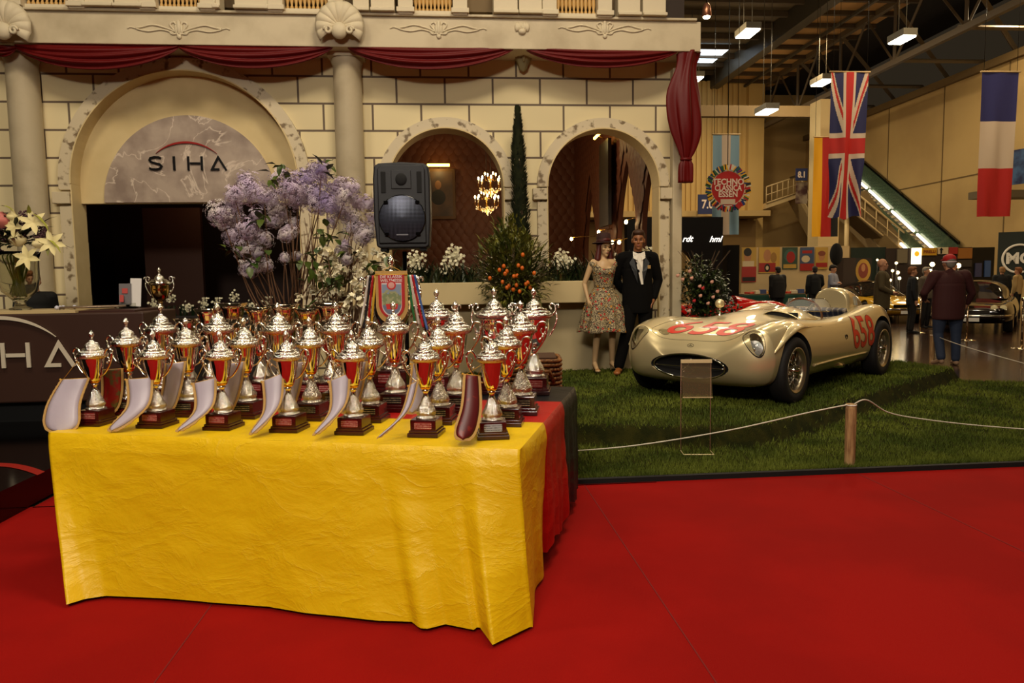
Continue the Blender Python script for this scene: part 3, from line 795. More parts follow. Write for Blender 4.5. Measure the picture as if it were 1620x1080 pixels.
# brochure holder, rods, gilt cup
p = at(196, 490, 6.95); Bp = Vector((p.x, p.y+.1, ZT+1.035))
bh = empty('brochure_holder', Bp, .15, 'clear stand of brochures beside the gilt cup on the reception counter', 'holder')
MB().box((0, .04, .1), (.16, .004, .2), M=RX(-.2)).box((0, -.04, .02), (.16, .004, .06)).box((0, 0, .004), (.18, .12, .008)).build('clear_stand', M_GLASS, bh)
MB().box((-.03, .01, .14), (.11, .01, .21), M=RX(-.18)).build('grey_brochure', mat('brochure_grey', (96, 90, 92), .5), bh)
MB().box((-.03, .003, .17), (.05, .012, .05), M=RX(-.18)).box((-.05, -.03, .09), (.035, .012, .07), M=RX(-.18)).build('red_label', mat('brochure_red', (170, 50, 40), .5), bh)
MB().box((.055, .03, .16), (.1, .01, .28), M=RX(-.15) @ RY(.04)).build('white_brochure', mat('brochure_white', (210, 204, 200), .5), bh)
c = at(140, 488, 6.85); rb = empty('rod_bundle', (c.x, c.y, ZT+1.045), .1, 'bundle of silvery rods with white ball ends lying on the counter', 'rods')
for k in range(4):
    MB().tube([(-.22+.012*k, -.09+.04*k, .012), (.3, .04*k-.02, .012)], .011, 8).build('rod', mat('rod_silver', (150, 130, 110), .3, .6, bump=(90, .5)), rb)
    MB().ell((-.235+.012*k+(.07 if k == 3 else 0), -.1+.04*k, .012), .02, 10, 8).build('ball_end', mat('ball_white', (190, 190, 205), .4), rb)
# seated person behind the vase
# (built with the other figures)

# ------------------------------------------------------------------ trophy table
E1 = Vector((.955, -.297, 0)).normalized(); E2 = Vector((.297, .955, 0)).normalized(); O0 = Vector((.28, 2.888, 0))
TZ = .75
RT = atan2(E1.y, E1.x)
tb = empty('folding_table', O0-E1*1.16+E2*.875, RT, 'long folding table hidden beneath the yellow, red and black cloths', 'table')
MB().box((0, 0, TZ-.035), (2.28, 1.71, .03)).build('tabletop', M_WHITE, tb, bevel=.004)
for sx in (-1, 1):
    for sy in (-1, 1):
        MB().tube([(sx*1.0, sy*.75, 0), (sx*1.0, sy*.75, TZ-.05)], .018, 10).build('leg', M_CHROME, tb)
def cloth_mat(n, c, c2, rough=.42, st=.5):
    m = mat(n, c, rough, col2=c2, nscale=1.1, bump=(3.5, st, .03))
    nt = m.node_tree; N = nt.nodes; L = nt.links
    # creases: sharp ridges from distorted noise, fed to a second bump
    t = N.new('ShaderNodeTexCoord'); mp = N.new('ShaderNodeMapping'); mp.inputs['Scale'].default_value = (2.2, 2.2, 4.2); mp.inputs['Rotation'].default_value = (0, .75, 0)
    L.new(t.outputs['Object'], mp.inputs[0])
    n1 = N.new('ShaderNodeTexNoise'); n1.inputs['Scale'].default_value = 1.6; n1.inputs['Detail'].default_value = 7; n1.inputs['Distortion'].default_value = .5
    n1.inputs['Roughness'].default_value = .58
    L.new(mp.outputs[0], n1.inputs['Vector'])
    a = N.new('ShaderNodeMath'); a.operation = 'SUBTRACT'; a.inputs[1].default_value = .5; L.new(n1.outputs['Fac'], a.inputs[0])
    b_ = N.new('ShaderNodeMath'); b_.operation = 'ABSOLUTE'; L.new(a.outputs[0], b_.inputs[0])
    p_ = N.new('ShaderNodeMath'); p_.operation = 'POWER'; p_.inputs[1].default_value = .6; L.new(b_.outputs[0], p_.inputs[0])
    bp = N.new('ShaderNodeBump'); bp.invert = True; bp.inputs['Strength'].default_value = st*.9; bp.inputs['Distance'].default_value = .016
    L.new(p_.outputs[0], bp.inputs['Height'])
    old = N['Principled BSDF'].inputs['Normal'].links[0].from_node
    L.new(bp.outputs[0], old.inputs['Normal'])
    return m
M_YEL = cloth_mat('yellow_satin', (232, 192, 10), (226, 184, 8))
M_RED = cloth_mat('red_satin', (176, 16, 10), (168, 14, 9), st=.35)
M_BLK = cloth_mat('black_satin_cloth', (16, 17, 24), (12, 12, 18), st=.5)
def tp(t, s, z): return O0+E1*t+E2*s+Vector((0, 0, z))
CW = 2.32
HEM = [(105, 956), (135, 947), (167, 942), (262, 946), (336, 953), (425, 959), (480, 969), (596, 981), (652, 983), (664, 993), (677, 994), (705, 987), (751, 996), (757, 989), (779, 1020), (843, 989)]
HEMR = [(0, 843, 989), (.1, 845, 955), (.22, 846, 930), (.4, 859, 912), (.7, 858, 895), (1, 855, 885)]
def hem_point(sd, q):                                   # where the hem lies on the floor
    if sd == 'F':
        px_ = 105+738*q
        for a, b in zip(HEM, HEM[1:]):
            if px_ <= b[0]: break
        t = max(0, min(1, (px_-a[0])/(b[0]-a[0]))); return on_z(px_, a[1]+(b[1]-a[1])*t, .025)
    if sd == 'R': return on_z(interp([(a, b) for a, b, c in HEMR], q), interp([(a, c) for a, b, c in HEMR], q), .03)
    return None
def drape(name, lab, m, s0, s1, lift, front, hemf, seed, cat='tablecloth', back=False):
    # one sheet: left hang, top, right hang as one strip; a front hang joined round both corners
    mb = MB(); Rr = .02
    zt = TZ+lift
    n3 = lambda a, b, c: noise.noise(Vector((a, b, c+seed)))
    # path round the edge of the top: left side back->front, front left->right, right side front->back
    segs = []
    NL = 26; NF = 150 if front else 0; NR = 60
    for i in range(NL): segs.append(('L', i/NL))
    if front:
        for i in range(NF): segs.append(('F', i/NF))
    for i in range(NR+1): segs.append(('R', i/NR))
    NV = 64; cols = []
    for k, (sd, q) in enumerate(segs):
        if sd == 'L': t, s, nrm = -CW, s1+(s0-s1)*q, -E1
        elif sd == 'F': t, s, nrm = -CW+CW*q, s0, -E2
        else: t, s, nrm = 0, s0+(s1-s0)*q, E1
        if front:
            # blend normals near the corners
            if sd == 'L' and q > .8: nrm = (-E1).lerp((E1*.6-E2).normalized(), (q-.8)/.2).normalized()
            if sd == 'F':
                if q < .06: nrm = (E1*.6-E2).normalized().lerp(-E2, q/.06).normalized()
                if q > .94: nrm = (-E2).lerp((-E2-E1*.15).normalized(), (q-.94)/.06).normalized()
            if sd == 'R' and q < .25: nrm = (-E2-E1*.15).normalized().lerp(E1, q/.25).normalized()
        hem = hemf(sd, q); col = []
        for j in range(NV+1):
            v = j/NV
            out = Rr*min(1, v*12)**.5+v*.03
            out += flare(sd, q, v) if front else (.008*v*(1+sin(q*9+seed))+.008*v*sin(q*23+seed)-.03*v)
            env = min(1, v*6)
            out += env*(.012*n3(t*2.2+s, v*1.8, 1)+.005*n3(t*5+s*5+v*4, v*5-t*3, 4)+.002*abs(n3(t*9+s*6-v*7, v*9+t*4, 7)))
            z = zt-Rr*(1-(1-min(1, v*12))**2)*.6-(zt-Rr*.6-hem)*v
            P_ = O0+E1*t+E2*s+nrm*out+Vector((0, 0, z))
            if front:
                B_ = hem_point(sd, q)
                if B_ is None:
                    B_ = O0+E1*t+E2*s-E1*.02; B_ = B_.lerp(hem_point('F', 0), sstep(.55, 1, q))
                B_ = Vector((B_.x, B_.y, 0)); k_ = v**1.25
                A_ = O0+E1*t+E2*s; A_ = A_+nrm*(Rr*min(1, v*12)**.5)
                wr = P_-(O0+E1*t+E2*s+nrm*(Rr*min(1, v*12)**.5+v*.03+flare(sd, q, v))); wr.z = 0
                Q_ = A_.lerp(B_, k_)+wr*(1-.5*v); P_ = Vector((Q_.x, Q_.y, z))
            col.append(P_)
        cols.append(col)
    w = NV+1
    for c in cols: mb.v += [tuple(p) for p in c]
    for i in range(len(cols)-1):
        for j in range(NV):
            mb.f.append((i*w+j, (i+1)*w+j, (i+1)*w+j+1, i*w+j+1)); mb.m.append(0); mb.sm.append(True)
    def top(u, v):
        t = -CW+CW*u; s = s0+(s1-s0)*v
        e = min(1, u*12, (1-u)*12)
        return tp(t, s, zt+.0015*n3(t*5, s*5, 2)*e)
    mb.grid(top, 60, 16)
    o = mb.build(name, m); return tag(o, lab, cat)
def flare(sd, q, v):
    f = 0
    if sd == 'F':
        f += .13*exp(-(q/.07)**2)*v**1.6+.05*v**1.5                       # left front corner kicks out
        f += .11*exp(-((q-1)/.06)**2)*v**1.2                   # right front corner cone
        f += .05*exp(-((q-.88)/.025)**2)*v**2.2-.03*exp(-((q-.94)/.015)**2)*v
        f += .03*exp(-((q-.70)/.06)**2)*v**4+.012*sin(q*17)*v**2
    if sd == 'R':
        f += .10*exp(-(q/.14)**2)*v**1.2+.01*sin(q*8)*v+.03*exp(-((q-.6)/.35)**2)*v**2
    if sd == 'L': f += .18*exp(-((q-1)/.12)**2)*v**1.6
    return f
def hem_y(sd, q):
    if sd != 'L': return .025
    return .03
def hem_y_old(sd, q):
    if sd == 'L': return .0+.03+.02*(1-q)
    if sd == 'R': return .02+.10*sstep(0, .7, q)
    h = interp([(0, .045), (.05, .03), (.1, .075), (.3, .075), (.5, .05), (.65, .02), (.74, .05), (.80, .03), (.86, .035), (.9, .075), (.94, .03), (.97, .012), (1, .03)], q)
    return h
drape('tablecloth', 'bright yellow satin tablecloth hanging over the front of the trophy table', M_YEL, 0, .56, .004, True, hem_y, 1)
drape('tablecloth', 'red satin tablecloth between the yellow and the black one on the trophy table', M_RED, .56, 1.17, .003, False, lambda sd, q: .10+.03*sin(q*7), 5)
drape('tablecloth', 'black cloth covering the rear end of the trophy table', M_BLK, 1.17, 1.75, .002, False, lambda sd, q: .09+.04*sin(q*5+1), 9)

# ------------------------------------------------------------------ trophies
def chased(n, c, sc=70, st=.9, rough=.16):
    return mat(n, c, rough, 1, bump=(sc, st, .003), vor=True)
M_SILV = mat('polished_silver', (232, 226, 214), .07, 1)
M_CHAS = chased('chased_silver', (240, 236, 226), 250, .8, .12)
M_CLOTHREFL = mat('yellow_cloth_reflection', (220, 160, 60), .15, 1)
M_GOLDS = mat('gilt_silver', (224, 208, 182), .08, 1)
M_MAHO = mat('mahogany', (64, 12, 12), .22, col2=(46, 8, 9), nscale=3, coat=.4, stretch=(1, 1, 8))
def plaque_mat(n, c, c2):
    m = mat(n, c, .3, .3); nt = m.node_tree; N = nt.nodes; L = nt.links; b = N['Principled BSDF']
    t = N.new('ShaderNodeTexCoord'); w = N.new('ShaderNodeTexWave'); w.wave_type = 'BANDS'; w.bands_direction = 'Z'; w.inputs['Scale'].default_value = 34; w.inputs['Distortion'].default_value = 0
    n1 = N.new('ShaderNodeTexNoise'); n1.inputs['Scale'].default_value = 320; L.new(t.outputs['Object'], n1.inputs['Vector']); L.new(t.outputs['Object'], w.inputs['Vector'])
    mu = N.new('ShaderNodeMath'); mu.operation = 'MULTIPLY'; L.new(w.outputs['Fac'], mu.inputs[0]); L.new(n1.outputs['Fac'], mu.inputs[1])
    r = N.new('ShaderNodeValToRGB'); r.color_ramp.elements[0].position = .38; r.color_ramp.elements[1].position = .48; r.color_ramp.elements[0].color = lin(c); r.color_ramp.elements[1].color = lin(c2)
    L.new(mu.outputs[0], r.inputs[0]); L.new(r.outputs[0], b.inputs['Base Color']); return m
M_PLQ = plaque_mat('red_plaque', (140, 44, 44), (220, 190, 180)); M_PLQD = plaque_mat('dark_plaque', (26, 22, 22), (180, 165, 130)); M_PLQS = plaque_mat('steel_plaque', (170, 180, 196), (40, 40, 50))
def octa(w, h, c=.006):
    return [(-w+c, -h), (w-c, -h), (w, -h+c), (w, h-c), (w-c, h), (-w+c, h), (-w, h-c), (-w, -h+c)]
def make_trophy(lid=True, plq=M_PLQ, big=False, body=M_SILV):
    o = empty('trophy_cup', (0, 0, 0))
    bb = MB(); bb.box((0, 0, .009), (.142, .142, .018)).box((0, 0, .0235), (.13, .13, .011)).box((0, 0, .052), (.118, .118, .05))
    bb.build('wooden_base', M_MAHO, o, bevel=.002)
    MB().prism(octa(.040, .0165, .004), -.0606, -.0588, M=T(0, 0, .051)).build('plaque', plq, o)
    gad = lambda a, z: .05*cos(12*a)
    MB().lathe([(.046, .077), (.048, .08), (.047, .085), (.04, .088), (.038, .092)], 36).lathe([(.038, .09), (.044, .1), (.043, .11), (.036, .125)], 36, wob=gad)\
        .lathe([(.036, .125), (.028, .142), (.021, .16), (.016, .175)], 36, wob=lambda a, z: .06*cos(8*a+z*90)).build('foot', M_CHAS, o)
    MB().lathe([(.016, .172), (.0125, .18), (.0115, .19), (.013, .197), (.02, .202), (.014, .207), (.013, .212)], 28).build('stem', M_SILV, o)
    if big:
        pr = [(.013, .21), (.03, .218), (.05, .24), (.063, .27), (.069, .305), (.066, .33), (.071, .336), (.067, .342)]
    else:
        pr = [(.013, .208), (.02, .212), (.027, .222), (.033, .238), (.041, .27), (.0475, .305), (.052, .34)]
    MB().lathe(pr, 40, caps=False).build('bowl', body, o)
    if not big:
        MB().lathe([(.0205, .2105), (.0225, .213), (.028, .221), (.0275, .2225), (.0215, .215)], 40).build('reflection_band', M_CLOTHREFL, o)  # gold rings carry the yellow cloth's reflection in their colour
        MB().lathe([(.0517, .333), (.0535, .337), (.0525, .341)], 40).build('reflection_band', M_CLOTHREFL, o)
    rr = 1.22 if big else 1.0
    if lid:
        MB().lathe([(.052*rr, .336), (.064*rr, .341), (.0695*rr, .349), (.068*rr, .36), (.061*rr, .367)], 48, wob=lambda a, z: .02*cos(24*a)).build('chased_rim', M_CHAS, o)
        lb = MB().lathe([(.061*rr, .366), (.057*rr, .371), (.048*rr, .377), (.0435*rr, .380), (.042*rr, .384), (.035, .387), (.0335, .392), (.033, .398), (.030, .406), (.024, .413), (.016, .418), (.0105, .421), (.0085, .428)], 44, wob=lambda a, z: .03*cos(10*a+z*60)).build('lid', M_CHAS, o)
        MB().lathe([(.061*rr, .3655), (.0635*rr, .368), (.061*rr, .3705)], 44).lathe([(.047*rr, .380), (.048*rr, .383), (.044*rr, .385)], 44).build('lid_ring', M_SILV, lb)
        MB().lathe([(.006, .425), (.005, .433), (.0085, .437), (.0052, .441), (.009, .446), (.0135, .454), (.0115, .464), (.004, .474), (.0005, .478)], 20, wob=lambda a, z: .06*cos(6*a+z*200)).build('finial', M_CHAS, lb)
    else:
        MB().lathe([(.052*rr, .336), (.05*rr, .35), (.045*rr, .37), (.044*rr, .39), (.055*rr, .43), (.074*rr, .462), (.072*rr, .463), (.05*rr, .43)], 44, wob=lambda a, z: .025*cos(8*a), caps=False).build('flared_lip', M_GOLDS, o)
    for s in (-1, 1):
        if big or not lid:
            P = [(.05*rr, .34), (.08, .35), (.098, .375), (.094, .40), (.078, .405), (.072, .39), (.082, .38)]
            P2 = [(.094, .395), (.11, .40), (.113, .385)]
            P3 = [(.098, .372), (.104, .34), (.092, .3), (.075, .27), (.055*rr, .26)]
            mb = MB()
            for Q in (P, P2, P3): mb.tube(shrink([(s*a, 0, z) for a, z in Q], 20), .0042, 7)
        else:
            P = [(.06, .347), (.068, .36), (.076, .376), (.09, .386), (.104, .38), (.11, .362), (.104, .345), (.095, .332), (.084, .345), (.09, .358)]
            P3 = [(.109, .365), (.106, .34), (.096, .31), (.078, .28), (.058, .256), (.038, .245)]
            n1 = shrink([(s*a, 0, z) for a, z in P], 30)
            mb = MB().tube(n1, [.0055*(1-.5*i/len(n1)) for i in range(len(n1))], 8)
            n3_ = shrink([(s*a, 0, z) for a, z in P3], 20); mb.tube(n3_, [.006*(1-.45*i/len(n3_)) for i in range(len(n3_))], 8)
            for k in range(3): mb.ell((s*(.104-.012*k), 0, .333-.01*k), .006, 8, 6)
        mb.build('handle', M_CHAS if big else M_SILV, o)
    return o
T1 = make_trophy(); T2 = make_trophy(plq=M_PLQD); T4 = make_trophy(lid=False, body=M_GOLDS); T5 = make_trophy(big=True)
used = set()
def put(proto, x, y, H_, label, group, rz, z=TZ+.005):
    base = .478 if proto is not T4 else .463
    c = proto if proto not in used else copy_tree(proto)
    used.add(proto)
    c.location = (x, y, z); c.rotation_euler = (0, 0, rz); c.scale = (H_/base,)*3
    return tag(c, label, 'trophy', group)
R1 = [(-1.796, 3.758), (-1.458, 3.653), (-1.105, 3.543), (-.768, 3.438), (-.452, 3.340), (-.114, 3.235), (.181, 3.143)]
R2 = [(-1.750, 4.043), (-1.398, 3.934), (-1.069, 3.831), (-.714, 3.721), (-.406, 3.625), (-.057, 3.517), (.270, 3.415)]
R3 = [(-1.679, 4.335), (-1.322, 4.224), (-.957, 4.111), (-.622, 4.006), (-.301, 3.907), (.033, 3.803), (.370, 3.698)]
TR1 = []
for i, (x, y) in enumerate(R1):
    TR1.append(put(T1, x, y, .477, 'small silver lidded cup, %s of the front row' % ORD7[i] if i < 6 else 'small silver lidded cup with pale steel plaque, right end of the front row', 'small cups in the front row', RT+.05-.0*i if i < 6 else -.0))
for c in KIDX(TR1[6]):
    if c.name.startswith('plaque'): c.data = c.data.copy(); c.data.materials[0] = M_PLQS
for i, (x, y) in enumerate(R2):
    put(T2, x, y, .525, 'medium silver lidded cup, %s of the second row' % ORD7[i], 'medium cups in the second row', RT+.08)
for i, (x, y) in enumerate(R3):
    put(T2, x, y, .592, 'taller silver lidded cup, %s of the third row' % ORD7[i], 'taller cups in the third row', RT+.1)
R4 = [(-1.662, 4.696, .484), (-1.507, 4.648, .547), (-1.344, 4.597, .581), (-1.174, 4.545, .553), (-1.005, 4.492, .571), (-.853, 4.445, .543), (-.72, 4.40, .577)]
for i, (x, y, h) in enumerate(R4):
    put(T4, x, y, h, 'open flared cup behind the third row, %s of seven' % ORD7[i], 'open flared cups at the back of the table', RT+.3*((i*37) % 5-2)/2)
BK = [(-.361, 4.606, .864, 'tallest lidded silver cup at the back, draped with ribbons and the red pennant'), (-.077, 4.518, .648, 'large round lidded cup at the back, right of the red pennant'), (.277, 4.408, .653, 'large round lidded cup at the back, in front of the orange tree'), (.515, 4.333, .649, 'large round lidded cup at the back right corner of the table')]
for x, y, h, l in BK:
    put(T5, x, y, h, l, 'large cups at the back of the table', RT+.1)
gc = put(T5, -3.1, 0, .64, 'gilt lidded two handled cup standing behind the right end of the reception counter', None, .1)
del gc['group']; p = at(238, 490, 7.0); gc.location = (p.x-.12, 7.86, 1.0)
MB().box((p.x-.12+4.85, .56, .78), (.4, .3, .03)).box((p.x-.12+4.85, .43, .69), (.4, .03, .2)).build('rear_shelf', M_CNT, ct)
for c in KIDX(gc):
    if c.name.startswith(('bowl', 'stem')): c.data = c.data.copy(); c.data.materials[0] = mat('gold_bowl', (214, 180, 110), .1, 1)
    if c.name.startswith('chased'): c.data = c.data.copy(); c.data.materials[0] = M_SILV
# ------------------------------------------------------------------ pennants
M_SATW = mat('white_satin', (178, 168, 180), .4, bump=(14, .15))
M_FRNG = mat('gold_fringe', (190, 150, 84), .6, bump=(420, .9, .004))
M_CORD = mat('gold_cord', (200, 150, 50), .4, .3)
M_MAR = mat('maroon_print', (84, 20, 22), .4, col2=(120, 34, 26), nscale=16, ramp=(.55, .6))
def pennant(tl, tr, mid, bot, Dt, Db, lab, m=M_SATW, w=None, knot=None, tipw=1.0):
    # a satin strip hanging from a little rod: pixels of its corners give its real place beside the cup
    a = at(*tl, Dt); b = at(*tr, Dt+.01); N_ = 24
    o = empty('pennant', a, 0, lab, 'pennant', 'fringed pennants hung on the front cups')
    c0 = (a+b)/2; wv = (b-a)
    m0 = at(*mid, (Dt+Db)/2); b0 = at(*bot, Db)
    cen = shrink([c0, m0, b0], N_)
    mb = MB(); fr = MB(); n = len(cen); Ws = []; pts = []
    for i, c in enumerate(cen):
        v = i/(n-1)
        ww = 1 if v < .72 else max(.02, sqrt(max(0, 1-((v-.72)/.28)**2)))
        k = (1-v)+v*tipw
        pts.append((c-wv*.5*ww*k-a, c+wv*.5*ww*k-a))
    for (l, r) in pts:
        for t in range(7):
            q = l.lerp(r, t/6); bow = Vector((0, -.012*sin(pi*t/6), .0)); mb.v.append(tuple(q+bow))
    for i in range(n-1):
        for t in range(6): k = i*7+t; mb.f.append((k, k+1, k+8, k+7)); mb.m.append(0); mb.sm.append(True)
    mb.build('satin', m, o, solid=.002)
    for side in (0, 1):
        L_ = []
        for i in range(n): L_.append(pts[i][side])
        for i in range(n):
            p_ = L_[i]; dirn = (pts[i][side]-pts[i][1-side])
            dirn = dirn.normalized() if dirn.length > .01 else (L_[-1]-L_[-3]).normalized()
            if i > .72*n: dirn = (dirn+(cen[-1]-cen[-4]).normalized()*1.2).normalized()
            d2 = Vector((0, -.004, 0))
            fr.v += [tuple(p_+d2), tuple(p_+dirn*.011+d2+Vector((0, 0, -.003*(i % 2))))]
        k0 = len(fr.v)-2*n
        for i in range(n-1): fr.f.append((k0+2*i, k0+2*i+1, k0+2*i+3, k0+2*i+2)); fr.m.append(0); fr.sm.append(False)
    fr.build('fringe', M_FRNG, o, solid=.004)
    MB().tube([pts[0][0]-wv.normalized()*.012, pts[0][1]+wv.normalized()*.012], .0025, 6).ell(pts[0][0]-wv.normalized()*.014, .0055, 8, 6).build('rod', M_CORD, o)
    if knot:
        k = at(knot[0], knot[1], Dt+.02)-a
        MB().tube([pts[0][0], k, pts[0][1]], .0015, 5).build('cord', M_CORD, o)
    return o
def dcam(x, y, z=1.0): return (Vector((x, y, z))-CP).dot(CF)
D1 = [dcam(*R1[i]) for i in range(7)]
pennant((100, 600), (139, 598), (101, 640), (98, 682), D1[0]-.04, D1[0]-.11, 'flat white fringed pennant at the left front corner of the table', knot=(122, 572), tipw=1.45)
pennant((203, 600), (240, 597), (218, 642), (178, 680), D1[1]-.03, D1[1]-.13, 'curled white pennant between the first and second front cups', knot=(206, 572), tipw=.6)
pennant((308, 606), (340, 598), (322, 646), (284, 680), D1[2]-.03, D1[2]-.14, 'curled white pennant between the second and third front cups', knot=(322, 576), tipw=.5)
pennant((418, 602), (447, 590), (430, 645), (400, 684), D1[3]-.03, D1[3]-.14, 'curled white pennant between the third and fourth front cups', knot=(424, 570), tipw=.5)
pennant((524, 602), (552, 590), (534, 645), (500, 685), D1[4]-.03, D1[4]-.14, 'curled white pennant between the fourth and fifth front cups', knot=(528, 570), tipw=.5)
pennant((650, 608), (660, 602), (640, 652), (600, 690), D1[5]-.05, D1[5]-.15, 'pennant seen edge on, mostly gold fringe, left of the sixth front cup', knot=(652, 580), tipw=1.2)
pn = pennant((737, 592), (756, 594), (745, 646), (732, 694), D1[6]-.06, D1[6]-.17, 'maroon printed pennant with gold fringe left of the last front cup', m=M_MAR, knot=(765, 575), tipw=1.7)
D2 = [dcam(*p_) for p_ in R2]
pennant((163, 585), (192, 583), (178, 620), (172, 652), D2[0]-.07, D2[0]-.07, 'red and gold printed pennant hanging between the first and second front cups', m=mat('printed_red', (150, 30, 24), .4, col2=(96, 84, 44), nscale=14, ramp=(.48, .54)), tipw=.9)
for i in (1, 2, 3, 4, 5):
    px0 = [0, 258, 352, 446, 545, 648][i]
    pennant((px0+6, 575), (px0+34, 572), (px0+14, 615), (px0+4, 652), D2[i]-.1, D2[i]-.1, 'white pennant hanging behind the front cups, %s of the second row' % ORD7[i], tipw=.8)
# the big red pennant on the tallest cup
P0 = at(619, 440, 4.1)
rp = empty('event_pennant', P0, RT+.25, 'red and gold shield pennant with a racing car and white lettering on the tallest cup', 'pennant')
sh = [(-.075, .0), (.075, 0)]; ns = 14
for i in range(ns+1): a = pi*i/ns; sh.append((.075*cos(a), -.165-.085*sin(a)))
sc = 1.0
def scl(P, k, dz=0): return [(x*k, (z+.1)*k-.1+dz) for x, z in P]
MB().prism(scl(sh, 1.22, -.0), .002, .006).build('fringe', M_FRNG, rp, M=T(0, 0, .02))
MB().prism(sh, -.003, .002).build('shield', mat('pennant_red', (170, 26, 26), .45), rp, M=T(0, 0, .02))
MB().prism([(x*.76, (z+.1)*.76-.115) for x, z in sh], -.0045, -.003).build('white_border', mat('pennant_white', (205, 195, 195), .5), rp, M=T(0, 0, .012))
pic = MB()
pcol = [mat('pic_%d' % i, c, .5) for i, c in enumerate([(126, 140, 160), (120, 130, 90), (150, 150, 110), (190, 40, 34), (100, 108, 130)])]
def pf(u, v):
    if v > .62 and abs(u-.5) < .34 and v < .8: return 3
    if v > .66: return 4
    n_ = noise.noise(Vector((u*5, v*7, 0)))
    return 0 if v < .25+.2*n_ else (1 if n_ > 0 else 2)
pic.grid(lambda u, v: ((u-.5)*.11*(1 if v < .6 else sqrt(max(0, 1-((v-.6)/.4)**2))+.001), -.0058, -.035-v*.175), 16, 22, mfn=pf, sm=False)
pic.build('picture', pcol, rp)
mb = MB(); mb.lathe([(.026, 0), (.026, .002), (.001, .0021)], 20, M=T(0, -.006, -.04) @ RX(pi/2), sm=False); mb.build('round_badge', mat('badge_red', (190, 40, 40), .5), rp)
MB().lathe([(.018, 0), (.001, .001)], 20, M=T(0, -.0092, -.04) @ RX(pi/2), sm=False).build('badge_face', mat('badge_face', (206, 150, 140), .5), rp)
M_INK = mat('white_ink', (225, 215, 210), .5)
text('lettering', 'DIE KLASSIK', .0235, M_INK, T(0, -.005, .008) @ FACE, rp, bold=.0002)
text('lettering', 'WELTMESSE', .0235, M_INK, T(0, -.005, -.014) @ FACE, rp, bold=.0002)
MB().tube([(-.09, 0, .022), (0, .03, .07), (.09, 0, .022)], .0018, 6).tube([(-.095, 0, .02), (.095, 0, .02)], .004, 6).build('cord', M_CORD, rp)
for s, cols, lab in ((-1, [(190, 150, 40), (160, 20, 20), (20, 20, 30), (200, 190, 180)], 'ribbons in black, red, gold and white left of the big red pennant'), (1, [(40, 110, 60), (200, 190, 180), (170, 30, 40), (60, 90, 150)], 'ribbons in green, white, red and blue right of the big red pennant')):
    rbn = empty('ribbons', P0+Vector((s*.11, .06, .0)), 0, lab, 'ribbon')
    for k, c in enumerate(cols):
        mb = MB(); x0 = s*(-.015+.012*k)
        mb.grid(lambda u, v: (x0+s*(.03*v**1.2+.012*k*v)+(u-.5)*.013, -.02*sin(v*pi+k)-.01*k, .02*(1-abs(v-.1)*1.0)-v*(.26+.015*k)), 2, 20)
        mb.build('ribbon', mat('ribbon_%d_%d_%d' % c, c, .4), rbn, solid=.0015)
# ------------------------------------------------------------------ speaker on its pole
sp0 = at(638, 327, 5.56)
M_CAB = mat('speaker_black', (22, 22, 26), .5, bump=(220, .35, .003))
M_MESHG = mat('speaker_grille', (150, 156, 180), .35, .7)
def _dots(m, sc):
    nt = m.node_tree; N = nt.nodes; L = nt.links; b = N['Principled BSDF']; t = N.new('ShaderNodeTexCoord'); v = N.new('ShaderNodeTexVoronoi'); v.voronoi_dimensions = '2D'; v.inputs['Randomness'].default_value = 0; v.inputs['Scale'].default_value = sc
    sx = N.new('ShaderNodeSeparateXYZ'); cx = N.new('ShaderNodeCombineXYZ'); L.new(t.outputs['Object'], sx.inputs[0]); L.new(sx.outputs['X'], cx.inputs['X']); L.new(sx.outputs['Z'], cx.inputs['Y']); L.new(cx.outputs[0], v.inputs['Vector'])
    r = N.new('ShaderNodeValToRGB'); r.color_ramp.elements[0].position = .38; r.color_ramp.elements[1].position = .5; r.color_ramp.elements[0].color = (.004, .004, .006, 1); r.color_ramp.elements[1].color = lin((84, 88, 104)); L.new(v.outputs['Distance'], r.inputs[0]); L.new(r.outputs[0], b.inputs['Base Color'])
_dots(M_MESHG, 105)
o = empty('loudspeaker', (sp0.x, sp0.y, sp0.z), -.02, 'black loudspeaker with round woven grille raised on a pole behind the trophies', 'speaker')
ol = [(-.20, -.31), (-.17, -.325), (.17, -.325), (.20, -.31), (.215, -.1), (.215, .2), (.205, .295), (.17, .315), (0, .325), (-.17, .315), (-.205, .295), (-.215, .2), (-.215, -.1)]
MB().prism(ol, -.12, .14).build('cabinet', M_CAB, o, bevel=.012)
fr = MB().prism([(-.18, -.29), (.18, -.29), (.18, .27), (.15, .30), (-.15, .30), (-.18, .27)], -.135, -.11).build('front_baffle', M_CAB, o, bevel=.008)
MB().lathe([(.178, .0), (.178, .012), (.172, .016)], 48, M=T(0, -.133, -.10) @ RX(pi/2), caps=False).build('woofer_ring', M_GLOSSBLACK, o)
MB().lathe([(.173, .012), (.12, .024), (.001, .03)], 48, M=T(0, -.133, -.10) @ RX(pi/2)).build('grille', M_MESHG, o)
mb = MB()
for sx in (-1, 1):
    for sz in (-1, 1): mb.box((sx*.118, -.156, -.10+sz*.118), (.032, .012, .022))
mb.build('grille_clamps', M_GLOSSBLACK, o)
for s in (-1, 1): MB().box((s*.135, -.137, .17), (.036, .006, .16)).build('bass_port', M_BLACK, o, bevel=.003)
h = MB().prism([(-.075, -.07), (.075, -.07), (.075, .07), (-.075, .07)], -.142, -.13, M=T(0, 0, .19)).build('horn_frame', M_CAB, o, bevel=.004)
MB().ell((0, -.140, .19), (.045, .012, .048), 20, 12).build('horn_throat', M_BLACK, h)
MB().box((0, -.158, -.225), (.09, .003, .010)).build('badge', mat('badge_grey', (110, 110, 116), .4, .4), o)
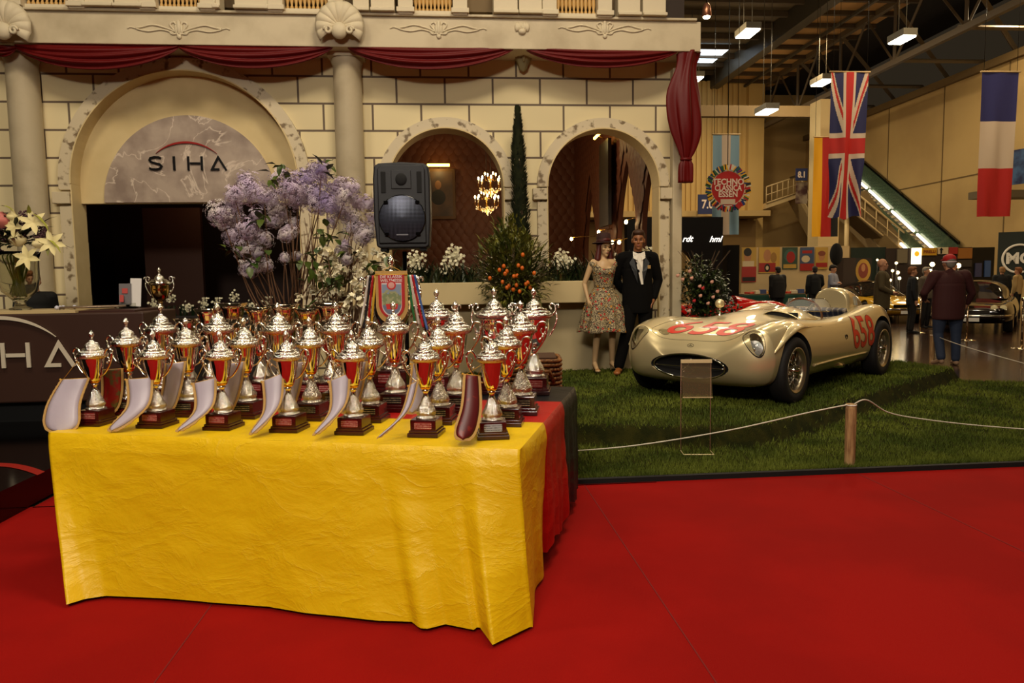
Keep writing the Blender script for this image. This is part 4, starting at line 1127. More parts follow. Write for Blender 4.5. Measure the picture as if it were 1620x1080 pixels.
for s in (-1, 1): MB().box((s*.15, 0, -.335), (.05, .2, .02)).build('foot', M_BLACK, o)
zb = sp0.z-.345
o = empty('speaker_stand', (sp0.x, sp0.y, lawn_h(sp0.x, sp0.y)), .3, 'black tripod pole stand holding up the loudspeaker behind the table', 'stand')
z0 = o.location.z
MB().tube([(0, 0, .1), (0, 0, zb-z0+.0)], .018, 12).build('pole', M_GLOSSBLACK, o)
MB().tube([(0, 0, .55), (0, 0, .68)], .03, 12).build('collar', M_BLACK, o)
for k in range(3):
    a = k*2*pi/3+.3; MB().tube([(0, 0, .6), (.45*cos(a), .45*sin(a), .015)], .012, 8).build('leg', M_BLACK, o)

# ------------------------------------------------------------------ plants
def foliage(mb, pts, L_, w, rnd, up=.3, dirs=None, bend=.25):
    for i, p_ in enumerate(pts):
        d = dirs[i] if dirs else Vector((rnd.gauss(0, 1), rnd.gauss(0, 1), rnd.gauss(up, .7)))
        if d.length < .01: d = Vector((0, 0, 1))
        leaf(mb, p_, d, L_*(.6+.7*rnd.random()), w*(.7+.6*rnd.random()), bend=bend)
# cypress
rnd = random.Random(5)
c = at(823, 300, 9.25); cy = empty('cypress', (c.x, c.y, ZT), 0, 'tall thin dark green cypress between the two right arches', 'tree')
MB().tube([(0, 0, .25), (.02, 0, 1.8), (0, 0, 3.3)], [.03, .02, .008], 8).build('trunk', mat('bark', (70, 52, 34), .9), cy)
MB().lathe([(.13, 0), (.16, .25), (.17, .28), (.15, .28), (.14, .22), (.001, .22)], 24, caps=False).build('pot', mat('terracotta', (120, 70, 40), .8), cy)
mb = MB(); htop = 3.43
for i in range(5200):
    t = rnd.random(); z = .4+(htop-.4)*t
    rr = .108*interp([(0, .6), (.1, 1), (.5, 1.0), (.75, .8), (.9, .45), (1, .05)], t)*(1+.25*noise.noise(Vector((z*4, 0, 2))))
    a = rnd.random()*6.28; q = rr*(.55+.45*rnd.random())
    x = .02*sin(z*1.5)+.0
    leaf(mb, (x+q*cos(a), q*sin(a), z), (cos(a)*.5, sin(a)*.5, 1), .07, .022, bend=.1)
mb.build('foliage', mat('cypress_green', (50, 56, 28), .7, col2=(30, 38, 20), nscale=9), cy)
# kumquat
c = at(812, 430, 8.6); kz = empty('orange_tree', (c.x, c.y, ZT), 0, 'round bushy potted tree with small orange fruit before the planter', 'tree')
MB().lathe([(.15, 0), (.2, .32), (.21, .34), (.18, .34), (.17, .28), (.001, .28)], 28, caps=False).build('pot', mat('terracotta', (120, 70, 40)), kz)
MB().tube([(0, 0, .25), (.02, .01, .6), (0, 0, 1.1)], [.028, .022, .015], 8).build('trunk', mat('bark', (70, 52, 34)), kz)
def blob(n, c0, R, rnd, shell=.55):
    out = []; 
    for _ in range(n):
        d = Vector((rnd.gauss(0, 1), rnd.gauss(0, 1), rnd.gauss(0, 1))).normalized(); q = shell+(1-shell)*rnd.random()
        out.append(Vector(c0)+Vector((d.x*R[0], d.y*R[1], d.z*R[2]))*q)
    return out
zc = c.z-ZT
mb = MB()
P = blob(2600, (0, 0, zc), (.44, .42, .50), rnd, .35)+blob(500, (.1, 0, zc-.30), (.42, .4, .35), rnd, .3)+blob(350, (-.1, -.05, zc+.35), (.3, .3, .25), rnd, .3)
P = [p_+Vector((noise.noise(p_*3)*.12, noise.noise(p_*3+Vector((5, 0, 0)))*.12, noise.noise(p_*3+Vector((0, 7, 0)))*.12)) for p_ in P]
dirs = [((p_-Vector((0, 0, zc-.1))).normalized()+Vector((rnd.gauss(0, .5), rnd.gauss(0, .5), rnd.gauss(.5, .4)))) for p_ in P]
foliage(mb, P, .10, .026, rnd, dirs=dirs)
mb.build('foliage', mat('kumquat_leaf', (122, 118, 44), .4, col2=(66, 74, 26), nscale=4), kz)
mb = MB()
for i in range(24):
    a = rnd.random()*6.28; e = rnd.random()*1.2-.2; d = Vector((cos(a)*cos(e), sin(a)*cos(e), sin(e)))
    mb.tube([(0, 0, zc-.4), Vector((0, 0, zc-.2))+d*.2, Vector((0, 0, zc))+d*.42], [.009, .006, .003], 5)
mb.build('branches', mat('bark', (70, 52, 34)), kz)
fm = None
M_FRUIT = mat('kumquat_orange', (206, 96, 16), .4)
for (px, py) in [(797, 421), (820, 420), (826, 424), (802, 429), (818, 436), (813, 437), (835, 447), (832, 449), (799, 433), (775, 440), (802, 455), (812, 458), (805, 452), (817, 451), (790, 427), (827, 403), (845, 432), (822, 461), (795, 446), (839, 455)]:
    p_ = at(px, py, 8.18)-kz.location
    if fm is None: q = MB().ell((0, 0, 0), (.022, .022, .027), 12, 8).build('fruit', M_FRUIT, kz); fm = q.data
    else: q = bpy.data.objects.new('fruit', fm); COL.objects.link(q); q.parent = kz
    q.location = p_
# flowering shrub by the facade end
c = at(1112, 445, 9.9); fs = empty('flowering_shrub', (c.x, c.y, ZT), 0, 'dense green shrub with small pink and red blooms behind the silver car', 'shrub')
zc = c.z-ZT; mb = MB()
P = blob(2300, (0, 0, zc-.12), (.38, .36, .44), rnd, .2)+blob(700, (.15, -.1, zc-.45), (.45, .3, .25), rnd, .3)
P = [p_+Vector((noise.noise(p_*3)*.15, noise.noise(p_*3+Vector((5, 0, 0)))*.15, noise.noise(p_*3+Vector((0, 7, 0)))*.15)) for p_ in P]
foliage(mb, P, .075, .036, rnd)
mb.build('foliage', mat('shrub_green', (60, 72, 30), .35, col2=(36, 48, 20), nscale=6), fs)
MB().tube([(0, 0, 0), (0, 0, zc)], [.03, .015], 8).build('trunk', mat('bark', (70, 52, 34)), fs)
mb = MB()
for i in range(16): a = rnd.random()*6.28; mb.tube([(0, 0, zc-.3), (.2*cos(a), .2*sin(a), zc+.2), (.38*cos(a), .3*sin(a), zc+.42)], [.006, .004, .002], 5)
mb.build('twigs', mat('bark', (70, 52, 34)), fs)
blooms = {}
for k, (px, py) in enumerate([(1091, 429), (1094, 440), (1072, 436), (1080, 442), (1126, 446), (1135, 461), (1112, 456), (1107, 453), (1098, 476), (1120, 480), (1090, 492), (1128, 470), (1108, 468)]):
    p_ = at(px, py, 9.5)-fs.location; col = (206, 150, 130) if k not in (6, 8) else (180, 34, 40)
    if col not in blooms: q = MB().ell((0, 0, 0), (.025, .022, .022), 8, 6).ell((.012, 0, .012), .015, 6, 5).build('bloom', mat('bloom_%d' % col[1], col, .6), fs); blooms[col] = q.data
    else: q = bpy.data.objects.new('bloom', blooms[col]); COL.objects.link(q); q.parent = fs
    q.location = p_
# planter rows: strap leaved orchids
def strap(mb, c, L_, w, a, lean, rnd):
    pts = []; d = Vector((cos(a), sin(a), 0))
    for i in range(5):
        t = i/4; pts.append(Vector(c)+d*(lean*L_*t**1.3)+Vector((0, 0, L_*(t-.45*lean*t*t))))
    s_ = Vector((-sin(a), cos(a), 0)); vs = []
    for i, p_ in enumerate(pts):
        ww = w*.5*(1-(i/4)**2.2)+.001; vs += [p_-s_*ww, p_+s_*ww]
    mb.add(vs, [(2*i, 2*i+1, 2*i+3, 2*i+2) for i in range(4)], 0, True)
M_ORCH = mat('orchid_white', (232, 224, 190), .45)
def orchid_mesh(seed):
    r_ = random.Random(seed); mb = MB()
    for i in range(26):
        c_ = Vector((r_.gauss(0, .05), r_.gauss(0, .03), r_.gauss(0, .055))); d = Vector((r_.gauss(0, .5), -1, r_.gauss(.1, .4))).normalized(); s_ = d.orthogonal().normalized(); t_ = d.cross(s_)
        for k in range(5):
            a = k*2*pi/5; leaf(mb, c_, (s_*cos(a)+t_*sin(a))+d*.2, .024, .02, up=d, bend=.1)
    return mb.mesh('blossom', M_ORCH)
OM = [orchid_mesh(k) for k in range(3)]
def planter_plant(px, py, lab, flowers, sizex, hgt, seed):
    r_ = random.Random(seed); p_ = on_y(px, py, YF-.28)
    o = empty('orchid', (p_.x, YF-.19, ZP-.01), 0, lab, 'plant', 'planted row in the ledge under the arches')
    mb = MB()
    for i in range(90):
        strap(mb, (r_.uniform(-sizex, sizex), r_.uniform(-.09, .09), 0), hgt*(.5+.7*r_.random()), .03, r_.random()*6.28, .3+.7*r_.random(), r_)
    mb.build('strap_leaves', mat('strap_green', (44, 56, 26), .4, col2=(26, 36, 18), nscale=5), o)
    mb = MB()
    for (fx, fy) in flowers:
        q = on_y(fx, fy, YF-.24)-o.location; mb.tube(shrink([(q.x*.5, 0, 0), (q.x*.8, -.02, q.z*.7), (q.x, -.03, q.z)], 8), .004, 5)
        b_ = bpy.data.objects.new('blossom', OM[r_.randrange(3)]); COL.objects.link(b_); b_.parent = o; b_.location = q
    if flowers: mb.build('flower_stems', mat('stem_green', (110, 118, 30)), o)
planter_plant(655, 448, 'planter plants with white blooms beside the speaker pole', [(650, 411), (661, 408), (656, 416)], .22, .36, 1)
planter_plant(705, 448, 'planter orchid with two white flower clusters between speaker and orange tree', [(712, 403), (722, 409), (704, 422), (718, 400)], .3, .38, 2)
planter_plant(765, 448, 'planter foliage partly hidden behind the orange tree', [(780, 412)], .3, .34, 3)
planter_plant(893, 448, 'planter orchid with white blooms right of the orange tree', [(888, 407), (896, 412), (883, 410)], .3, .36, 4)
planter_plant(930, 448, 'dark strap leaved plant in the planter behind the female mannequin', [], .3, .42, 6)
planter_plant(985, 448, 'bushy planter plant with pale blooms between the two mannequins', [(1027, 408), (1019, 400), (978, 415)], .3, .5, 8)
# lilac arrangement
c = at(455, 480, 5.75); LZ = lawn_h(c.x, c.y)
li = empty('lilac_arrangement', (c.x, c.y, LZ), 0, 'huge arrangement of lilac branches rising behind the trophies', 'flowers')
ht = c.z-LZ
MB().lathe([(.20, 0), (.22, .05), (.15, .2), (.17, .6), (.24, ht-.25), (.26, ht-.2), (.23, ht-.2), (.2, ht-.3), (.001, ht-.3)], 32, caps=False).build('urn', mat('urn_stone', (120, 110, 96), .7), li)
M_LIL = mat('lilac_bloom', (178, 156, 184), .6, col2=(208, 192, 204), nscale=7); M_LILP = mat('lilac_pale', (214, 202, 198), .6, col2=(186, 168, 186), nscale=7); M_LILD = mat('lilac_deep', (144, 124, 168), .6, col2=(176, 158, 186), nscale=7)
def panicle(seed, m):
    r_ = random.Random(seed); mb = MB()
    for i in range(300):
        d = Vector((r_.gauss(0, 1), r_.gauss(0, 1), r_.gauss(0, 1))).normalized()
        t = r_.random()**.35; lump = 1+.6*noise.noise(d*2.2+Vector((seed, 0, 0)))
        c_ = Vector((d.x*.13, d.y*.11, d.z*.12))*t*lump
        s_ = Vector((r_.gauss(0, 1), r_.gauss(0, 1), r_.gauss(0, 1))); s_ = (s_-d*s_.dot(d)).normalized(); u_ = d.cross(s_); rr = .0175
        for (e, f) in ((s_, u_), (u_, s_)):
            mb.add([c_-e*rr-f*rr*.4, c_-e*rr+f*rr*.4, c_+d*.003, c_+e*rr+f*rr*.4, c_+e*rr-f*rr*.4], [(0, 1, 2), (2, 3, 4)], 0, False)
    return mb.mesh('lilac_cluster', m)
PM = {'n': [panicle(k, M_LIL) for k in range(3)], 'p': [panicle(k+5, M_LILP) for k in range(3)], 'd': [panicle(k+9, M_LILD) for k in range(2)]}
heads = [(395, 300, 'n', 1.1), (372, 310, 'n', .8), (388, 283, 'n', .6), (418, 312, 'n', .7), (350, 338, 'p', 1.0), (368, 345, 'p', .8), (355, 352, 'p', .7), (372, 330, 'n', .5), (392, 362, 'n', .8), (367, 372, 'n', .7), (402, 375, 'p', .8), (392, 392, 'p', .9), (410, 400, 'p', .6), (420, 378, 'p', .6), (394, 424, 'p', .7), (408, 420, 'p', .6), (422, 420, 'p', .5),
         (448, 288, 'n', 1.0), (462, 300, 'n', 1.0), (480, 285, 'd', .9), (500, 275, 'n', .9), (508, 268, 'd', .7), (435, 318, 'p', .9), (440, 338, 'p', .8), (432, 350, 'p', .6), (470, 315, 'n', .8), (488, 305, 'n', .9), (510, 310, 'd', 1.0), (520, 325, 'd', .8), (500, 322, 'n', .8), (535, 300, 'n', .9), (545, 312, 'p', .7), (555, 298, 'n', .7), (565, 320, 'n', .6), (540, 335, 'p', .8), (555, 342, 'p', .7), (582, 322, 'n', .6), (590, 345, 'n', .6), (562, 360, 'p', .9), (575, 372, 'p', .8), (585, 365, 'p', .6), (456, 368, 'p', .7), (465, 352, 'p', .5), (452, 372, 'p', .5), (540, 400, 'p', .6), (548, 410, 'p', .5), (515, 395, 'p', .45), (545, 388, 'n', .45), (470, 405, 'p', .4), (450, 408, 'p', .4), (525, 352, 'n', .5), (405, 340, 'n', .5)]
stm = MB()
for k, (px, py, ty, sc) in enumerate(heads):
    rn = random.Random(k); D = 5.75+rn.uniform(-.22, .25)
    p_ = at(px, py, D)-li.location
    q = bpy.data.objects.new('lilac_cluster', PM[ty][k % len(PM[ty])]); COL.objects.link(q); q.parent = li; q.location = p_
    q.rotation_euler = (rn.uniform(-.5, .5), rn.uniform(-.5, .5), rn.random()*6.28); q.scale = (sc*.98,)*3
    b_ = Vector((rn.uniform(-.12, .12), rn.uniform(-.1, .1), ht-.25)); side = -1 if px < 420 else 1
    m_ = b_.lerp(p_, .5)+Vector((.06*side*(1 if abs(p_.x) > .3 else .3)+rn.uniform(-.04, .04), rn.uniform(-.04, .04), -.05 if abs(p_.x) > .25 else 0))
    if k % 2 or k < 6: stm.tube(shrink([b_, m_, p_-Vector((0, 0, .03))], 8), [.0075*(1-.5*i/8) for i in range(9)], 5)
for k in range(26):
    rn = random.Random(k+90); b_ = Vector((rn.uniform(.0, .5), rn.uniform(-.1, .1), ht-.1)); p_ = b_+Vector((rn.gauss(.05, .08), rn.gauss(0, .05), rn.uniform(.5, .85)))
    stm.tube([b_, b_.lerp(p_, .5)+Vector((rn.gauss(0, .02), 0, 0)), p_], [.005, .004, .002], 5)
stm.build('branches', mat('branch_brown', (98, 66, 42), .8), li)
lm_ = MB()
for (px, py, n_) in [(392, 410, 6), (372, 396, 5), (425, 395, 5), (438, 272, 5), (442, 264, 3), (432, 290, 4), (515, 262, 4), (520, 268, 3), (512, 370, 7), (530, 375, 7), (505, 405, 8), (530, 420, 9), (540, 440, 9), (520, 450, 9), (480, 410, 5), (408, 345, 5), (418, 342, 4), (560, 400, 6), (495, 432, 6), (595, 415, 8), (600, 430, 9), (585, 440, 8), (610, 405, 6), (470, 485, 6), (500, 488, 7), (400, 416, 5)]:
    for j in range(n_):
        D = 5.55+rnd.uniform(-.15, .2); p_ = at(px+rnd.gauss(0, 6), py+rnd.gauss(0, 6), D)-li.location
        leaf(lm_, p_, (rnd.gauss(0, 1), rnd.gauss(-.3, .6), rnd.gauss(-.2, .7)), .075+.04*rnd.random(), .058)
lm_.build('leaves', mat('lilac_leaf', (72, 84, 24), .4, col2=(44, 66, 18), nscale=6), li)
# white blossoming branches right of the lilac
c = at(540, 490, 6.1)
wb = empty('blossom_arrangement', (c.x, c.y, lawn_h(c.x, c.y)), 0, 'mass of small white blossoms on thin branches below the lilac', 'flowers')
MB().lathe([(.16, 0), (.18, .4), (.22, .62), (.2, .62), (.15, .3), (.001, .3)], 28, caps=False).build('vase', mat('urn_stone', (120, 110, 96)), wb)
bl = []
for k in range(3):
    r_ = random.Random(k+40); mb = MB()
    for i in range(9):
        d = Vector((r_.gauss(0, 1), r_.gauss(-.5, 1), r_.gauss(0, 1))).normalized(); c_ = d*.03*r_.random()
        s_ = d.orthogonal().normalized(); t_ = d.cross(s_)
        for j in range(5): a = j*2*pi/5; leaf(mb, c_, (s_*cos(a)+t_*sin(a))+d*.35, .02, .018, up=d, bend=.1)
    bl.append(mb.mesh('white_blossom', mat('blossom_white', (244, 234, 200), .6)))
stm = MB()
for k in range(99):
    rn = random.Random(k+400)
    px, py = rn.gauss(535, 38), rn.uniform(395, 500)
    if px < 470 + (455-py)*.6: px = 480+rn.random()*90+(20 if py < 450 else 0)
    px = min(606, px); D = 5.75+rn.uniform(-.3, .3); p_ = at(px, py, D)-wb.location
    q = bpy.data.objects.new('white_blossom', bl[k % 3]); COL.objects.link(q); q.parent = wb; q.location = p_; q.rotation_euler = (rn.random(), 0, rn.random()*6.28); q.scale = (rn.uniform(.85, 1.5),)*3
    b_ = Vector((rn.uniform(-.1, .1), rn.uniform(-.1, .1), .5)); stm.tube([b_, b_.lerp(p_, .6)+Vector((0, 0, -.05)), p_], [.006, .004, .002], 4)
stm.build('branches', mat('branch_brown', (98, 66, 42)), wb)
# dim orchids inside the doorway
for i, (px, lab) in enumerate([(285, 'dim pale orchids in the dark doorway near the gilt cup'), (385, 'dim pale orchids in the dark doorway behind the lilac stems')]):
    p_ = at(px, 492, 10.6); o = empty('doorway_orchid', (p_.x, p_.y, .0), 0, lab, 'plant')
    MB().box((0, 0, .5), (1.0, .3, 1.0)).build('trough', mat('trough_dark', (30, 22, 18), .7), o, bevel=.01)
    mb = MB(); rn = random.Random(i)
    for j in range(60): strap(mb, (rn.uniform(-.45, .45), rn.uniform(-.1, .1), 1.0), .22, .025, rn.random()*6.28, .6, rn)
    mb.build('strap_leaves', M_LEAFD, o)
    for j in range(4):
        q = bpy.data.objects.new('blossom', OM[j % 3]); COL.objects.link(q); q.parent = o; q.location = (-.36+.24*j, -.05, 1.2+.08*sin(j*2.1)); q.scale = (.75,)*3
# wicker hampers
M_WICK = mat('wicker', (150, 96, 44), .6, col2=(92, 54, 22), nscale=60, bump=(30, .6))
def hamper(px, py, D, w, h, dz, lab, zbase):
    p_ = at(px, py, D); o = empty('wicker_hamper', (p_.x, p_.y, zbase), -.1, lab, 'basket', 'stacked wicker hampers')
    mb = MB(); nrow = int(h/.032)
    for r_ in range(nrow):
        pts = []; k = 56; z = .016+r_*.032
        for i in range(k):
            t = i/k; a = 2*pi*t; c_, s_ = cos(a), sin(a); e = .25
            x = w/2*math.copysign(abs(c_)**e, c_); y = dz/2*math.copysign(abs(s_)**e, s_)
            q = .008*(1 if (i+r_) % 2 else -1); pts.append((x+q*c_, y+q*s_, z))
        mb.tube(pts, .0135, 6, closed=True)
    mb.build('weave', M_WICK, o)
    MB().box((0, 0, h/2), (w-.05, dz-.05, h-.02)).build('core', mat('wicker_core', (70, 42, 20), .8), o)
    MB().tube([(-.09+w*.15, -dz/2-.02, h*.55), (-.06+w*.15, -dz/2-.06, h*.75), (.06+w*.15, -dz/2-.06, h*.75), (.09+w*.15, -dz/2-.02, h*.55)], .014, 8).build('handle', M_WICK, o)
    return o
hamper(842, 600, 5.35, .40, .40, .42, 'upper wicker hamper showing between the trophies and the lawn', .50)
hamper(845, 600, 5.35, .46, .46, .46, 'lower wicker hamper standing on the lawn behind the table', .05)
# ------------------------------------------------------------------ cars
def car_body(tabs, xs, name='body', fender_y=(.66, .80, .92)):
    W_, ZC, ZF, ZB = tabs
    bm = bmesh.new(); rows = []
    for x in xs:
        w = interp(W_, x); zc = interp(ZC, x); zf = interp(ZF, x); zb = interp(ZB, x); Hh = zf-zb
        half = [(0, zc), (.28*w, zc-.004), (.50*w, zc*.72+zf*.28-.022), (fender_y[0]*w, zf-.028), (fender_y[1]*w, zf), (fender_y[2]*w, zf-.045*min(1, Hh/.4)), (.985*w, zf-.33*Hh), (w, zb+.48*Hh), (.975*w, zb+.22*Hh), (.88*w, zb+.04*Hh), (.55*w, zb), (0, zb)]
        ring_ = half+[(-y, z) for y, z in half[-2:0:-1]]
        rows.append([bm.verts.new((x, y, z)) for y, z in ring_])
    n = len(rows[0])
    for a, b in zip(rows, rows[1:]):
        for i in range(n): bm.faces.new((a[i], a[(i+1) % n], b[(i+1) % n], b[i]))
    bm.faces.new(rows[0][::-1]) if False else None
    for r in (rows[0], rows[-1]):
        c = sum((v.co for v in r), Vector())/n; cv = bm.verts.new(c+Vector((.015 if r is rows[0] else -.015, 0, 0)))
        for i in range(n): bm.faces.new((r[i], r[(i+1) % n], cv))
    bmesh.ops.recalc_face_normals(bm, faces=bm.faces)
    me = bpy.data.meshes.new(name); bm.to_mesh(me); bm.free()
    for p_ in me.polygons: p_.use_smooth = True
    o = bpy.data.objects.new(name, me); COL.objects.link(o)
    md = o.modifiers.new('s', 'SUBSURF'); md.levels = 3; md.render_levels = 3
    return bake(o)
def boolean(o, cutters, op='DIFFERENCE'):
    for c in cutters:
        md = o.modifiers.new('b', 'BOOLEAN'); md.object = c; md.operation = op; md.solver = 'EXACT'
    bake(o)
    for c in cutters: bpy.data.objects.remove(c)
    me = o.data; bm = bmesh.new(); bm.from_mesh(me)
    for e in bm.edges:
        if len(e.link_faces) == 2: e.smooth = e.calc_face_angle(0) < .6
    bm.to_mesh(me); bm.free()
    return o
def cutter(mb, M=None): o = mb.build('cutter', M_BLACK, fix=True); 
def mk(mb): return mb.build('cutter', M_BLACK, fix=True)
def bvh_of(o):
    bm = bmesh.new(); bm.from_mesh(o.data); t = BVHTree.FromBMesh(bm); bm.free(); return t
def decal(me, M, direction, bvh, off, maxe=.02):
    bm = bmesh.new(); bm.from_mesh(me); bm.transform(M)
    bmesh.ops.triangulate(bm, faces=bm.faces)
    for _ in range(7):
        es = [e for e in bm.edges if e.calc_length() > maxe]
        if not es: break
        bmesh.ops.subdivide_edges(bm, edges=es, cuts=1); bmesh.ops.triangulate(bm, faces=[f for f in bm.faces if len(f.verts) > 3])
    d = Vector(direction).normalized(); dead = []
    for v in bm.verts:
        h, n, i, ds = bvh.ray_cast(v.co, d)
        if h is None: dead.append(v)
        else:
            if n.dot(d) > 0: n = -n
            v.co = h+n*off
    bmesh.ops.delete(bm, geom=dead, context='VERTS')
    for f in bm.faces: f.smooth = True
    out = bpy.data.meshes.new('decal'); bm.to_mesh(out); bm.free(); return out
def put_mesh(name, me, m, parent):
    me.materials.clear(); me.materials.append(m); me.name = name
    o = bpy.data.objects.new(name, me); COL.objects.link(o); o.parent = parent; return o
def ellipse_mesh(rx, ry, n=40, r0=0):
    mb = MB(); rings = 6
    mb.grid(lambda u, v: (rx*(r0+(1-r0)*v)*cos(2*pi*u), ry*(r0+(1-r0)*v)*sin(2*pi*u), 0), n, rings)
    bm = bmesh.new(); me = mb.mesh('e', M_BLACK); bm.from_mesh(me); bmesh.ops.remove_doubles(bm, verts=bm.verts, dist=1e-5); bm.to_mesh(me); bm.free(); return me
M_TYRE = mat('tyre_rubber', (22, 18, 17), .75, bump=(60, .2))
M_RIM = mat('satin_rim', (190, 176, 150), .3, .9)
M_ENAMEL = mat('silver_bronze_paint', (212, 194, 150), .33, .62, coat=1)
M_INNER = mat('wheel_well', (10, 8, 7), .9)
WHEEL = {}
def wheel(parent, x, y, r, side, name='wheel', wire=True, wd=.17):
    w = empty(name, (x, y, r)); w.parent = parent
    key = (r, side, wire)
    if key in WHEEL:
        for nm, me in WHEEL[key]: q = bpy.data.objects.new(nm, me); COL.objects.link(q); q.parent = w
        return w
    RM = RX(-pi/2*side)
    parts = []
    rr = r*.66
    t = MB().lathe([(rr, -wd*.42), (rr*1.06, -wd*.5), (r*.93, -wd*.5), (r*.985, -wd*.36), (r, -wd*.12), (r, wd*.12), (r*.985, wd*.36), (r*.93, wd*.5), (rr*1.06, wd*.5), (rr, wd*.42)], 48, M=RM, caps=False).build('tyre', M_TYRE, w)
    q = MB().lathe([(rr*.94, -wd*.4), (rr*1.03, -wd*.47), (rr*1.03, -wd*.4), (rr*.9, -wd*.2), (rr*.9, wd*.3), (rr*.95, wd*.4), (rr*1.03, wd*.44), (rr*1.045, wd*.5), (rr*.99, wd*.5), (rr*.93, wd*.42), (rr*.9, wd*.4)], 48, M=RM, caps=False).build('rim', M_RIM, w)
    parts += [t, q]
    if wire:
        mb = MB()
        for k in range(36):
            a = 2*pi*k/36; b_ = a+(.5 if k % 2 else -.5); zz = wd*(.36 if k % 4 < 2 else -.1)
            p0 = RM @ Vector((.045*cos(b_), .045*sin(b_), zz)); p1 = RM @ Vector((rr*.93*cos(a), rr*.93*sin(a), wd*(.28 if k % 3 else -.1))); mb.tube([p0, p1], .0035, 5)
        s_ = mb.build('spokes', M_CHROME, w)
        h = MB().lathe([(.05, -wd*.2), (.045, wd*.3), (.03, wd*.42), (.028, wd*.6), (.001, wd*.62)], 16, M=RM)
        for k in range(3): h.box((0, .04, 0), (.02, .07, .02), M=RM @ T(0, 0, wd*.52) @ RZ(k*2*pi/3))
        h = h.build('knock_off_hub', M_CHROME, w); parts += [s_, h]
        parts.append(MB().lathe([(rr*.86, 0), (.05, .005), (.001, .006)], 32, M=RM @ T(0, 0, -wd*.35)).build('brake_drum', mat('drum', (40, 34, 28), .5, .6), w))
    else:
        parts.append(MB().lathe([(rr*.95, wd*.2), (rr*.6, wd*.35), (rr*.3, wd*.3), (.001, wd*.42)], 32, M=RM).build('hubcap', M_CHROME, w))
    WHEEL[key] = [(p_.name.split('.')[0], p_.data) for p_ in parts]
    return w
_f = on_z(1251, 638, ZT); _r = on_z(1385, 594, ZT); _d = (_f-_r).normalized(); CSC = 1.0
CX, CY = (_f-Vector((-_d.y, _d.x, 0))*.80).xy
CANG = atan2(_d.y, _d.x)
slr = empty('racing_car', (CX, CY, ZT), CANG, 'silver open racing car with red number 658 on the grass lawn', 'car', sc=CSC)
bW = [(.90, .34), (.84, .55), (.70, .71), (.45, .82), (.1, .88), (-.5, .86), (-1.2, .84), (-2.0, .87), (-2.4, .89), (-2.85, .82), (-3.2, .62), (-3.42, .30)]
bC = [(.90, .44), (.84, .52), (.70, .595), (.45, .67), (.1, .74), (-.4, .80), (-.9, .86), (-1.2, .87), (-1.7, .86), (-2.1, .86), (-2.5, .84), (-2.9, .76), (-3.2, .66), (-3.42, .52)]
bF = [(.90, .45), (.84, .55), (.70, .66), (.45, .76), (.1, .825), (-.2, .83), (-.6, .80), (-1.0, .775), (-1.4, .785), (-1.8, .82), (-2.15, .88), (-2.45, .90), (-2.8, .85), (-3.1, .72), (-3.3, .60), (-3.42, .48)]
bB = [(.90, .37), (.84, .29), (.70, .22), (.45, .18), (.1, .165), (-1, .165), (-2, .165), (-2.9, .20), (-3.2, .28), (-3.42, .38)]
xs = [.90, .86, .80, .70, .55, .38, .2, 0, -.2, -.45, -.75, -1.05, -1.35, -1.65, -1.95, -2.2, -2.4, -2.6, -2.85, -3.05, -3.25, -3.38, -3.42]
bd = car_body((bW, bC, bF, bB), xs)
bd.data.materials.append(M_ENAMEL)
full = bvh_of(bd)
cs = []
for xw, rw in ((0, .365), (-2.37, .385)):
    for s in (-1, 1):
        cs.append(mk(MB().lathe([(rw, -.17), (rw, .3)], 48, M=T(xw, s*.80, .345 if xw == 0 else .36) @ RX(-s*pi/2))))
cs.append(mk(MB().ell((.93, 0, .365), (.36, .44, .132), 40, 16)))                  # grille mouth
cs.append(mk(MB().lathe([(.001, -.35), (.26, -.34), (.30, 0), (.31, .4), (.001, .41)], 36, M=T(-1.62, .36, .88) @ Matrix.Diagonal((1.3, 1, 1, 1)))))   # cockpit
LAMPS = []
for s in (-1, 1):
    LAMPS.append((Vector((.555, s*.63, .56)), s))
for c_, s in LAMPS:
    Mx = T(c_) @ RZ(s*.16) @ RY(.62)
    cs.append(mk(MB().ell((0, 0, 0), (.17, .105, .15), 32, 16, M=Mx)))
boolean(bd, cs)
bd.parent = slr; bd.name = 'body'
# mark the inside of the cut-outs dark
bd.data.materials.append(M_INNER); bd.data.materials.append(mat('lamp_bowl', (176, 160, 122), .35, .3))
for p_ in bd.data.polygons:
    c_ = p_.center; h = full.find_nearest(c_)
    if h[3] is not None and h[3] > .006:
        p_.material_index = 2 if (c_.x > .3 and abs(c_.y) > .5 and c_.z > .42) else 1
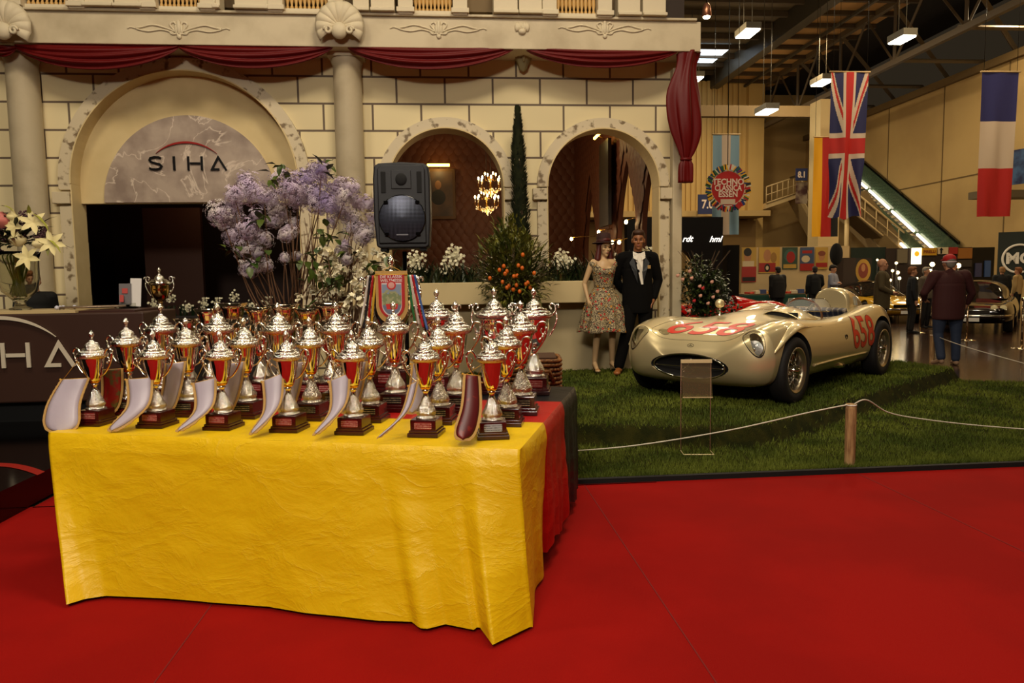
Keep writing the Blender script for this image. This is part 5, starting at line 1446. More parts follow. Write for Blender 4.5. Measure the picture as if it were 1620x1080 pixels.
# headlights
M_LENS = mat('headlamp_glass', (236, 236, 232), .02, trans=1, ior=1.2, spec=.8)
for c_, s in LAMPS:
    h = empty('headlight', c_); h.parent = slr
    Mx = RZ(s*.16) @ RY(.62)
    e = ellipse_mesh(.155, .097)
    e2 = decal(e, T(c_) @ RZ(s*.16) @ RY(.62-.62) @ T(.0, 0, .5) , (0, 0, -1), full, .002) if False else None
    # glass cover: patch of the body surface inside the oval
    d = (Mx.to_3x3() @ Vector((0, 0, 1)))
    cov = decal(ellipse_mesh(.166, .104), T(c_+d*.4) @ Mx, -d, full, .001)
    cov.transform(T(-c_)); put_mesh('glass_cover', cov, M_LENS, h)
    rimm = decal(ellipse_mesh(.175, .111, r0=.94), T(c_+d*.4) @ Mx, -d, full, .004); rimm.transform(T(-c_))
    put_mesh('rim', rimm, mat('dark_rim', (30, 20, 18), .3, .5), h)
    MB().lathe([(.001, -.03), (.06, -.02), (.088, .02), (.09, .025)], 28, M=T(-.02, 0, .0) @ RZ(s*.16) @ RY(pi/2*.72), caps=False).ell((.03, 0, .0), (.022, .022, .022), 10, 8).build('reflector', mat('reflector', (225, 225, 225), .08, 1), h)
    MB().lathe([(.087, .025), (.06, .045), (.001, .05)], 28, M=T(-.02, 0, .0) @ RZ(s*.16) @ RY(pi/2*.72)).build('lamp_lens', mat('ribbed_lens', (215, 218, 222), .12, .55, bump=(60, .5)), h)
# grille
g = empty('grille', (.70, 0, .37)); g.parent = slr
def noseX(y, z):
    h = full.ray_cast(Vector((2, y, z)), Vector((-1, 0, 0))); return h[0].x if h[0] else .8
pts = []
for i in range(48):
    a = 2*pi*i/48; y, z = .395*cos(a), .365+.126*sin(a); pts.append((noseX(y, z)-.70+.0, y, z-.37))
MB().tube(pts, .0075, 8, closed=True).build('chrome_surround', M_CHROME, g)
MB().tube([(noseX(y, .40)-.73, y, -.005) for y in [-.40+i*.05 for i in range(17)]], .006, 8).build('crossbar', M_CHROME, g)
def star(parent, M, r, m, th=.004):
    mb = MB(); mb.tube([(r*cos(t), r*sin(t), 0) for t in [i*pi/20 for i in range(40)]], r*.05, 6, closed=True, M=M)
    for k in range(3):
        a = pi/2+k*2*pi/3; p_ = [(r*cos(a), r*sin(a), 0), (r*.12*cos(a+pi/3), r*.12*sin(a+pi/3), 0), (0, 0, r*.12), (r*.12*cos(a-pi/3), r*.12*sin(a-pi/3), 0)]
        mb.add(p_, [(0, 1, 2), (0, 2, 3), (0, 3, 1)], 0, False, M)
    return mb.build('star_badge', m, parent)
star(g, T(.16, 0, .0) @ RZ(pi/2) @ RX(pi/2), .075, M_CHROME)
MB().box((-.14, 0, 0), (.01, .8, .17)).build('radiator_core', M_BLACK, g)
h_, n_, i_, d_ = full.ray_cast(Vector((.745, 0, 1.5)), Vector((0, 0, -1)))
q = n_.to_track_quat('Z', 'X').to_matrix().to_4x4()
star(slr, T(h_+n_*.003) @ q @ RZ(-pi/2), .036, mat('badge_line', (40, 34, 24), .4, .6))
# numbers
M_NUM = mat('number_red', (200, 26, 10), .45, coat=.25); M_OUT = mat('number_outline', (24, 14, 10), .5)
def number(s, size, M, dirn, nm, sx=1, **k):
    for off, bold, m_, n2 in ((.0018, .012, M_OUT, 'number_outline'), (.0034, .006, M_NUM, nm)):
        me = text_mesh(s, size, bold=bold, **k); me.transform(Matrix.Diagonal((sx, 1, 1, 1)))
        put_mesh(n2, decal(me, M, dirn, full, off), m_, slr)
number('658', .80, T(.17, -.0, 1.6) @ RZ(pi/2) , (0, 0, -1), 'hood_number', sx=.72, space=1.0)
number('658', .50, T(-1.78, 2.0, .57) @ Matrix(((-1, 0, 0, 0), (0, 0, 1, 0), (0, 1, 0, 0), (0, 0, 0, 1))), (0, -1, 0), 'side_number', sx=.78, space=1.0)
# bonnet line, spare intake oval, blades, sill strip
mb = MB(); pl_ = []
for i in range(60):
    t = i/59; a = -pi/2+pi*t
    x = .62*1-.0; pl_.append((interp([(0, -.6), (.18, .3), (.3, .56), (.5, .62), (.7, .56), (.82, .3), (1, -.6)], t), interp([(0, -.50), (.18, -.52), (.3, -.46), (.5, 0), (.7, .46), (.82, .52), (1, .50)], t)))
path = []
for x, y in pl_:
    r_ = full.ray_cast(Vector((x, y, 1.5)), Vector((0, 0, -1)))
    if r_[0]: path.append(r_[0]+r_[1]*.0005)
mb.tube(path, .0022, 5); mb.build('bonnet_seam', M_OUT, slr)
ov = decal(ellipse_mesh(.085, .055), T(.42, -.38, 1.5) @ RZ(.5), (0, 0, -1), full, .003); put_mesh('covered_lamp', ov, mat('covered_lamp', (150, 136, 98), .25, .5, bump=(40, .3)), slr)
ovr = decal(ellipse_mesh(.09, .06, r0=.93), T(.42, -.38, 1.5) @ RZ(.5), (0, 0, -1), full, .006); put_mesh('lamp_ring', ovr, M_CHROME, slr)
for s in (1, -1):
    mb = MB(); n = 24; rows = []
    for i in range(n+1):
        t = i/n; x = .44-1.3*t; z = interp([(0, .53), (.2, .665), (.4, .725), (.6, .735), (.8, .725), (1, .71)], t)
        wv = sin(pi*min(1, t*1.15+.02))**.8 if t < .87 else max(.0, (1-t)/.13*.45)
        r1 = full.ray_cast(Vector((x, s*3, z)), Vector((0, -s, 0))); r2 = full.ray_cast(Vector((x, s*3, z+.075)), Vector((0, -s, 0)))
        if not (r1[0] and r2[0]): continue
        y1 = r1[0].y; y2 = r2[0].y
        rows.append([(x, y1-s*.01, z-.005), (x, y1+s*(.010+.042*wv), z-.004*wv), (x, (y1+y2)/2+s*(.022*wv+.008), z+.038*wv+.008), (x, y2-s*.004, z+.07*wv+.004)])
    vs = [v for r_ in rows for v in r_]; k = len(rows)
    mb.add(vs, [(i*4+j, i*4+j+1, (i+1)*4+j+1, (i+1)*4+j) for i in range(k-1) for j in range(3)], 0, True)
    mb.build('wheel_arch_blade', M_ENAMEL, slr, sub=1, solid=.004)
    mb = MB(); P_ = []
    for i in range(20):
        x = -.46-1.45*i/19; r1 = full.ray_cast(Vector((x, s*3, .335)), Vector((0, -s, 0))); P_.append(r1[0]+Vector((0, s*.006, 0)))
    mb.tube(P_, .012, 6); mb.build('side_strip', M_ENAMEL, slr)
    mb = MB(); r1 = full.ray_cast(Vector((-1.2, s*3, .25)), Vector((0, -s, 0)))
    mb.tube([(-1.05, r1[0].y-s*.03, .27), (-1.25, r1[0].y+s*.008, .245), (-1.33, r1[0].y+s*.012, .24)], [.03, .032, .028], 12); mb.build('exhaust_outlet', M_CHROME, slr)
    r1 = full.ray_cast(Vector((-1.32, s*3, .56)), Vector((0, -s, 0)))
    MB().lathe([(.03, -.01), (.03, .004), (.018, .004), (.018, -.01)], 20, M=T(r1[0]) @ RX(-s*pi/2)).build('filler_port', M_GLOSSBLACK, slr)
# scoop
sc_ = MB()
def sfn(u, v):
    x = -.70-.44*u; y = .38+(v-.5)*.42
    r1 = full.ray_cast(Vector((x, y, 2)), Vector((0, 0, -1))); z0 = r1[0].z
    e = max(0, 1-(abs(v-.5)*2)**3); k = interp([(0, .055), (.5, .075), (1, .05)], u)
    return (x, y, z0-.004+k*e)
sc_.grid(sfn, 16, 18); so = sc_.build('hood_scoop', M_ENAMEL, slr, solid=.006)
r1 = full.ray_cast(Vector((-.705, .38, 2)), Vector((0, 0, -1)))
MB().box((-.725, .38, r1[0].z+.018), (.02, .34, .055)).build('scoop_mouth', M_BLACK, slr, bevel=.01)
# cockpit fittings
M_PLAIDA = mat('plaid_blue', (44, 48, 70), .8); M_PLAIDB = mat('plaid_light', (150, 140, 128), .8); M_PLAIDC = mat('plaid_mid', (90, 86, 92), .8)
def pfm(u, v):
    a = int(u*22) % 3 == 0; b_ = int(v*16) % 3 == 0
    return 1 if (a and b_) else (2 if a or b_ else 0)
se = empty('driver_seat', (-1.84, .36, .55)); se.parent = slr
MB().grid(lambda u, v: (-.13+.09*(2*u-1)**2*1.0+.12*v-.10*(1-v), (u-.5)*.56, -.1+.40*v), 44, 32, mfn=pfm).build('backrest', [M_PLAIDA, M_PLAIDB, M_PLAIDC], se, solid=.05)
MB().grid(lambda u, v: (-.05+.42*v, (u-.5)*.5, -.22+.06*v+.04*(2*u-1)**2), 30, 24, mfn=pfm).build('cushion', [M_PLAIDA, M_PLAIDB, M_PLAIDC], se, solid=.06)
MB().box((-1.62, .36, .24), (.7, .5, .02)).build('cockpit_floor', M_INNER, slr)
st = empty('steering_wheel', (-1.30, .36, .81)); st.parent = slr
Ms = RY(-1.15)
MB().tube([(.2*cos(t), .2*sin(t), 0) for t in [i*pi/20 for i in range(40)]], .0125, 8, closed=True, M=Ms).build('rim', mat('wood_rim', (92, 44, 18), .3, coat=.5), st)
mb = MB()
for k in range(4): a = pi/4+k*pi/2; mb.box((.095, 0, 0), (.19, .022, .003), M=Ms @ RZ(a))
mb.lathe([(.03, -.02), (.035, 0), (.02, .012)], 16, M=Ms).tube([Ms @ Vector((0, 0, 0)), Ms @ Vector((0, 0, .3))], .014, 8); mb.build('spokes', M_GLOSSBLACK, st)
# windscreen
ws = empty('windscreen', (-1.12, .36, .855)); ws.parent = slr
def wfn(u, v):
    a = radians(-78+156*u); R_ = .28
    x = .04+R_*1.05*cos(a)-.14*v-.30; y = R_*sin(a)*(1-.10*v)
    zb_ = .0-.015*(1-cos(a)); hgt = .135 if abs(u-.5) < .33 else .135*(1-((abs(u-.5)-.33)/.17)**2*.95)
    return (x, y, zb_+hgt*v)
MB().grid(wfn, 30, 6).build('clear_screen', mat('perspex', (240, 240, 235), .02, alpha=.16, spec=.9), ws)
MB().tube([wfn(i/40, 1) for i in range(41)], .004, 6).tube([wfn(i/40, 0) for i in range(41)], .006, 6).build('frame', M_CHROME, ws)
# head fairing behind driver
hf = MB()
def hfn(u, v):
    t = u; x = -2.08-1.05*t
    w = .21*(1-t**1.7)**.8+.004; h = interp([(0, .235), (.1, .25), (.35, .22), (.7, .11), (1, .0)], t)
    a = pi*v; r1 = .83-.05*t
    return (x-.05*sin(a)*(1-t)*0, .36-w*cos(a)*(1+.1*sin(a)), r1-.05*t+ (h+.03)*max(0, sin(a))**.62)
hf.grid(hfn, 26, 24)
k0 = len(hf.v); ff = [hfn(0, j/24) for j in range(25)]
for (x, y, z) in ff: hf.v.append((x+.035, .36+(y-.36)*.86, .83+(z-.83)*.90))
for j in range(24): hf.f.append((j*27, (j+1)*27, k0+j+1, k0+j)); hf.m.append(0); hf.sm.append(True)
hf.f.append(tuple(k0+j for j in range(25))); hf.m.append(0); hf.sm.append(False)
hf.build('head_fairing', M_ENAMEL, slr, fix=True)
MB().box((-2.28, .565, .93), (.13, .004, .11), M=T(-2.28, .565, .93) @ RX(.15) @ RZ(.1) @ T(2.28, -.565, -.93)).build('scrutineering_label', mat('label_blue', (120, 136, 170), .5, col2=(190, 185, 160), nscale=16), slr)
# mirror on the hood
r1 = full.ray_cast(Vector((-.62, -.30, 2)), Vector((0, 0, -1)))
mi = empty('mirror', r1[0]); mi.parent = slr
MB().tube([(0, 0, 0), (0, 0, .10)], .008, 8).lathe([(.025, 0), (.012, .02)], 12).build('stem', M_CHROME, mi)
MB().ell((0.01, 0, .135), (.045, .05, .05), 18, 12).build('housing', M_ENAMEL, mi)
MB().lathe([(.046, 0), (.044, .004), (.001, .006)], 24, M=T(-.02, 0, .135) @ RY(-pi/2)).build('glass', M_CHROME, mi)
def _fx(x): return x if abs(x) <= .42 else (.42+(x-.42)*.36 if x > 0 else -.42+(x+.42)*1.118)
def _stretch(o, M):
    for ch in KIDX(o):
        Mc = M @ Matrix.Translation(ch.location)
        if ch.data:
            inv = Mc.inverted()
            for v in ch.data.vertices:
                p_ = Mc @ v.co; p_.x = _fx(p_.x); q_ = p_-Mc.translation; v.co = q_+Vector((Mc.translation.x-_fx(Mc.translation.x), 0, 0))
        else: _stretch(ch, Mc)
        ch.location.x = _fx(Mc.translation.x)-_fx(M.translation.x)
_stretch(slr, Matrix())
for s in (1, -1):
    wheel(slr, 0, s*.775, .33, s); wheel(slr, -2.60, s*.79, .345, s, wd=.18)
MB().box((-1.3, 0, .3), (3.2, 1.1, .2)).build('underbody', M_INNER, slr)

# perspex sign stand in front
sp = on_z(1100, 716, .03); Sg = Vector((sp.x, sp.y, lawn_h(sp.x, sp.y)))
sg2 = empty('sign_stand', Sg, -.15, 'clear perspex information panel on thin rods before the car', 'sign')
M_PERS = mat('perspex_dull', (130, 108, 78), .15, alpha=.22, spec=.8)
top = at(1101, 572, 5.75)-Sg; botm = at(1096, 626, 5.75)-Sg
MB().box((0, 0, 0), (.235, .006, .29)).build('panel', M_PERS, sg2, M=T(0, -.04, (top.z+botm.z)/2) @ RX(-.22))
MB().box((0, -.006, .145), (.245, .02, .03)).box((0, -.006, -.145), (.235, .025, .008)).build('panel_edge', mat('perspex_edge', (220, 196, 150), .2, alpha=.6), sg2, M=T(0, -.04, (top.z+botm.z)/2) @ RX(-.22))
for s in (-1, 1): MB().tube([(s*.118, 0, 0), (s*.118, 0, top.z-.01)], .004, 6).build('rod', mat('rod_clear', (150, 110, 90), .2, alpha=.7), sg2)
MB().tube([(-.118, 0, .02), (-.118, -.14, .02), (.118, -.14, .02), (.118, 0, .02)], .004, 6).build('base_rod', mat('base_rod', (220, 200, 150), .3), sg2)

# other cars, simpler fittings
def simple_car(name, lab, loc, ang, paint, tabs, xs, wh, cab=None, sc=1.0, extra=None):
    o = empty(name, loc, ang, lab, 'car', sc=sc)
    b_ = car_body(tabs, xs); b_.data.materials.append(paint)
    cs = []
    for xw, rw in wh:
        for s in (-1, 1): cs.append(mk(MB().lathe([(rw+.05, -.2), (rw+.05, .3)], 32, M=T(xw, s*.80, rw) @ RX(-s*pi/2))))
    boolean(b_, cs); b_.parent = o; b_.name = 'body'
    for xw, rw in wh:
        for s in (-1, 1): wheel(o, xw, s*.74, rw, s, wire=False, wd=.2)
    if extra: extra(o)
    return o
M_REDP = mat('racing_red', (196, 12, 8), .2, coat=1)
rp_ = at(1045, 492, 17.5); rp_.z = 0
def red_extra(o):
    MB().grid(lambda u, v: (-1.75-.9*u, .3-(.2*(1-u**2)+.01)*cos(pi*v), .80-.05*u+.2*(1-u)**.7*max(0, sin(pi*v))**.7), 14, 14).build('head_fairing', M_REDP, o)
    MB().grid(lambda u, v: (-1.02+.12*cos(radians(-80+160*u))-.1*v, .62*sin(radians(-80+160*u)), .80+.26*v), 20, 5).build('windscreen', mat('perspex', (240, 240, 235)), o)
    MB().tube([(-1.12+.12*cos(radians(-80+160*u/20)), .62*sin(radians(-80+160*u/20)), 1.06) for u in range(21)], .01, 6).build('screen_frame', M_CHROME, o)
    for s in (-1, 1): MB().ell((.62, s*.6, .56), (.1, .09, .1), 14, 10).build('headlight', M_CHROME, o)
simple_car('racing_car', 'bright red open racing car behind the silver car and flowering shrub', (rp_.x, rp_.y, 0), radians(184), M_REDP, (bW, bC, bF, bB), xs[::2]+[xs[-1]] if len(xs) % 2 == 0 else xs[::2], [(0, .33), (-2.37, .34)], extra=red_extra)
# dark coupes
gW = [(.92, .55), (.85, .74), (.6, .84), (.1, .88), (-1.2, .88), (-2.4, .88), (-3.0, .82), (-3.4, .7), (-3.55, .55)]
gC = [(.92, .55), (.85, .60), (.6, .68), (.1, .75), (-.4, .80), (-1.2, .84), (-2.4, .86), (-3.0, .80), (-3.4, .70), (-3.55, .6)]
gF = [(.92, .56), (.85, .62), (.6, .70), (.1, .77), (-.4, .79), (-1.2, .80), (-2.4, .84), (-3.0, .78), (-3.4, .7), (-3.55, .58)]
gB = [(.92, .40), (.85, .30), (.6, .24), (.1, .2), (-3.0, .2), (-3.4, .3), (-3.55, .42)]
gx = [.92, .88, .78, .6, .35, .1, -.3, -.8, -1.3, -1.9, -2.4, -2.9, -3.25, -3.48, -3.55]
M_BLKP = mat('black_paint', (14, 9, 7), .12, coat=1)
M_GLS = mat('car_glass', (30, 26, 22), .05, .2, spec=.9)
def coupe_extra(o):
    mb = MB()
    def cf(u, v):
        x = -.55-2.4*u; h = interp([(0, 0), (.12, .16), (.3, .42), (.5, .47), (.7, .40), (.9, .16), (1, 0)], u)
        a = pi*v; w = .66-.08*sin(a)
        return (x, -w*cos(a)*(1 if True else 1), .80+max(0, h)*max(0, sin(a))**.45)
    mb.grid(cf, 28, 24, mfn=lambda u, v: 1 if (u < .27 or (.30 < u < .84 and (.08 < v < .26 or .74 < v < .92) and not (.55 < u < .58)) or u > .75 and .3 < v < .7) and .04 < v < .96 else 0)
    mb.build('cabin', [M_BLKP, M_GLS], o)
    for s in (-1, 1):
        for k, yy in enumerate((.48, .66)):
            h = MB().lathe([(.075, -.03), (.082, 0), (.078, .012)], 20, M=T(.83-.035*k, s*yy, .62) @ RY(pi/2), caps=False).build('headlight', M_CHROME, o)
            MB().ell((.83-.035*k, s*yy, .62), (.02, .07, .07), 16, 10).build('lens', mat('head_lens', (190, 170, 120), .1, emit=.25), h)
    MB().tube([(.80, -.82, .44), (.93, -.6, .43), (.97, 0, .43), (.93, .6, .43), (.80, .82, .44)], .028, 8).build('bumper', M_CHROME, o)
    MB().box((.935, 0, .52), (.02, .8, .09)).build('grille', mat('grille_dark', (40, 34, 28), .3, .8, bump=(60, .6)), o)
    MB().box((.97, 0, .34), (.01, .4, .09)).build('number_plate', M_WHITE, o)
cpt = on_z(1566, 528, 0)
simple_car('coupe', 'glossy black coupe with twin round headlamps on the right of the hall', (cpt.x+.25, cpt.y+.9, 0), radians(228), M_BLKP, (gW, gC, gF, gB), gx, [(0, .32), (-2.5, .32)], extra=coupe_extra)
c2 = at(1436, 480, 24.2)
simple_car('coupe', 'dark coupe half hidden behind the man in the red cap', (c2.x, c2.y, 0), radians(200), mat('dark_brown_paint', (30, 16, 10), .12, coat=1), (gW, gC, gF, gB), gx, [(0, .32), (-2.5, .32)], extra=coupe_extra)
c3 = at(1412, 470, 21.8)
simple_car('coupe', 'yellow low car at the back of the hall behind the bald man', (c3.x, c3.y, 0), radians(262), mat('yellow_paint', (200, 150, 20), .2, coat=1), (gW, gC, gF, gB), gx, [(0, .32), (-2.5, .32)], extra=coupe_extra)
# ------------------------------------------------------------------ figures
SKIN = mat('skin', (190, 136, 104), .6)
def shell_mesh(mb, voxel, smooth=4):
    o = mb.build('tmp', SKIN, fix=True)
    md = o.modifiers.new('r', 'REMESH'); md.mode = 'VOXEL'; md.voxel_size = voxel; md.use_smooth_shade = True
    md = o.modifiers.new('sm', 'SMOOTH'); md.iterations = smooth; md.factor = .5
    bake(o); me = o.data; bpy.data.objects.remove(o)
    for p_ in me.polygons: p_.use_smooth = True
    return me
DEF = dict(head=(0, 0, 1.63), neck=(0, .01, 1.47), chest=(0, 0, 1.30), waist=(0, 0, 1.08), pelvis=(0, 0, .95),
           shL=(.185, 0, 1.42), elL=(.235, .03, 1.14), wrL=(.24, -.03, .89), haL=(.24, -.05, .80), shR=(-.185, 0, 1.42), elR=(-.235, .03, 1.14), wrR=(-.24, -.03, .89), haR=(-.24, -.05, .80),
           hipL=(.09, 0, .92), knL=(.10, -.01, .50), anL=(.105, .03, .09), toL=(.12, -.12, .035), hipR=(-.09, 0, .92), knR=(-.10, -.01, .50), anR=(-.105, .03, .09), toR=(-.12, -.12, .035))
def hand(mb, w, h_, s, r=.009):
    w = Vector(w); h_ = Vector(h_); d = (h_-w).normalized(); L_ = .19
    side = Vector((0, -1, 0)); side = (side-d*side.dot(d)).normalized(); n = d.cross(side)
    mb.cap(w, .024, w+d*.05, .03, 10); mb.ell(w+d*.06, (.02, .04, .045), 10, 8)
    for k in range(4):
        o_ = side*(.03-.02*k)*-1; b0 = w+d*.085+o_; ln = (.062, .075, .07, .055)[k]
        b1 = b0+d*ln*.55+n*s*.004; b2 = b1+(d*.8+n*s*-.35).normalized()*ln*.5
        mb.cap(b0, r, b1, r*.9, 8); mb.cap(b1, r*.9, b2, r*.75, 8)
    t0 = w+d*.035+side*.025; t1 = t0+(d*.7+side*.8).normalized()*.04; t2 = t1+(d*.95+side*.3).normalized()*.03
    mb.cap(t0, r*1.25, t1, r*1.1, 8); mb.cap(t1, r*1.1, t2, r*.85, 8)
def head_parts(mb, J, turn=0, tilt=0, k=1.0):
    h = Vector(J['head']); M = T(h) @ RZ(turn) @ RX(tilt)
    mb.ell((0, .012, .03), (.074*k, .094*k, .098*k), 18, 14, M=M)
    mb.ell((0, -.035, -.045), (.052*k, .055*k, .066*k), 14, 10, M=M)
    mb.ell((0, -.068, -.092), (.026*k, .022*k, .02*k), 10, 8, M=M)
    mb.cap((0, -.083, .012), .009, (0, -.108, -.022), .013, 8, M=M); mb.ell((0, -.09, -.03), (.019, .014, .009), 8, 6, M=M)
    mb.ell((0, -.083, .030), (.052, .016, .012), 10, 6, M=M)
    for s in (-1, 1):
        mb.ell((s*.075, .012, -.002), (.010, .022, .032), 8, 8, M=M)
        mb.ell((s*.042, -.062, -.015), (.024, .024, .02), 8, 6, M=M)
    mb.ell((0, -.088, -.058), (.024, .014, .012), 10, 6, M=M)
    return M
def figure(name, lab, cat, loc, rz, sc, pose=None, fem=False, skin=SKIN, voxel=.012, top=None, trousers=None, shoes=None, hair=None, hat=None, turn=0, tilt=0, jacket_open=None, sleeve=True, longcoat=0, group=None, bulk=1.0, skirt=None, face=True):
    J = dict(DEF); J.update(pose or {}); J = {k: Vector(v) for k, v in J.items()}
    b = bulk; mb = MB()
    M = head_parts(mb, J, turn, tilt)
    mb.cap(J['neck']-Vector((0, 0, .03)), .056 if not fem else .045, J['head']-Vector((0, -.01, .06)), .052 if not fem else .042, 12)
    wch = .16 if not fem else .135
    ch, wa, pe = J['chest'], J['waist'], J['pelvis']
    mb.ell(ch+Vector((0, 0, .02)), (wch*b, .105*b, .17), 18, 12); mb.ell(wa, ((.13 if not fem else .10)*b, .095*b, .16), 16, 10); mb.ell(pe, ((.15 if not fem else .155)*b, .11*b, .13), 16, 10)
    mb.cap(J['shL']*.75+J['neck']*.25, .06, J['shR']*.75+J['neck']*.25, .06, 12)
    if fem:
        for s in (-1, 1): mb.ell(ch+Vector((s*.062, -.085, .02)), (.052, .05, .055), 12, 8)
    for s, S_ in ((1, 'L'), (-1, 'R')):
        a = 1 if not fem else .78
        mb.cap(J['sh'+S_], .055*a*b, J['el'+S_], .042*a, 12); mb.cap(J['el'+S_], .042*a, J['wr'+S_], .027*a, 12)
        hand(mb, J['wr'+S_], J['ha'+S_], s, .0095 if voxel < .011 else .011)
        mb.cap(J['hip'+S_], .088*(a if not fem else .92)*b, J['kn'+S_], .056*(1 if not fem else .86), 14); mb.cap(J['kn'+S_], .056*(1 if not fem else .86), J['kn'+S_].lerp(J['an'+S_], .35)+Vector((0, .012, 0)), .054*(1 if not fem else .84), 12)
        mb.cap(J['kn'+S_].lerp(J['an'+S_], .35)+Vector((0, .012, 0)), .054*(1 if not fem else .84), J['an'+S_], .034, 12); mb.ell(J['an'+S_]+Vector((0, .02, -.045)), (.032, .04, .04), 10, 8)
        mb.cap(J['an'+S_]+Vector((0, -.01, -.035)), .035, J['to'+S_], .026, 10); mb.ell(J['to'+S_]+Vector((0, -.02, -.008)), (.04, .045, .022), 10, 8)
    me = shell_mesh(mb, voxel); me.name = name; me.materials.clear(); me.materials.append(skin)
    o = bpy.data.objects.new(name, me); COL.objects.link(o); o.location = loc; o.rotation_euler = (0, 0, rz); o.scale = (sc,)*3
    tag(o, lab, cat, group)
    def add(nm, mbx, m, vx=None):
        me_ = shell_mesh(mbx, vx or voxel); me_.name = nm; me_.materials.clear(); me_.materials.append(m)
        q = bpy.data.objects.new(nm, me_); COL.objects.link(q); q.parent = o; return q
    if top:
        mb = MB(); g = .022
        mb.ell(ch+Vector((0, 0, .02)), ((wch+g)*b, (.105+g)*b, .19), 18, 12); mb.ell(wa, ((.13+g)*b, (.095+g+.005)*b, .2), 16, 10); mb.cap(J['shL']*.8+J['neck']*.2, .078, J['shR']*.8+J['neck']*.2, .078, 12)
        mb.lathe([(.001, -.10-longcoat), (.96, -.10-longcoat), (1.0, -.06-longcoat), (1.03, .05), (1.0, .2), (.98, .33), (.001, .36)], 24, M=T(pe) @ Matrix.Diagonal(((.16+g)*b, (.115+g)*b, 1, 1)))
        mb.cap(J['neck']-Vector((0, -.01, .035)), .075, J['neck']+Vector((0, .01, .01)), .062, 12)
        for S_ in 'LR':
            mb.cap(J['sh'+S_], .076*b, J['el'+S_], .060, 12)
            if sleeve: mb.cap(J['el'+S_], .060, J['wr'+S_].lerp(J['el'+S_], .06), .044, 12)
        tq = add('jacket' if longcoat >= 0 else 'shirt', mb, top)
    if trousers:
        mb = MB(); mb.ell(pe+Vector((0, 0, .0)), (.168*b, .125*b, .13), 16, 10)
        for S_ in 'LR':
            mb.cap(J['hip'+S_], .102*b, J['kn'+S_], .076, 14); mb.cap(J['kn'+S_], .076, J['an'+S_]+Vector((0, .0, .02)), .066, 14)
        add('trousers', mb, trousers)
    if shoes:
        for S_ in 'LR':
            mb = MB(); mb.ell(J['an'+S_]+Vector((0, .02, -.05)), (.042, .05, .042), 10, 8); mb.cap(J['an'+S_]+Vector((0, -.01, -.04)), .042, J['to'+S_], .034, 10); mb.ell(J['to'+S_]+Vector((0, -.025, -.004)), (.047, .055, .03), 10, 8)
            add('shoe', mb, shoes)
    if face:
        for s in (-1, 1):
            q = MB().ell((s*.032, -.077, .008), (.013, .008, .006), 10, 6, M=M).build('eye', mat('eye_dark', (26, 16, 12), .3), o)
            MB().box((s*.033, -.092, .034), (.034, .006, .006), M=M).build('eyebrow', mat('brow_dark', (34, 20, 12), .8), o)
        MB().ell((0, -.099, -.058), (.02, .006, .007), 10, 6, M=M).build('lips', mat('lips', (140, 70, 60), .5), o)
    if hair:
        mb = MB(); kind, hm = hair
        if kind == 'short':
            mb.ell((0, .03, .055), (.085, .1, .09), 18, 12, M=M); mb.ell((0, -.035, .10), (.075, .06, .04), 14, 8, M=M); mb.ell((0, .075, .0), (.075, .05, .08), 14, 8, M=M)
        elif kind == 'long':
            mb.ell((0, .03, .055), (.088, .1, .09), 18, 12, M=M); mb.ell((0, -.03, .105), (.07, .055, .035), 14, 8, M=M)
            mb.cap((.078, .0, .02), .03, (.10, -.01, -.15), .045, 10, M=M); mb.cap((-.078, .0, .02), .03, (-.10, -.01, -.15), .045, 10, M=M); mb.cap((0, .07, .02), .06, (0, .09, -.16), .06, 12, M=M)
        add('hair', mb, hm, min(voxel, .012))
    if hat:
        hm, kind = hat
        if kind == 'cap':
            mb = MB(); mb.ell((0, .02, .065), (.093, .108, .085), 20, 12, M=M); mb.cap((-.04, -.09, .06), .012, (.04, -.09, .06), .012, 8, M=M); mb.ell((0, -.12, .055), (.065, .055, .01), 14, 6, M=M); add('cap', mb, hm, .009)
            MB().lathe([(.096, 0), (.098, .02), (.096, .02)], 28, M=M @ T(0, .02, .012) @ Matrix.Diagonal((1, 1.14, 1, 1)), caps=False).build('cap_band', mat('cap_band', (220, 200, 200), .6), o, solid=.004)
        else:
            Mh = M @ T(0, .02, .06) @ RX(-.12)
            MB().lathe([(.10, 0), (.135, .006), (.152, -.004), (.154, .0), (.135, .012), (.098, .012), (.094, .06), (.088, .12), (.07, .135), (.001, .128)], 32, M=Mh, caps=False).build('hat', hm, o)
            MB().lathe([(.1, .012), (.1, .035), (.098, .035)], 32, M=Mh, caps=False).build('hat_band', mat('hat_band', (60, 16, 16), .6), o, solid=.003)
    if skirt: skirt(o, J)
    return o
V3 = Vector
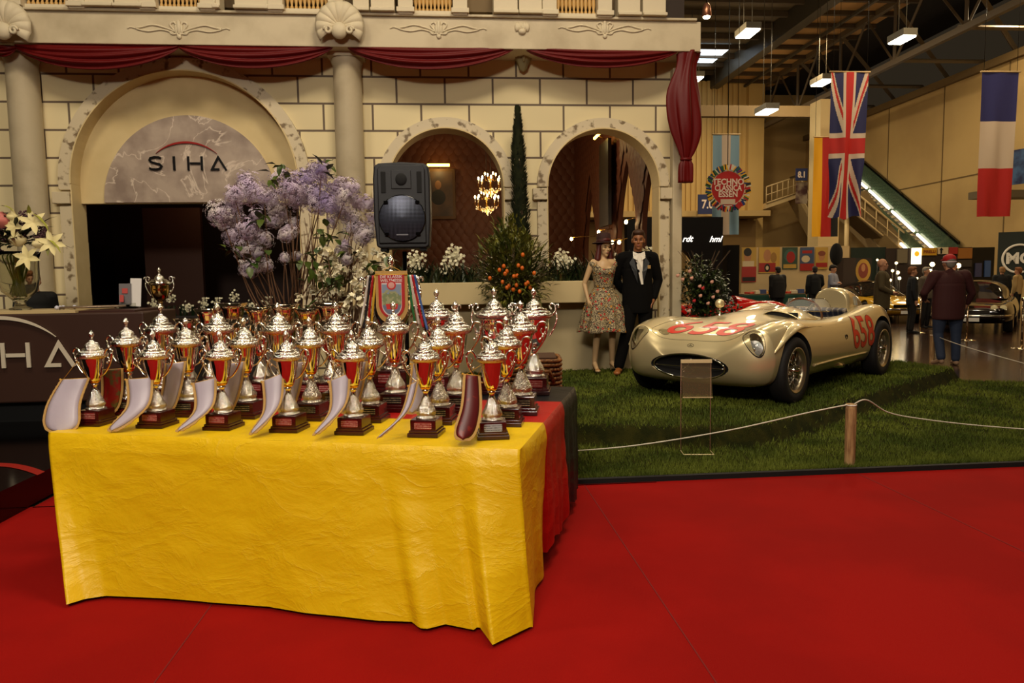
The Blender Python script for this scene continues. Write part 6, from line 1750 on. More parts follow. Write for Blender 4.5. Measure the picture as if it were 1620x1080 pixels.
# female mannequin
M_PALE = mat('mannequin_skin', (202, 166, 122), .45); M_TAN = mat('mannequin_tan', (150, 96, 60), .45)
M_DRESS = mat('floral_dress', (150, 128, 96), .7)
def dress_nodes(m):
    nt = m.node_tree; N = nt.nodes; L = nt.links; b = N['Principled BSDF']; t = N.new('ShaderNodeTexCoord')
    v = N.new('ShaderNodeTexVoronoi'); v.inputs['Scale'].default_value = 120; L.new(t.outputs['Object'], v.inputs['Vector'])
    r = N.new('ShaderNodeValToRGB'); r.color_ramp.interpolation = 'CONSTANT'; cs_ = [(0, (60, 44, 36)), (.3, (176, 156, 116)), (.55, (110, 96, 70)), (.75, (196, 176, 136)), (.9, (40, 30, 26))]
    r.color_ramp.elements[0].color = lin(cs_[0][1]); r.color_ramp.elements[1].position = .3; r.color_ramp.elements[1].color = lin(cs_[1][1])
    for p_, c_ in cs_[2:]: e = r.color_ramp.elements.new(p_); e.color = lin(c_)
    sp_ = N.new('ShaderNodeSeparateColor'); L.new(v.outputs['Color'], sp_.inputs[0]); L.new(sp_.outputs[0], r.inputs[0])
    v2 = N.new('ShaderNodeTexVoronoi'); v2.inputs['Scale'].default_value = 20; L.new(t.outputs['Object'], v2.inputs['Vector'])
    r2 = N.new('ShaderNodeValToRGB'); r2.color_ramp.elements[0].color = (1, 1, 1, 1); r2.color_ramp.elements[1].color = (0, 0, 0, 1); r2.color_ramp.elements[0].position = .26; r2.color_ramp.elements[1].position = .34
    L.new(v2.outputs['Distance'], r2.inputs[0])
    sp2 = N.new('ShaderNodeSeparateColor'); L.new(v2.outputs['Color'], sp2.inputs[0])
    r3 = N.new('ShaderNodeValToRGB'); r3.color_ramp.interpolation = 'CONSTANT'; r3.color_ramp.elements[0].color = lin((176, 40, 30)); r3.color_ramp.elements[1].position = .6; r3.color_ramp.elements[1].color = lin((190, 130, 30))
    L.new(sp2.outputs[1], r3.inputs[0])
    mx = N.new('ShaderNodeMixRGB'); L.new(r2.outputs[0], mx.inputs[0]); L.new(r.outputs[0], mx.inputs[1]); L.new(r3.outputs[0], mx.inputs[2]); L.new(mx.outputs[0], b.inputs['Base Color'])
dress_nodes(M_DRESS)
def dress(o, J):
    mb = MB(); ch, wa = J['chest'], J['waist']
    def f(u, v):
        a = 2*pi*u; z = 1.10-v*.58
        r_ = interp([(0, .118), (.1, .16), (.4, .24), (1, .335)], v)*(1+.05*min(1, v*3)*sin(13*a+1)+.03*v*sin(5*a))
        return (r_*cos(a), r_*.86*sin(a), z-.01*sin(5*a)*v)
    mb.grid(f, 120, 30); mb.build('skirt', M_DRESS, o, solid=.006)
    def g(u, v):
        a = 2*pi*u; z = 1.09+v*.335
        rx = interp([(0, .118), (.4, .135), (.7, .158), (1, .165)], v); ry = interp([(0, .105), (.4, .125), (.65, .156), (.85, .148), (1, .115)], v)
        dip = .085*max(0, -sin(a))**3*max(0, (v-.5)/.5)
        return (rx*cos(a), ry*sin(a)-.005, z-dip)
    MB().grid(g, 60, 18).build('bodice', M_DRESS, o, solid=.006)
    for s in (-1, 1): MB().ell(J['shL' if s > 0 else 'shR']+V3((-s*.02, 0, .0)), (.062, .062, .05), 14, 8).build('cap_sleeve', M_DRESS, o)
    for S_ in 'LR':
        mb = MB(); a = J['an'+S_]; t_ = J['to'+S_]
        mb.cap(a+V3((0, .01, -.04)), .034, t_, .026, 10); mb.ell(t_+V3((0, -.015, -.004)), (.038, .045, .022), 10, 8); mb.cap(a+V3((0, .045, -.05)), .013, a+V3((0, .055, -.13)), .008, 8)
        me_ = shell_mesh(mb, .008); me_.materials.clear(); me_.materials.append(mat('nude_shoe', (176, 130, 84), .4)); me_.name = 'shoe'; q = bpy.data.objects.new('shoe', me_); COL.objects.link(q); q.parent = o
fp = on_z(952, 590, ZT)
figure('mannequin', 'female mannequin in a floral dress and dark brimmed hat before the planter', 'mannequin', (fp.x, fp.y-.12, ZT+.055), .12, .985, fem=True, skin=M_PALE, voxel=.0075,
       pose=dict(head=(.015, 0, 1.62), elR=(-.25, .04, 1.15), wrR=(-.225, -.06, .92), haR=(-.20, -.09, .84), elL=(.20, .10, 1.16), wrL=(.13, .17, 1.0), haL=(.06, .19, .97), anL=(.14, .06, .12), toL=(.17, -.08, .02), knL=(.12, -.02, .5), anR=(-.12, .02, .12), toR=(-.13, -.12, .02), knR=(-.10, -.05, .5), shL=(.165, 0, 1.40), shR=(-.165, 0, 1.40)),
       hair=('long', mat('auburn_hair', (78, 22, 14), .5)), hat=(mat('brown_felt', (52, 24, 18), .8), 'brim'), turn=.2, tilt=.1, skirt=dress)
# male mannequin
M_SUIT = mat('black_suit', (12, 10, 9), .9, spec=.15); M_SHIRT = mat('white_shirt', (226, 216, 200), .6)
def suit(o, J):
    n = J['neck']; ch = J['chest']
    MB().add([(-.05, -.105, 1.475), (.065, -.105, 1.475), (.045, -.150, 1.28), (.055, -.148, 1.10), (.03, -.148, 1.10)], [(0, 1, 2), (0, 2, 3, 4)]).build('shirt_front', M_SHIRT, o, solid=.006)
    for s in (-1, 1):
        MB().add([(0.01+s*.012, -.10, 1.47), (.01+s*.07, -.06, 1.50), (.01+s*.075, -.115, 1.42), (.01+s*.03, -.145, 1.39)], [(0, 1, 2, 3)]).build('shirt_collar', M_SHIRT, o, solid=.008)
        MB().add([(.01+s*.07, -.11, 1.44), (.01+s*.12, -.125, 1.36), (.01+s*.085, -.150, 1.27), (.02+s*.035, -.158, 1.12), (.01+s*.03, -.152, 1.25)], [(0, 1, 2, 3, 4)]).build('lapel', mat('lapel_black', (8, 7, 7), .5), o, solid=.006)
    MB().box((.125, -.138, 1.31), (.035, .008, .04)).build('pocket_square', mat('pocket_gold', (170, 130, 70), .6), o)
mp = on_z(1003, 590, ZT)
figure('mannequin', 'male mannequin in a black suit and open white shirt beside the arch jamb', 'mannequin', (mp.x+.03, mp.y-.06, ZT+.005), -.15, 1.06, skin=M_TAN, voxel=.0075, top=M_SUIT, trousers=M_SUIT, shoes=mat('tan_shoe', (150, 90, 44), .4), longcoat=.10,
       pose=dict(head=(.01, -.01, 1.63), elR=(-.27, .08, 1.17), wrR=(-.16, .16, 1.02), haR=(-.08, .18, 1.0), elL=(.26, .06, 1.15), wrL=(.2, .0, .93), haL=(.17, -.03, .86), hipR=(-.07, 0, .92), knR=(-.14, -.07, .5), anR=(-.23, -.04, .09), toR=(-.27, -.18, .035), anL=(.10, .08, .09), toL=(.13, -.05, .035)),
       hair=('short', mat('brown_hair', (64, 38, 20), .6)), skirt=suit, turn=-.1, tilt=.03)
# visitors
def person(px, py, lab, H_, rz, **k):
    p_ = on_z(px, py, 0); return figure('person', lab, 'person', (p_.x, p_.y, 0), rz, H_/1.75, **k)
M_JEAN = mat('blue_jeans', (34, 44, 66), .8); M_DK = mat('dark_cloth', (20, 16, 15), .85)
person(1497, 577, 'heavy man from behind in maroon jacket, blue jeans and red cap', 1.74, pi-.15, voxel=.011, top=mat('maroon_jacket', (58, 18, 18), .8), trousers=M_JEAN, shoes=mat('tan_trainer', (140, 110, 84), .6), hair=('short', mat('grey_hair', (120, 110, 100), .8)), hat=(mat('red_cap', (170, 20, 22), .7), 'cap'), bulk=1.32, longcoat=.12, face=False,
       pose=dict(shL=(.23, 0, 1.42), shR=(-.23, 0, 1.42), elL=(.37, -.02, 1.16), wrL=(.30, -.16, 1.05), haL=(.25, -.2, 1.03), elR=(-.37, -.02, 1.15), wrR=(-.36, -.12, .98), haR=(-.35, -.16, .93), hipL=(.11, 0, .92), hipR=(-.11, 0, .92), knL=(.13, -.03, .5), knR=(-.12, .02, .5), anL=(.17, .16, .13), toL=(.2, .03, .05), anR=(-.13, .02, .09), toR=(-.18, -.11, .035), head=(0, -.04, 1.62)))
person(1393, 541, 'bald man in an olive hooded jacket standing behind the silver car', 1.78, .9, voxel=.012, top=mat('olive_jacket', (78, 66, 40), .85), trousers=M_DK, shoes=M_DK, bulk=1.15, turn=-.2, longcoat=.15, pose=dict(elR=(-.27, -.02, 1.16), wrR=(-.20, -.2, 1.05), haR=(-.15, -.26, 1.04), elL=(.27, -.02, 1.16), wrL=(.2, -.2, 1.02), haL=(.14, -.26, 1.02)))
person(1441, 527, 'person in a dark jacket with light brown hair beside the brass post', 1.62, 1.2, voxel=.014, top=mat('navy_jacket', (20, 22, 28), .8), trousers=M_DK, shoes=M_DK, hair=('short', mat('light_brown_hair', (120, 74, 40), .7)), longcoat=.1)
person(1229, 508, 'broad man in black seen from behind at the poster stall', 1.74, pi, voxel=.018, top=M_DK, trousers=M_DK, shoes=M_DK, hair=('short', mat('dark_hair', (26, 20, 16), .8)), bulk=1.35, face=False, longcoat=.1)
person(1288, 508, 'man in a black jacket leaning over the stall table', 1.74, pi-.3, voxel=.018, top=M_BLACK, trousers=M_DK, shoes=M_DK, hair=('short', mat('dark_hair', (26, 20, 16))), face=False, pose=dict(head=(0, -.08, 1.62), wrR=(-.2, -.3, 1.05), haR=(-.16, -.36, 1.02), elR=(-.25, -.08, 1.18)))
person(1316, 509, 'man in a pale blue shirt with folded arms beside the stall', 1.76, .7, voxel=.016, top=mat('blue_shirt', (116, 118, 134), .7), trousers=mat('dark_jeans', (28, 30, 40), .8), shoes=M_DK, hair=('short', mat('dark_hair', (26, 20, 16))), longcoat=-.02, tilt=.3, pose=dict(elR=(-.25, -.06, 1.17), wrR=(-.02, -.2, 1.16), haR=(.06, -.19, 1.18), elL=(.25, -.06, 1.17), wrL=(.04, -.21, 1.2), haL=(-.05, -.2, 1.21)))
person(1506, 505, 'man with dark brown hair looking right behind the red cap', 1.80, 1.4, voxel=.018, top=mat('grey_coat', (70, 62, 56), .8), trousers=M_DK, shoes=M_DK, hair=('short', mat('dark_brown_hair', (44, 28, 20), .7)), bulk=1.1)
person(1582, 506, 'person with fair hair in a black top behind the black coupe', 1.62, pi-.4, voxel=.018, top=M_BLACK, trousers=M_DK, shoes=M_DK, hair=('short', mat('fair_hair', (150, 110, 66), .7)), face=False, bulk=1.2)
person(1607, 505, 'person in a cream jacket at the right edge behind the black coupe', 1.60, pi+.5, voxel=.018, top=mat('cream_jacket', (170, 140, 90), .8), trousers=M_DK, shoes=M_DK, hair=('short', mat('ginger_hair', (130, 76, 36), .7)))
person(1463, 519, 'grey haired person half hidden left of the red cap man', 1.62, .3, voxel=.02, top=mat('grey_brown_coat', (92, 80, 66), .8), trousers=M_DK, shoes=M_DK, hair=('short', mat('silver_hair', (150, 140, 124), .8)))
p_ = at(39, 470, 8.2)
figure('person', 'person with ginger hair in black, behind the flower vase', 'person', (p_.x+.12, p_.y, .20), .6, .80, voxel=.014, top=M_BLACK, trousers=M_DK, shoes=M_DK, hair=('short', mat('ginger_hair', (130, 76, 36))), bulk=1.15)

# ------------------------------------------------------------------ rope posts
M_WOOD = mat('pine_post', (172, 136, 90), .8, col2=(130, 94, 58), nscale=7, stretch=(6, 6, .8), bump=(20, .3))
def wpost(px, py, lab):
    p_ = on_z(px, py, 0); z0 = lawn_h(p_.x, p_.y) if p_.x < 7.4 and p_.y < 9 else 0
    o = empty('wooden_post', (p_.x, p_.y, z0-.005), 0, lab, 'post')
    MB().lathe([(.038, 0), (.039, .43), (.036, .47), (.001, .472)], 20, wob=lambda a, z: .02*sin(3*a+z*5)).build('timber', M_WOOD, o)
    MB().tube([(.036*cos(t), .036*sin(t), .462) for t in [i*pi/8 for i in range(16)]], .005, 6, closed=True).build('rope_loop', M_WHITE, o)
    return o
w1 = wpost(1344, 742, 'short round wooden rope post at the front edge of the lawn'); w2 = wpost(1474, 574, 'short round wooden rope post behind the car by the jeans')
M_ROPE = mat('white_rope', (206, 198, 180), .7)
def rope(pts, lab, sag=0, r=.005):
    P_ = shrink(pts, 40); return tag(MB().tube(P_, r, 6).build('rope', M_ROPE), lab, 'rope')
t1 = w1.location+V3((0, 0, .465)); t2 = w2.location+V3((0, 0, .465))
rope([on_y(880, 715, 5.35), on_y(1000, 705, 5.3), on_y(1150, 681, 5.2), t1+V3((-.3, .05, -.06)), t1+V3((-.02, 0, 0))], 'thin white rope from the front wooden post left across the lawn')
rope([t1+V3((.02, 0, 0)), t1+V3((.12, 0, .03)), at(1405, 652, 5.5), at(1455, 662, 5.6), at(1540, 672, 5.7), at(1640, 680, 5.75)], 'thin white rope sagging from the front post to the right edge')
rope([t2, at(1530, 549, 10.4), at(1640, 580, 9.6)], 'thin white rope running from the rear wooden post to the right edge')
M_POST = mat('polished_post', (190, 170, 140), .15, 1)
for (px, py, lab) in [(1455, 526, 'chrome barrier post left of the red cap man'), (1529, 538, 'chrome barrier post right of the red cap man'), (1616, 551, 'chrome barrier post at the right photo edge')]:
    p_ = on_z(px, py, 0); o = empty('barrier_post', p_, 0, lab, 'post', 'chrome barrier posts')
    MB().lathe([(.17, 0), (.17, .01), (.03, .025), (.001, .026)], 24).build('base', M_POST, o); MB().tube([(0, 0, .02), (0, 0, .93)], .022, 12).build('pole', M_POST, o); MB().lathe([(.022, .9), (.04, .93), (.04, .97), (.001, .99)], 16).build('cap', M_POST, o)

# ------------------------------------------------------------------ flags
def flag(nm, lab, px, py, D, w, h, cols, fn, tilt=0, nu=48, nv=80, wave=.06, shape=None):
    p_ = at(px, py, D); o = empty(nm, p_, 0, lab, 'flag', 'national flags hanging from the hall roof')
    def g(u, v):
        x, z = (u-.5)*w, -v*h
        if shape: x, z = shape(u, v, x, z)
        return (x, wave*sin(u*9+v*3)*(.3+v)+wave*.6*sin(u*17-v*5)*v, z)
    MB().grid(g, nu, nv, mfn=fn).build('cloth', cols, o)
    MB().tube([(-w*.54, 0, 0.01), (w*.54, 0, .01)], .022, 8).build('rod', mat('flag_rod', (190, 160, 110), .5), o)
    for s in (-1, 1): MB().tube([(s*w*.45, 0, 0), (s*w*.45, 0, H+10.8-p_.z)], .008, 4).build('wire', M_DARK, o)
    return o
FB = mat('flag_blue', (34, 34, 92), .7); FR = mat('flag_red', (176, 26, 22), .7); FW = mat('flag_white', (196, 176, 156), .7); FY = mat('flag_yellow', (222, 160, 10), .7); FK = mat('flag_black', (20, 18, 18), .7); FL = mat('flag_lightblue', (124, 156, 176), .7); FN = mat('flag_navy', (28, 30, 80), .7)
def uk(u, v):
    x, y = u-.5, v-.5; X, Y = x*1.0, y*2.0               # hung flag: long side vertical
    if abs(X) < .10: return 1
    if abs(y) < .055: return 1
    if abs(X) < .17 or abs(y) < .085: return 2
    s_ = abs(abs(X)-abs(Y)*.5)
    side = (X*Y > 0)
    d = abs(Y)*.5-abs(X)
    if s_ < .085: return 1 if (0 < (d if side else -d) < .055) else 2
    return 0
def ukshape(u, v, x, z):
    k = 1-.16*v
    if v > .62: k *= 1-.12*sin((v-.62)*8)
    q = .10*sin(u*14)*max(0, v-.6)*2.0
    return x*k-.08*v, z-q*.5+.12*max(0, v-.6)*abs(u-.5)*2
flag('flag', 'large red, white and blue british union flag hanging lengthwise', 1345, 114, 22, 1.22, 4.45, [FN, FR, FW], uk, shape=ukshape, wave=.09, nu=90, nv=150)
flag('flag', 'yellow, red and black striped flag behind the british flag', 1308, 217, 25, .92, 3.45, [FY, FR, FK], lambda u, v: 0 if u < .34 else (1 if u < .76 else 2), wave=.04)
flag('flag', 'pale blue and white striped flag behind the round fair sign', 1149, 213, 22, .84, 3.05, [FL, FW], lambda u, v: 1 if .33 < u < .66 else 0, wave=.03)
flag('flag', 'blue, white and red french flag at the upper right', 1583, 114, 20, 1.1, 4.0, [FB, FW, FR], lambda u, v: 0 if v < .335 else (1 if v < .665 else 2), wave=.03, shape=lambda u, v, x, z: (x*(1-.12*v)-.04*v, z))
# round sign
p_ = at(1151, 298, 20); rs = empty('round_sign', p_, 0, 'round red fair sign with a wreath of small flags before the pale blue flag', 'sign')
MB().lathe([(.50, -.03), (.50, .03), (.001, .031)], 48, M=RX(pi/2), sm=False).build('white_disc', mat('sign_white', (200, 180, 160), .5), rs)
MB().lathe([(.47, 0), (.001, .001)], 48, M=T(0, -.032, 0) @ RX(pi/2), sm=False).build('red_disc', mat('sign_red', (170, 30, 30), .5), rs)
MB().box((0, -.036, -.37), (.42, .004, .14)).build('white_foot', mat('sign_white', (200, 180, 160)), rs)
cols = [(170, 30, 30), (200, 190, 170), (30, 50, 110), (30, 90, 50), (210, 160, 40), (20, 20, 24)]; rn = random.Random(2)
for k in range(40):
    a = 2*pi*k/40; r_ = .56+.025*(k % 2); Mf = T(r_*cos(a), -.05-.01*(k % 2), r_*sin(a)) @ RY(-a+rn.uniform(-.5, .5))
    mb = MB()
    for j in range(3): mb.box((0, 0, -.036+.036*j), (.15, .012, .035), j, M=Mf)
    mb.build('small_flag', [mat('mini_%d' % i, cols[i], .6) for i in [rn.randrange(6) for _ in range(3)]], rs)
M_INK2 = mat('sign_ink', (226, 206, 190), .5)
for s_, z, sz in (('TECHNO', .17, .23), ('CLASSICA', .0, .22), ('ESSEN', -.17, .22)):
    text('lettering', s_, sz, M_INK2, T(0, -.045, z) @ FACE, rs, sx=.80 if len(s_) > 6 else .95, bold=.006)
MB().tube([(0, 0, .55), (0, 0, H+10.8-p_.z)], .012, 5).build('wire', M_DARK, rs)
# back wall fittings
def on_back(px, py): return on_y(px, py, YB-.15)
def wsign(px, py, s_, lab, w=1.0, sz=.75):
    p_ = at(px, py, 36.8); o = empty('number_sign', p_, 0, lab, 'sign')
    MB().box((0, 0, 0), (w, .06, w)).build('panel', mat('sign_blue', (30, 40, 84), .5), o); text('lettering', s_, sz, M_INK2, T(0, -.04, -.02) @ FACE, o, sx=.85, bold=.015)
    MB().box((0, .6, 0), (.1, 1.2, .1)).build('bracket', M_DARK, o)
wsign(1119, 323, '7.0', 'blue hall sign reading 7.0 partly behind the round fair sign', 1.0, .62); wsign(1268, 276, '8.1', 'small blue hall sign reading 8.1 above the stairs', .62, .42)
p_ = at(1268, 305, 37.2); MB
tag(MB().box(p_, (.62, .05, 1.1)).build('wall_poster', mat('poster_grey', (150, 134, 112), .6, col2=(70, 40, 40), nscale=2)), 'tall poster under the 8.1 sign', 'poster')
p_ = at(1125, 346, 37); p_ = V3((p_.x, YB-1.2, 4.6)); tag(MB().box(p_, (.36, .3, .2)).build('gallery_lamp', mat('lamp_dim', (255, 220, 150), emit=5)), 'small lit lamp under the gallery left of the pale blue flag', 'lamp')
# stairs with railings
st_ = empty('staircase', (17.9, YB-.3, 5.0), 0, 'pale staircase landing with railings under the 8.1 sign', 'stairs')
M_RAIL = mat('rail_paint', (206, 180, 130), .5)
mb = MB(); mb.prism([(0, .55), (1.9, 1.15), (3.7, -1.9), (3.7, -2.3), (1.85, .85), (0, .25)], -.4, .8); mb.build('flight', M_RAIL, st_)
mb = MB()
def rail(a, b, n):
    a = V3(a); b = V3(b)
    mb.tube([a, b], .04, 5); mb.tube([a+V3((0, 0, .45)), b+V3((0, 0, .45))], .025, 5); mb.tube([a+V3((0, 0, .9)), b+V3((0, 0, .9))], .045, 5)
    for i in range(n+1): q = a.lerp(b, i/n); mb.tube([q, q+V3((0, 0, .9))], .03, 4)
rail((0, -.45, .55), (1.9, -.45, 1.15), 6); rail((1.9, -.45, 1.15), (3.7, -.45, -1.9), 8); mb.build('railing', M_RAIL, st_)
# escalator along the right wall
es = empty('escalator', (XW-1.3, 0, 0), 0, 'escalator with green glass balustrade and lit handrail strips along the right wall', 'escalator')
def ez(y): return interp([(29.5, 2.0), (37.2, 6.9), (40, 7.1)], y) if y > 37.2 else 2.0+(y-29.5)*(4.9/7.7)
y0, y1 = 29.0, 37.4
def slab(x, w, dz0, dz1, m, nm):
    MB().add([(x-w/2, y0, ez(y0)+dz0), (x+w/2, y0, ez(y0)+dz0), (x+w/2, y1, ez(y1)+dz0), (x-w/2, y1, ez(y1)+dz0), (x-w/2, y0, ez(y0)+dz1), (x+w/2, y0, ez(y0)+dz1), (x+w/2, y1, ez(y1)+dz1), (x-w/2, y1, ez(y1)+dz1)],
             [(0, 1, 2, 3), (4, 7, 6, 5), (0, 4, 5, 1), (1, 5, 6, 2), (2, 6, 7, 3), (3, 7, 4, 0)]).build(nm, m, es)
slab(0, 2.4, -.9, -.3, mat('escalator_side', (150, 130, 96), .4, .3), 'truss_cover')
M_EGL = mat('escalator_glass', (74, 92, 72), .15, alpha=.85)
slab(1.1, .05, -.2, 1.0, M_EGL, 'far_balustrade'); slab(1.1, .12, 1.0, 1.12, M_GLOSSBLACK, 'far_handrail')
slab(-.1, .05, -.2, .55, M_EGL, 'middle_balustrade'); slab(-1.1, .05, -.3, .45, mat('escalator_metal', (170, 150, 110), .3, .6), 'near_skirt')
for k in range(26):
    y = y0+.3+k*.3; MB().box((.5, y, ez(y)-.22), (.9, .3, .06)).build('step', mat('escalator_step', (60, 54, 46), .4, .6), es)
M_STRIP = mat('strip_light', (255, 240, 210), emit=7)
for x, dz, n in ((.98, -.05, 4), (-.2, -.12, 3)):
    for k in range(n):
        a = y0+.9+k*1.95; b = a+1.7; MB().tube([(x, a, ez(a)+dz), (x, b, ez(b)+dz)], .055, 6).build('light_strip', M_STRIP, es)
# second stair flight under the flags
st2 = empty('staircase', (17.6, 31.0, 0), 0, 'lower stair flight with pale railings beneath the german flag', 'stairs')
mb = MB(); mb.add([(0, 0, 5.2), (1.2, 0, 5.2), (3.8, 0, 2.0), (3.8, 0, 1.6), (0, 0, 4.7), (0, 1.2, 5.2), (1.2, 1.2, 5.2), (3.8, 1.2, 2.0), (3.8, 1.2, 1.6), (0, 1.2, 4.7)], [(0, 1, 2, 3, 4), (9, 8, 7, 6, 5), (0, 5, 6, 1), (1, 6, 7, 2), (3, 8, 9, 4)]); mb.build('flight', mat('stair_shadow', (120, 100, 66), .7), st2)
mb = MB(); rail((0, -.1, 4.7), (3.8, -.1, 1.8), 7); mb.build('railing', M_RAIL, st2)
MB().tube([(.6, .5, 0), (.6, .5, 4.7)], .1, 10).build('support', M_RAIL, st2)

# ------------------------------------------------------------------ the stall at the back
ZS = lambda px, py, D: at(px, py, D)
def board(px0, py0, px1, py1, D, m, nm, lab, cat, th=.06):
    a = at(px0, 440, D); b = at(px1, 440, D); a.z = at(px0, py1, D).z; b.z = at(px1, py0, D).z; c_ = (a+b)/2
    ex = V3((b.x-a.x, b.y-a.y, 0)); w = ex.length; o = MB().box((0, 0, 0), (w, th, b.z-a.z)).build(nm, m)
    o.location = c_; o.rotation_euler = (0, 0, atan2(ex.y, ex.x)); return tag(o, lab, cat)
sb = at(1165, 390, 25); eb = at(1345, 390, 25)
bk = board(1172, 389, 1342, 500, 25.46, mat('stall_board', (196, 170, 124), .7), 'display_board', 'cream display board carrying the posters of the stall', 'board')
def poster(px0, py0, px1, py1, lab, bg, shapes, D=25.38):
    a = at(px0, 440, D); b = at(px1, 440, D); a.z = at(px0, py1, D).z; b.z = at(px1, py0, D).z; ex = V3((b.x-a.x, b.y-a.y, 0)); w = ex.length; h = b.z-a.z
    o = empty('poster', (a+b)/2, atan2(ex.y, ex.x), lab, 'poster', 'posters on the stall board')
    MB().box((0, 0, 0), (w, .02, h)).build('sheet', bg, o)
    for i, (kind, cx, cz, rx, rz_, m_) in enumerate(shapes):
        y = -.012-.002*i
        if kind == 'e': MB().lathe([(1, 0), (.001, .0005)], 24, M=T(cx*w, y, cz*h) @ RX(pi/2) @ Matrix.Diagonal((rx*w, rz_*h, 1, 1)), sm=False).build('printed_shape', m_, o)
        else: MB().box((cx*w, y, cz*h), (rx*w, .001, rz_*h)).build('printed_block', m_, o)
    return o
pm = lambda c: mat('ink_%d_%d_%d' % c, c, .6)
Y1, R1_, K1, W1, G1, B1, F1 = (176, 140, 60), (150, 34, 26), (26, 20, 18), (196, 176, 140), (50, 70, 54), (60, 74, 100), (170, 116, 76)
poster(1173, 391, 1196, 446, 'poster with a large face over a white and red block, leftmost on the board', pm(Y1), [('e', -.1, .25, .25, .2, pm(F1)), ('e', -.1, .36, .27, .12, pm(K1)), ('b', -.05, -.02, .8, .25, pm(W1)), ('b', 0, -.28, 1, .45, pm(R1_)), ('b', 0, -.42, .9, .12, pm(K1))])
poster(1200, 391, 1233, 432, 'yellow poster with two faces and a red wheel car', pm((190, 150, 66)), [('e', -.1, .18, .18, .24, pm(F1)), ('e', .2, .1, .15, .2, pm((150, 110, 50))), ('b', -.1, -.28, .8, .35, pm(R1_)), ('e', -.1, -.3, .14, .16, pm(K1)), ('e', -.1, -.3, .07, .08, pm(W1))])
poster(1237, 391, 1261, 426, 'dark green poster with a red figure and yellow lettering band', pm(G1), [('e', 0, .12, .4, .3, pm((60, 90, 80))), ('e', .05, .05, .28, .26, pm(R1_)), ('b', 0, -.36, .85, .18, pm(Y1))])
poster(1265, 391, 1287, 428, 'grey blue poster with a red band at its foot', pm(B1), [('b', 0, .3, .7, .12, pm(R1_)), ('e', -.1, 0, .3, .15, pm(W1)), ('b', 0, -.35, 1, .3, pm(R1_))])
poster(1289, 391, 1309, 426, 'poster with a face in profile, rightmost on the board', pm(Y1), [('e', 0, .1, .25, .22, pm(F1)), ('e', 0, .22, .3, .12, pm((120, 60, 40))), ('b', 0, -.3, .9, .2, pm(R1_))])
poster(1352, 408, 1378, 452, 'round emblem poster in yellow and brown behind the fairing', pm(K1), [('e', 0, .05, .46, .42, pm((170, 130, 50))), ('e', 0, .05, .3, .28, pm((120, 50, 34))), ('e', 0, .15, .12, .14, pm(F1))], D=24.6)
def column_box(px0, py0, px1, pyb, D, dep, m, nm, lab, cat):
    a = at(px0, pyb, D); b = at(px1, py0, D); w = (b-a).xy.length
    o = MB().box((0, 0, b.z/2), (w, dep, b.z)).build(nm, m); o.location = ((a.x+b.x)/2, (a.y+b.y)/2, 0); return tag(o, lab, cat)
tw = column_box(1148, 388, 1164, 500, 22, .35, M_DARK, 'sign_tower', 'narrow black sign tower left of the stall posters', 'sign')
a = at(1157, 401, 22); MB().box((0, 0, 0), (.2, .02, .08)).build('printed_block', M_INK2, tw, M=T(a-tw.location-V3((0, .19, 0))))
# dark arch stand with white script
da = on_z(1100, 470, 0); D_ = 19.0
a = at(1083, 344, D_); b = at(1144, 344, D_)
o = empty('black_stand', (b.x, b.y, 0), 0, 'black stand wall with arched opening and white script, right of the facade', 'stand')
zt_ = a.z
pts = [(-2.6, 0), (-2.6, zt_), (0, zt_), (0, 0), (-.45, 0), (-.62, .9)]+[(-1.35+.73*cos(t), 1.3+.95*sin(t)) for t in [i*pi/14 for i in range(15)]]+[(-2.1, 0)]
MB().prism(pts, 0, .3).build('wall_panel', mat('stand_black', (12, 11, 12), .4), o)
for s_, px in (('rdt', 1088), ('hml', 1134)):
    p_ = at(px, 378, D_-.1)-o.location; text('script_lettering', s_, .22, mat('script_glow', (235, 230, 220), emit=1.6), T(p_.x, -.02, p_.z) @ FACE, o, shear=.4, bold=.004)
# stall table with goods
tp_ = at(1245, 470, 24); ft = at(1170, 466, 24); gt = at(1345, 466, 24)
tbz = empty('stall_table', ((ft.x+gt.x)/2, (ft.y+gt.y)/2, 0), -YAW, 'long stall table with dark green cloth below the posters', 'table')
wt = (gt-ft).xy.length
MB().box((0, 0, .42), (wt, .8, .84)).build('green_cloth', mat('green_cloth', (16, 62, 48), .8), tbz, bevel=.03)
MB().box((0, 0, .86), (wt-.05, .78, .03)).build('tabletop', mat('stall_top', (120, 100, 70), .6), tbz)
rn = random.Random(8); gc_ = [(190, 60, 40), (206, 190, 160), (60, 70, 110), (190, 130, 40), (40, 40, 44), (150, 140, 130)]
for k in range(16):
    m_ = mat('goods_%d' % (k % 6), gc_[k % 6], .6); x = -wt/2+.3+k*(wt-.6)/15
    o = MB().box((0, 0, .03+.02*(k % 3)), (.2, .3, .06+.04*(k % 3))).build('book_stack', m_, bevel=.005)
    q = Matrix.Rotation(-YAW, 4, 'Z') @ V3((x, rn.uniform(-.2, .2), 0)); o.location = (tbz.location.x+q.x, tbz.location.y+q.y, .876); o.rotation_euler = (0, 0, rn.uniform(-.4, .4)-YAW)
    tag(o, '%s stack of prints on the green stall table, number %s from its left end' % (['rust red', 'cream', 'blue', 'ochre', 'dark grey', 'pale grey'][k % 6], ['one', 'two', 'three', 'four', 'five', 'six', 'seven', 'eight', 'nine', 'ten', 'eleven', 'twelve', 'thirteen', 'fourteen', 'fifteen', 'sixteen'][k]), 'books', 'book stacks on the stall table')
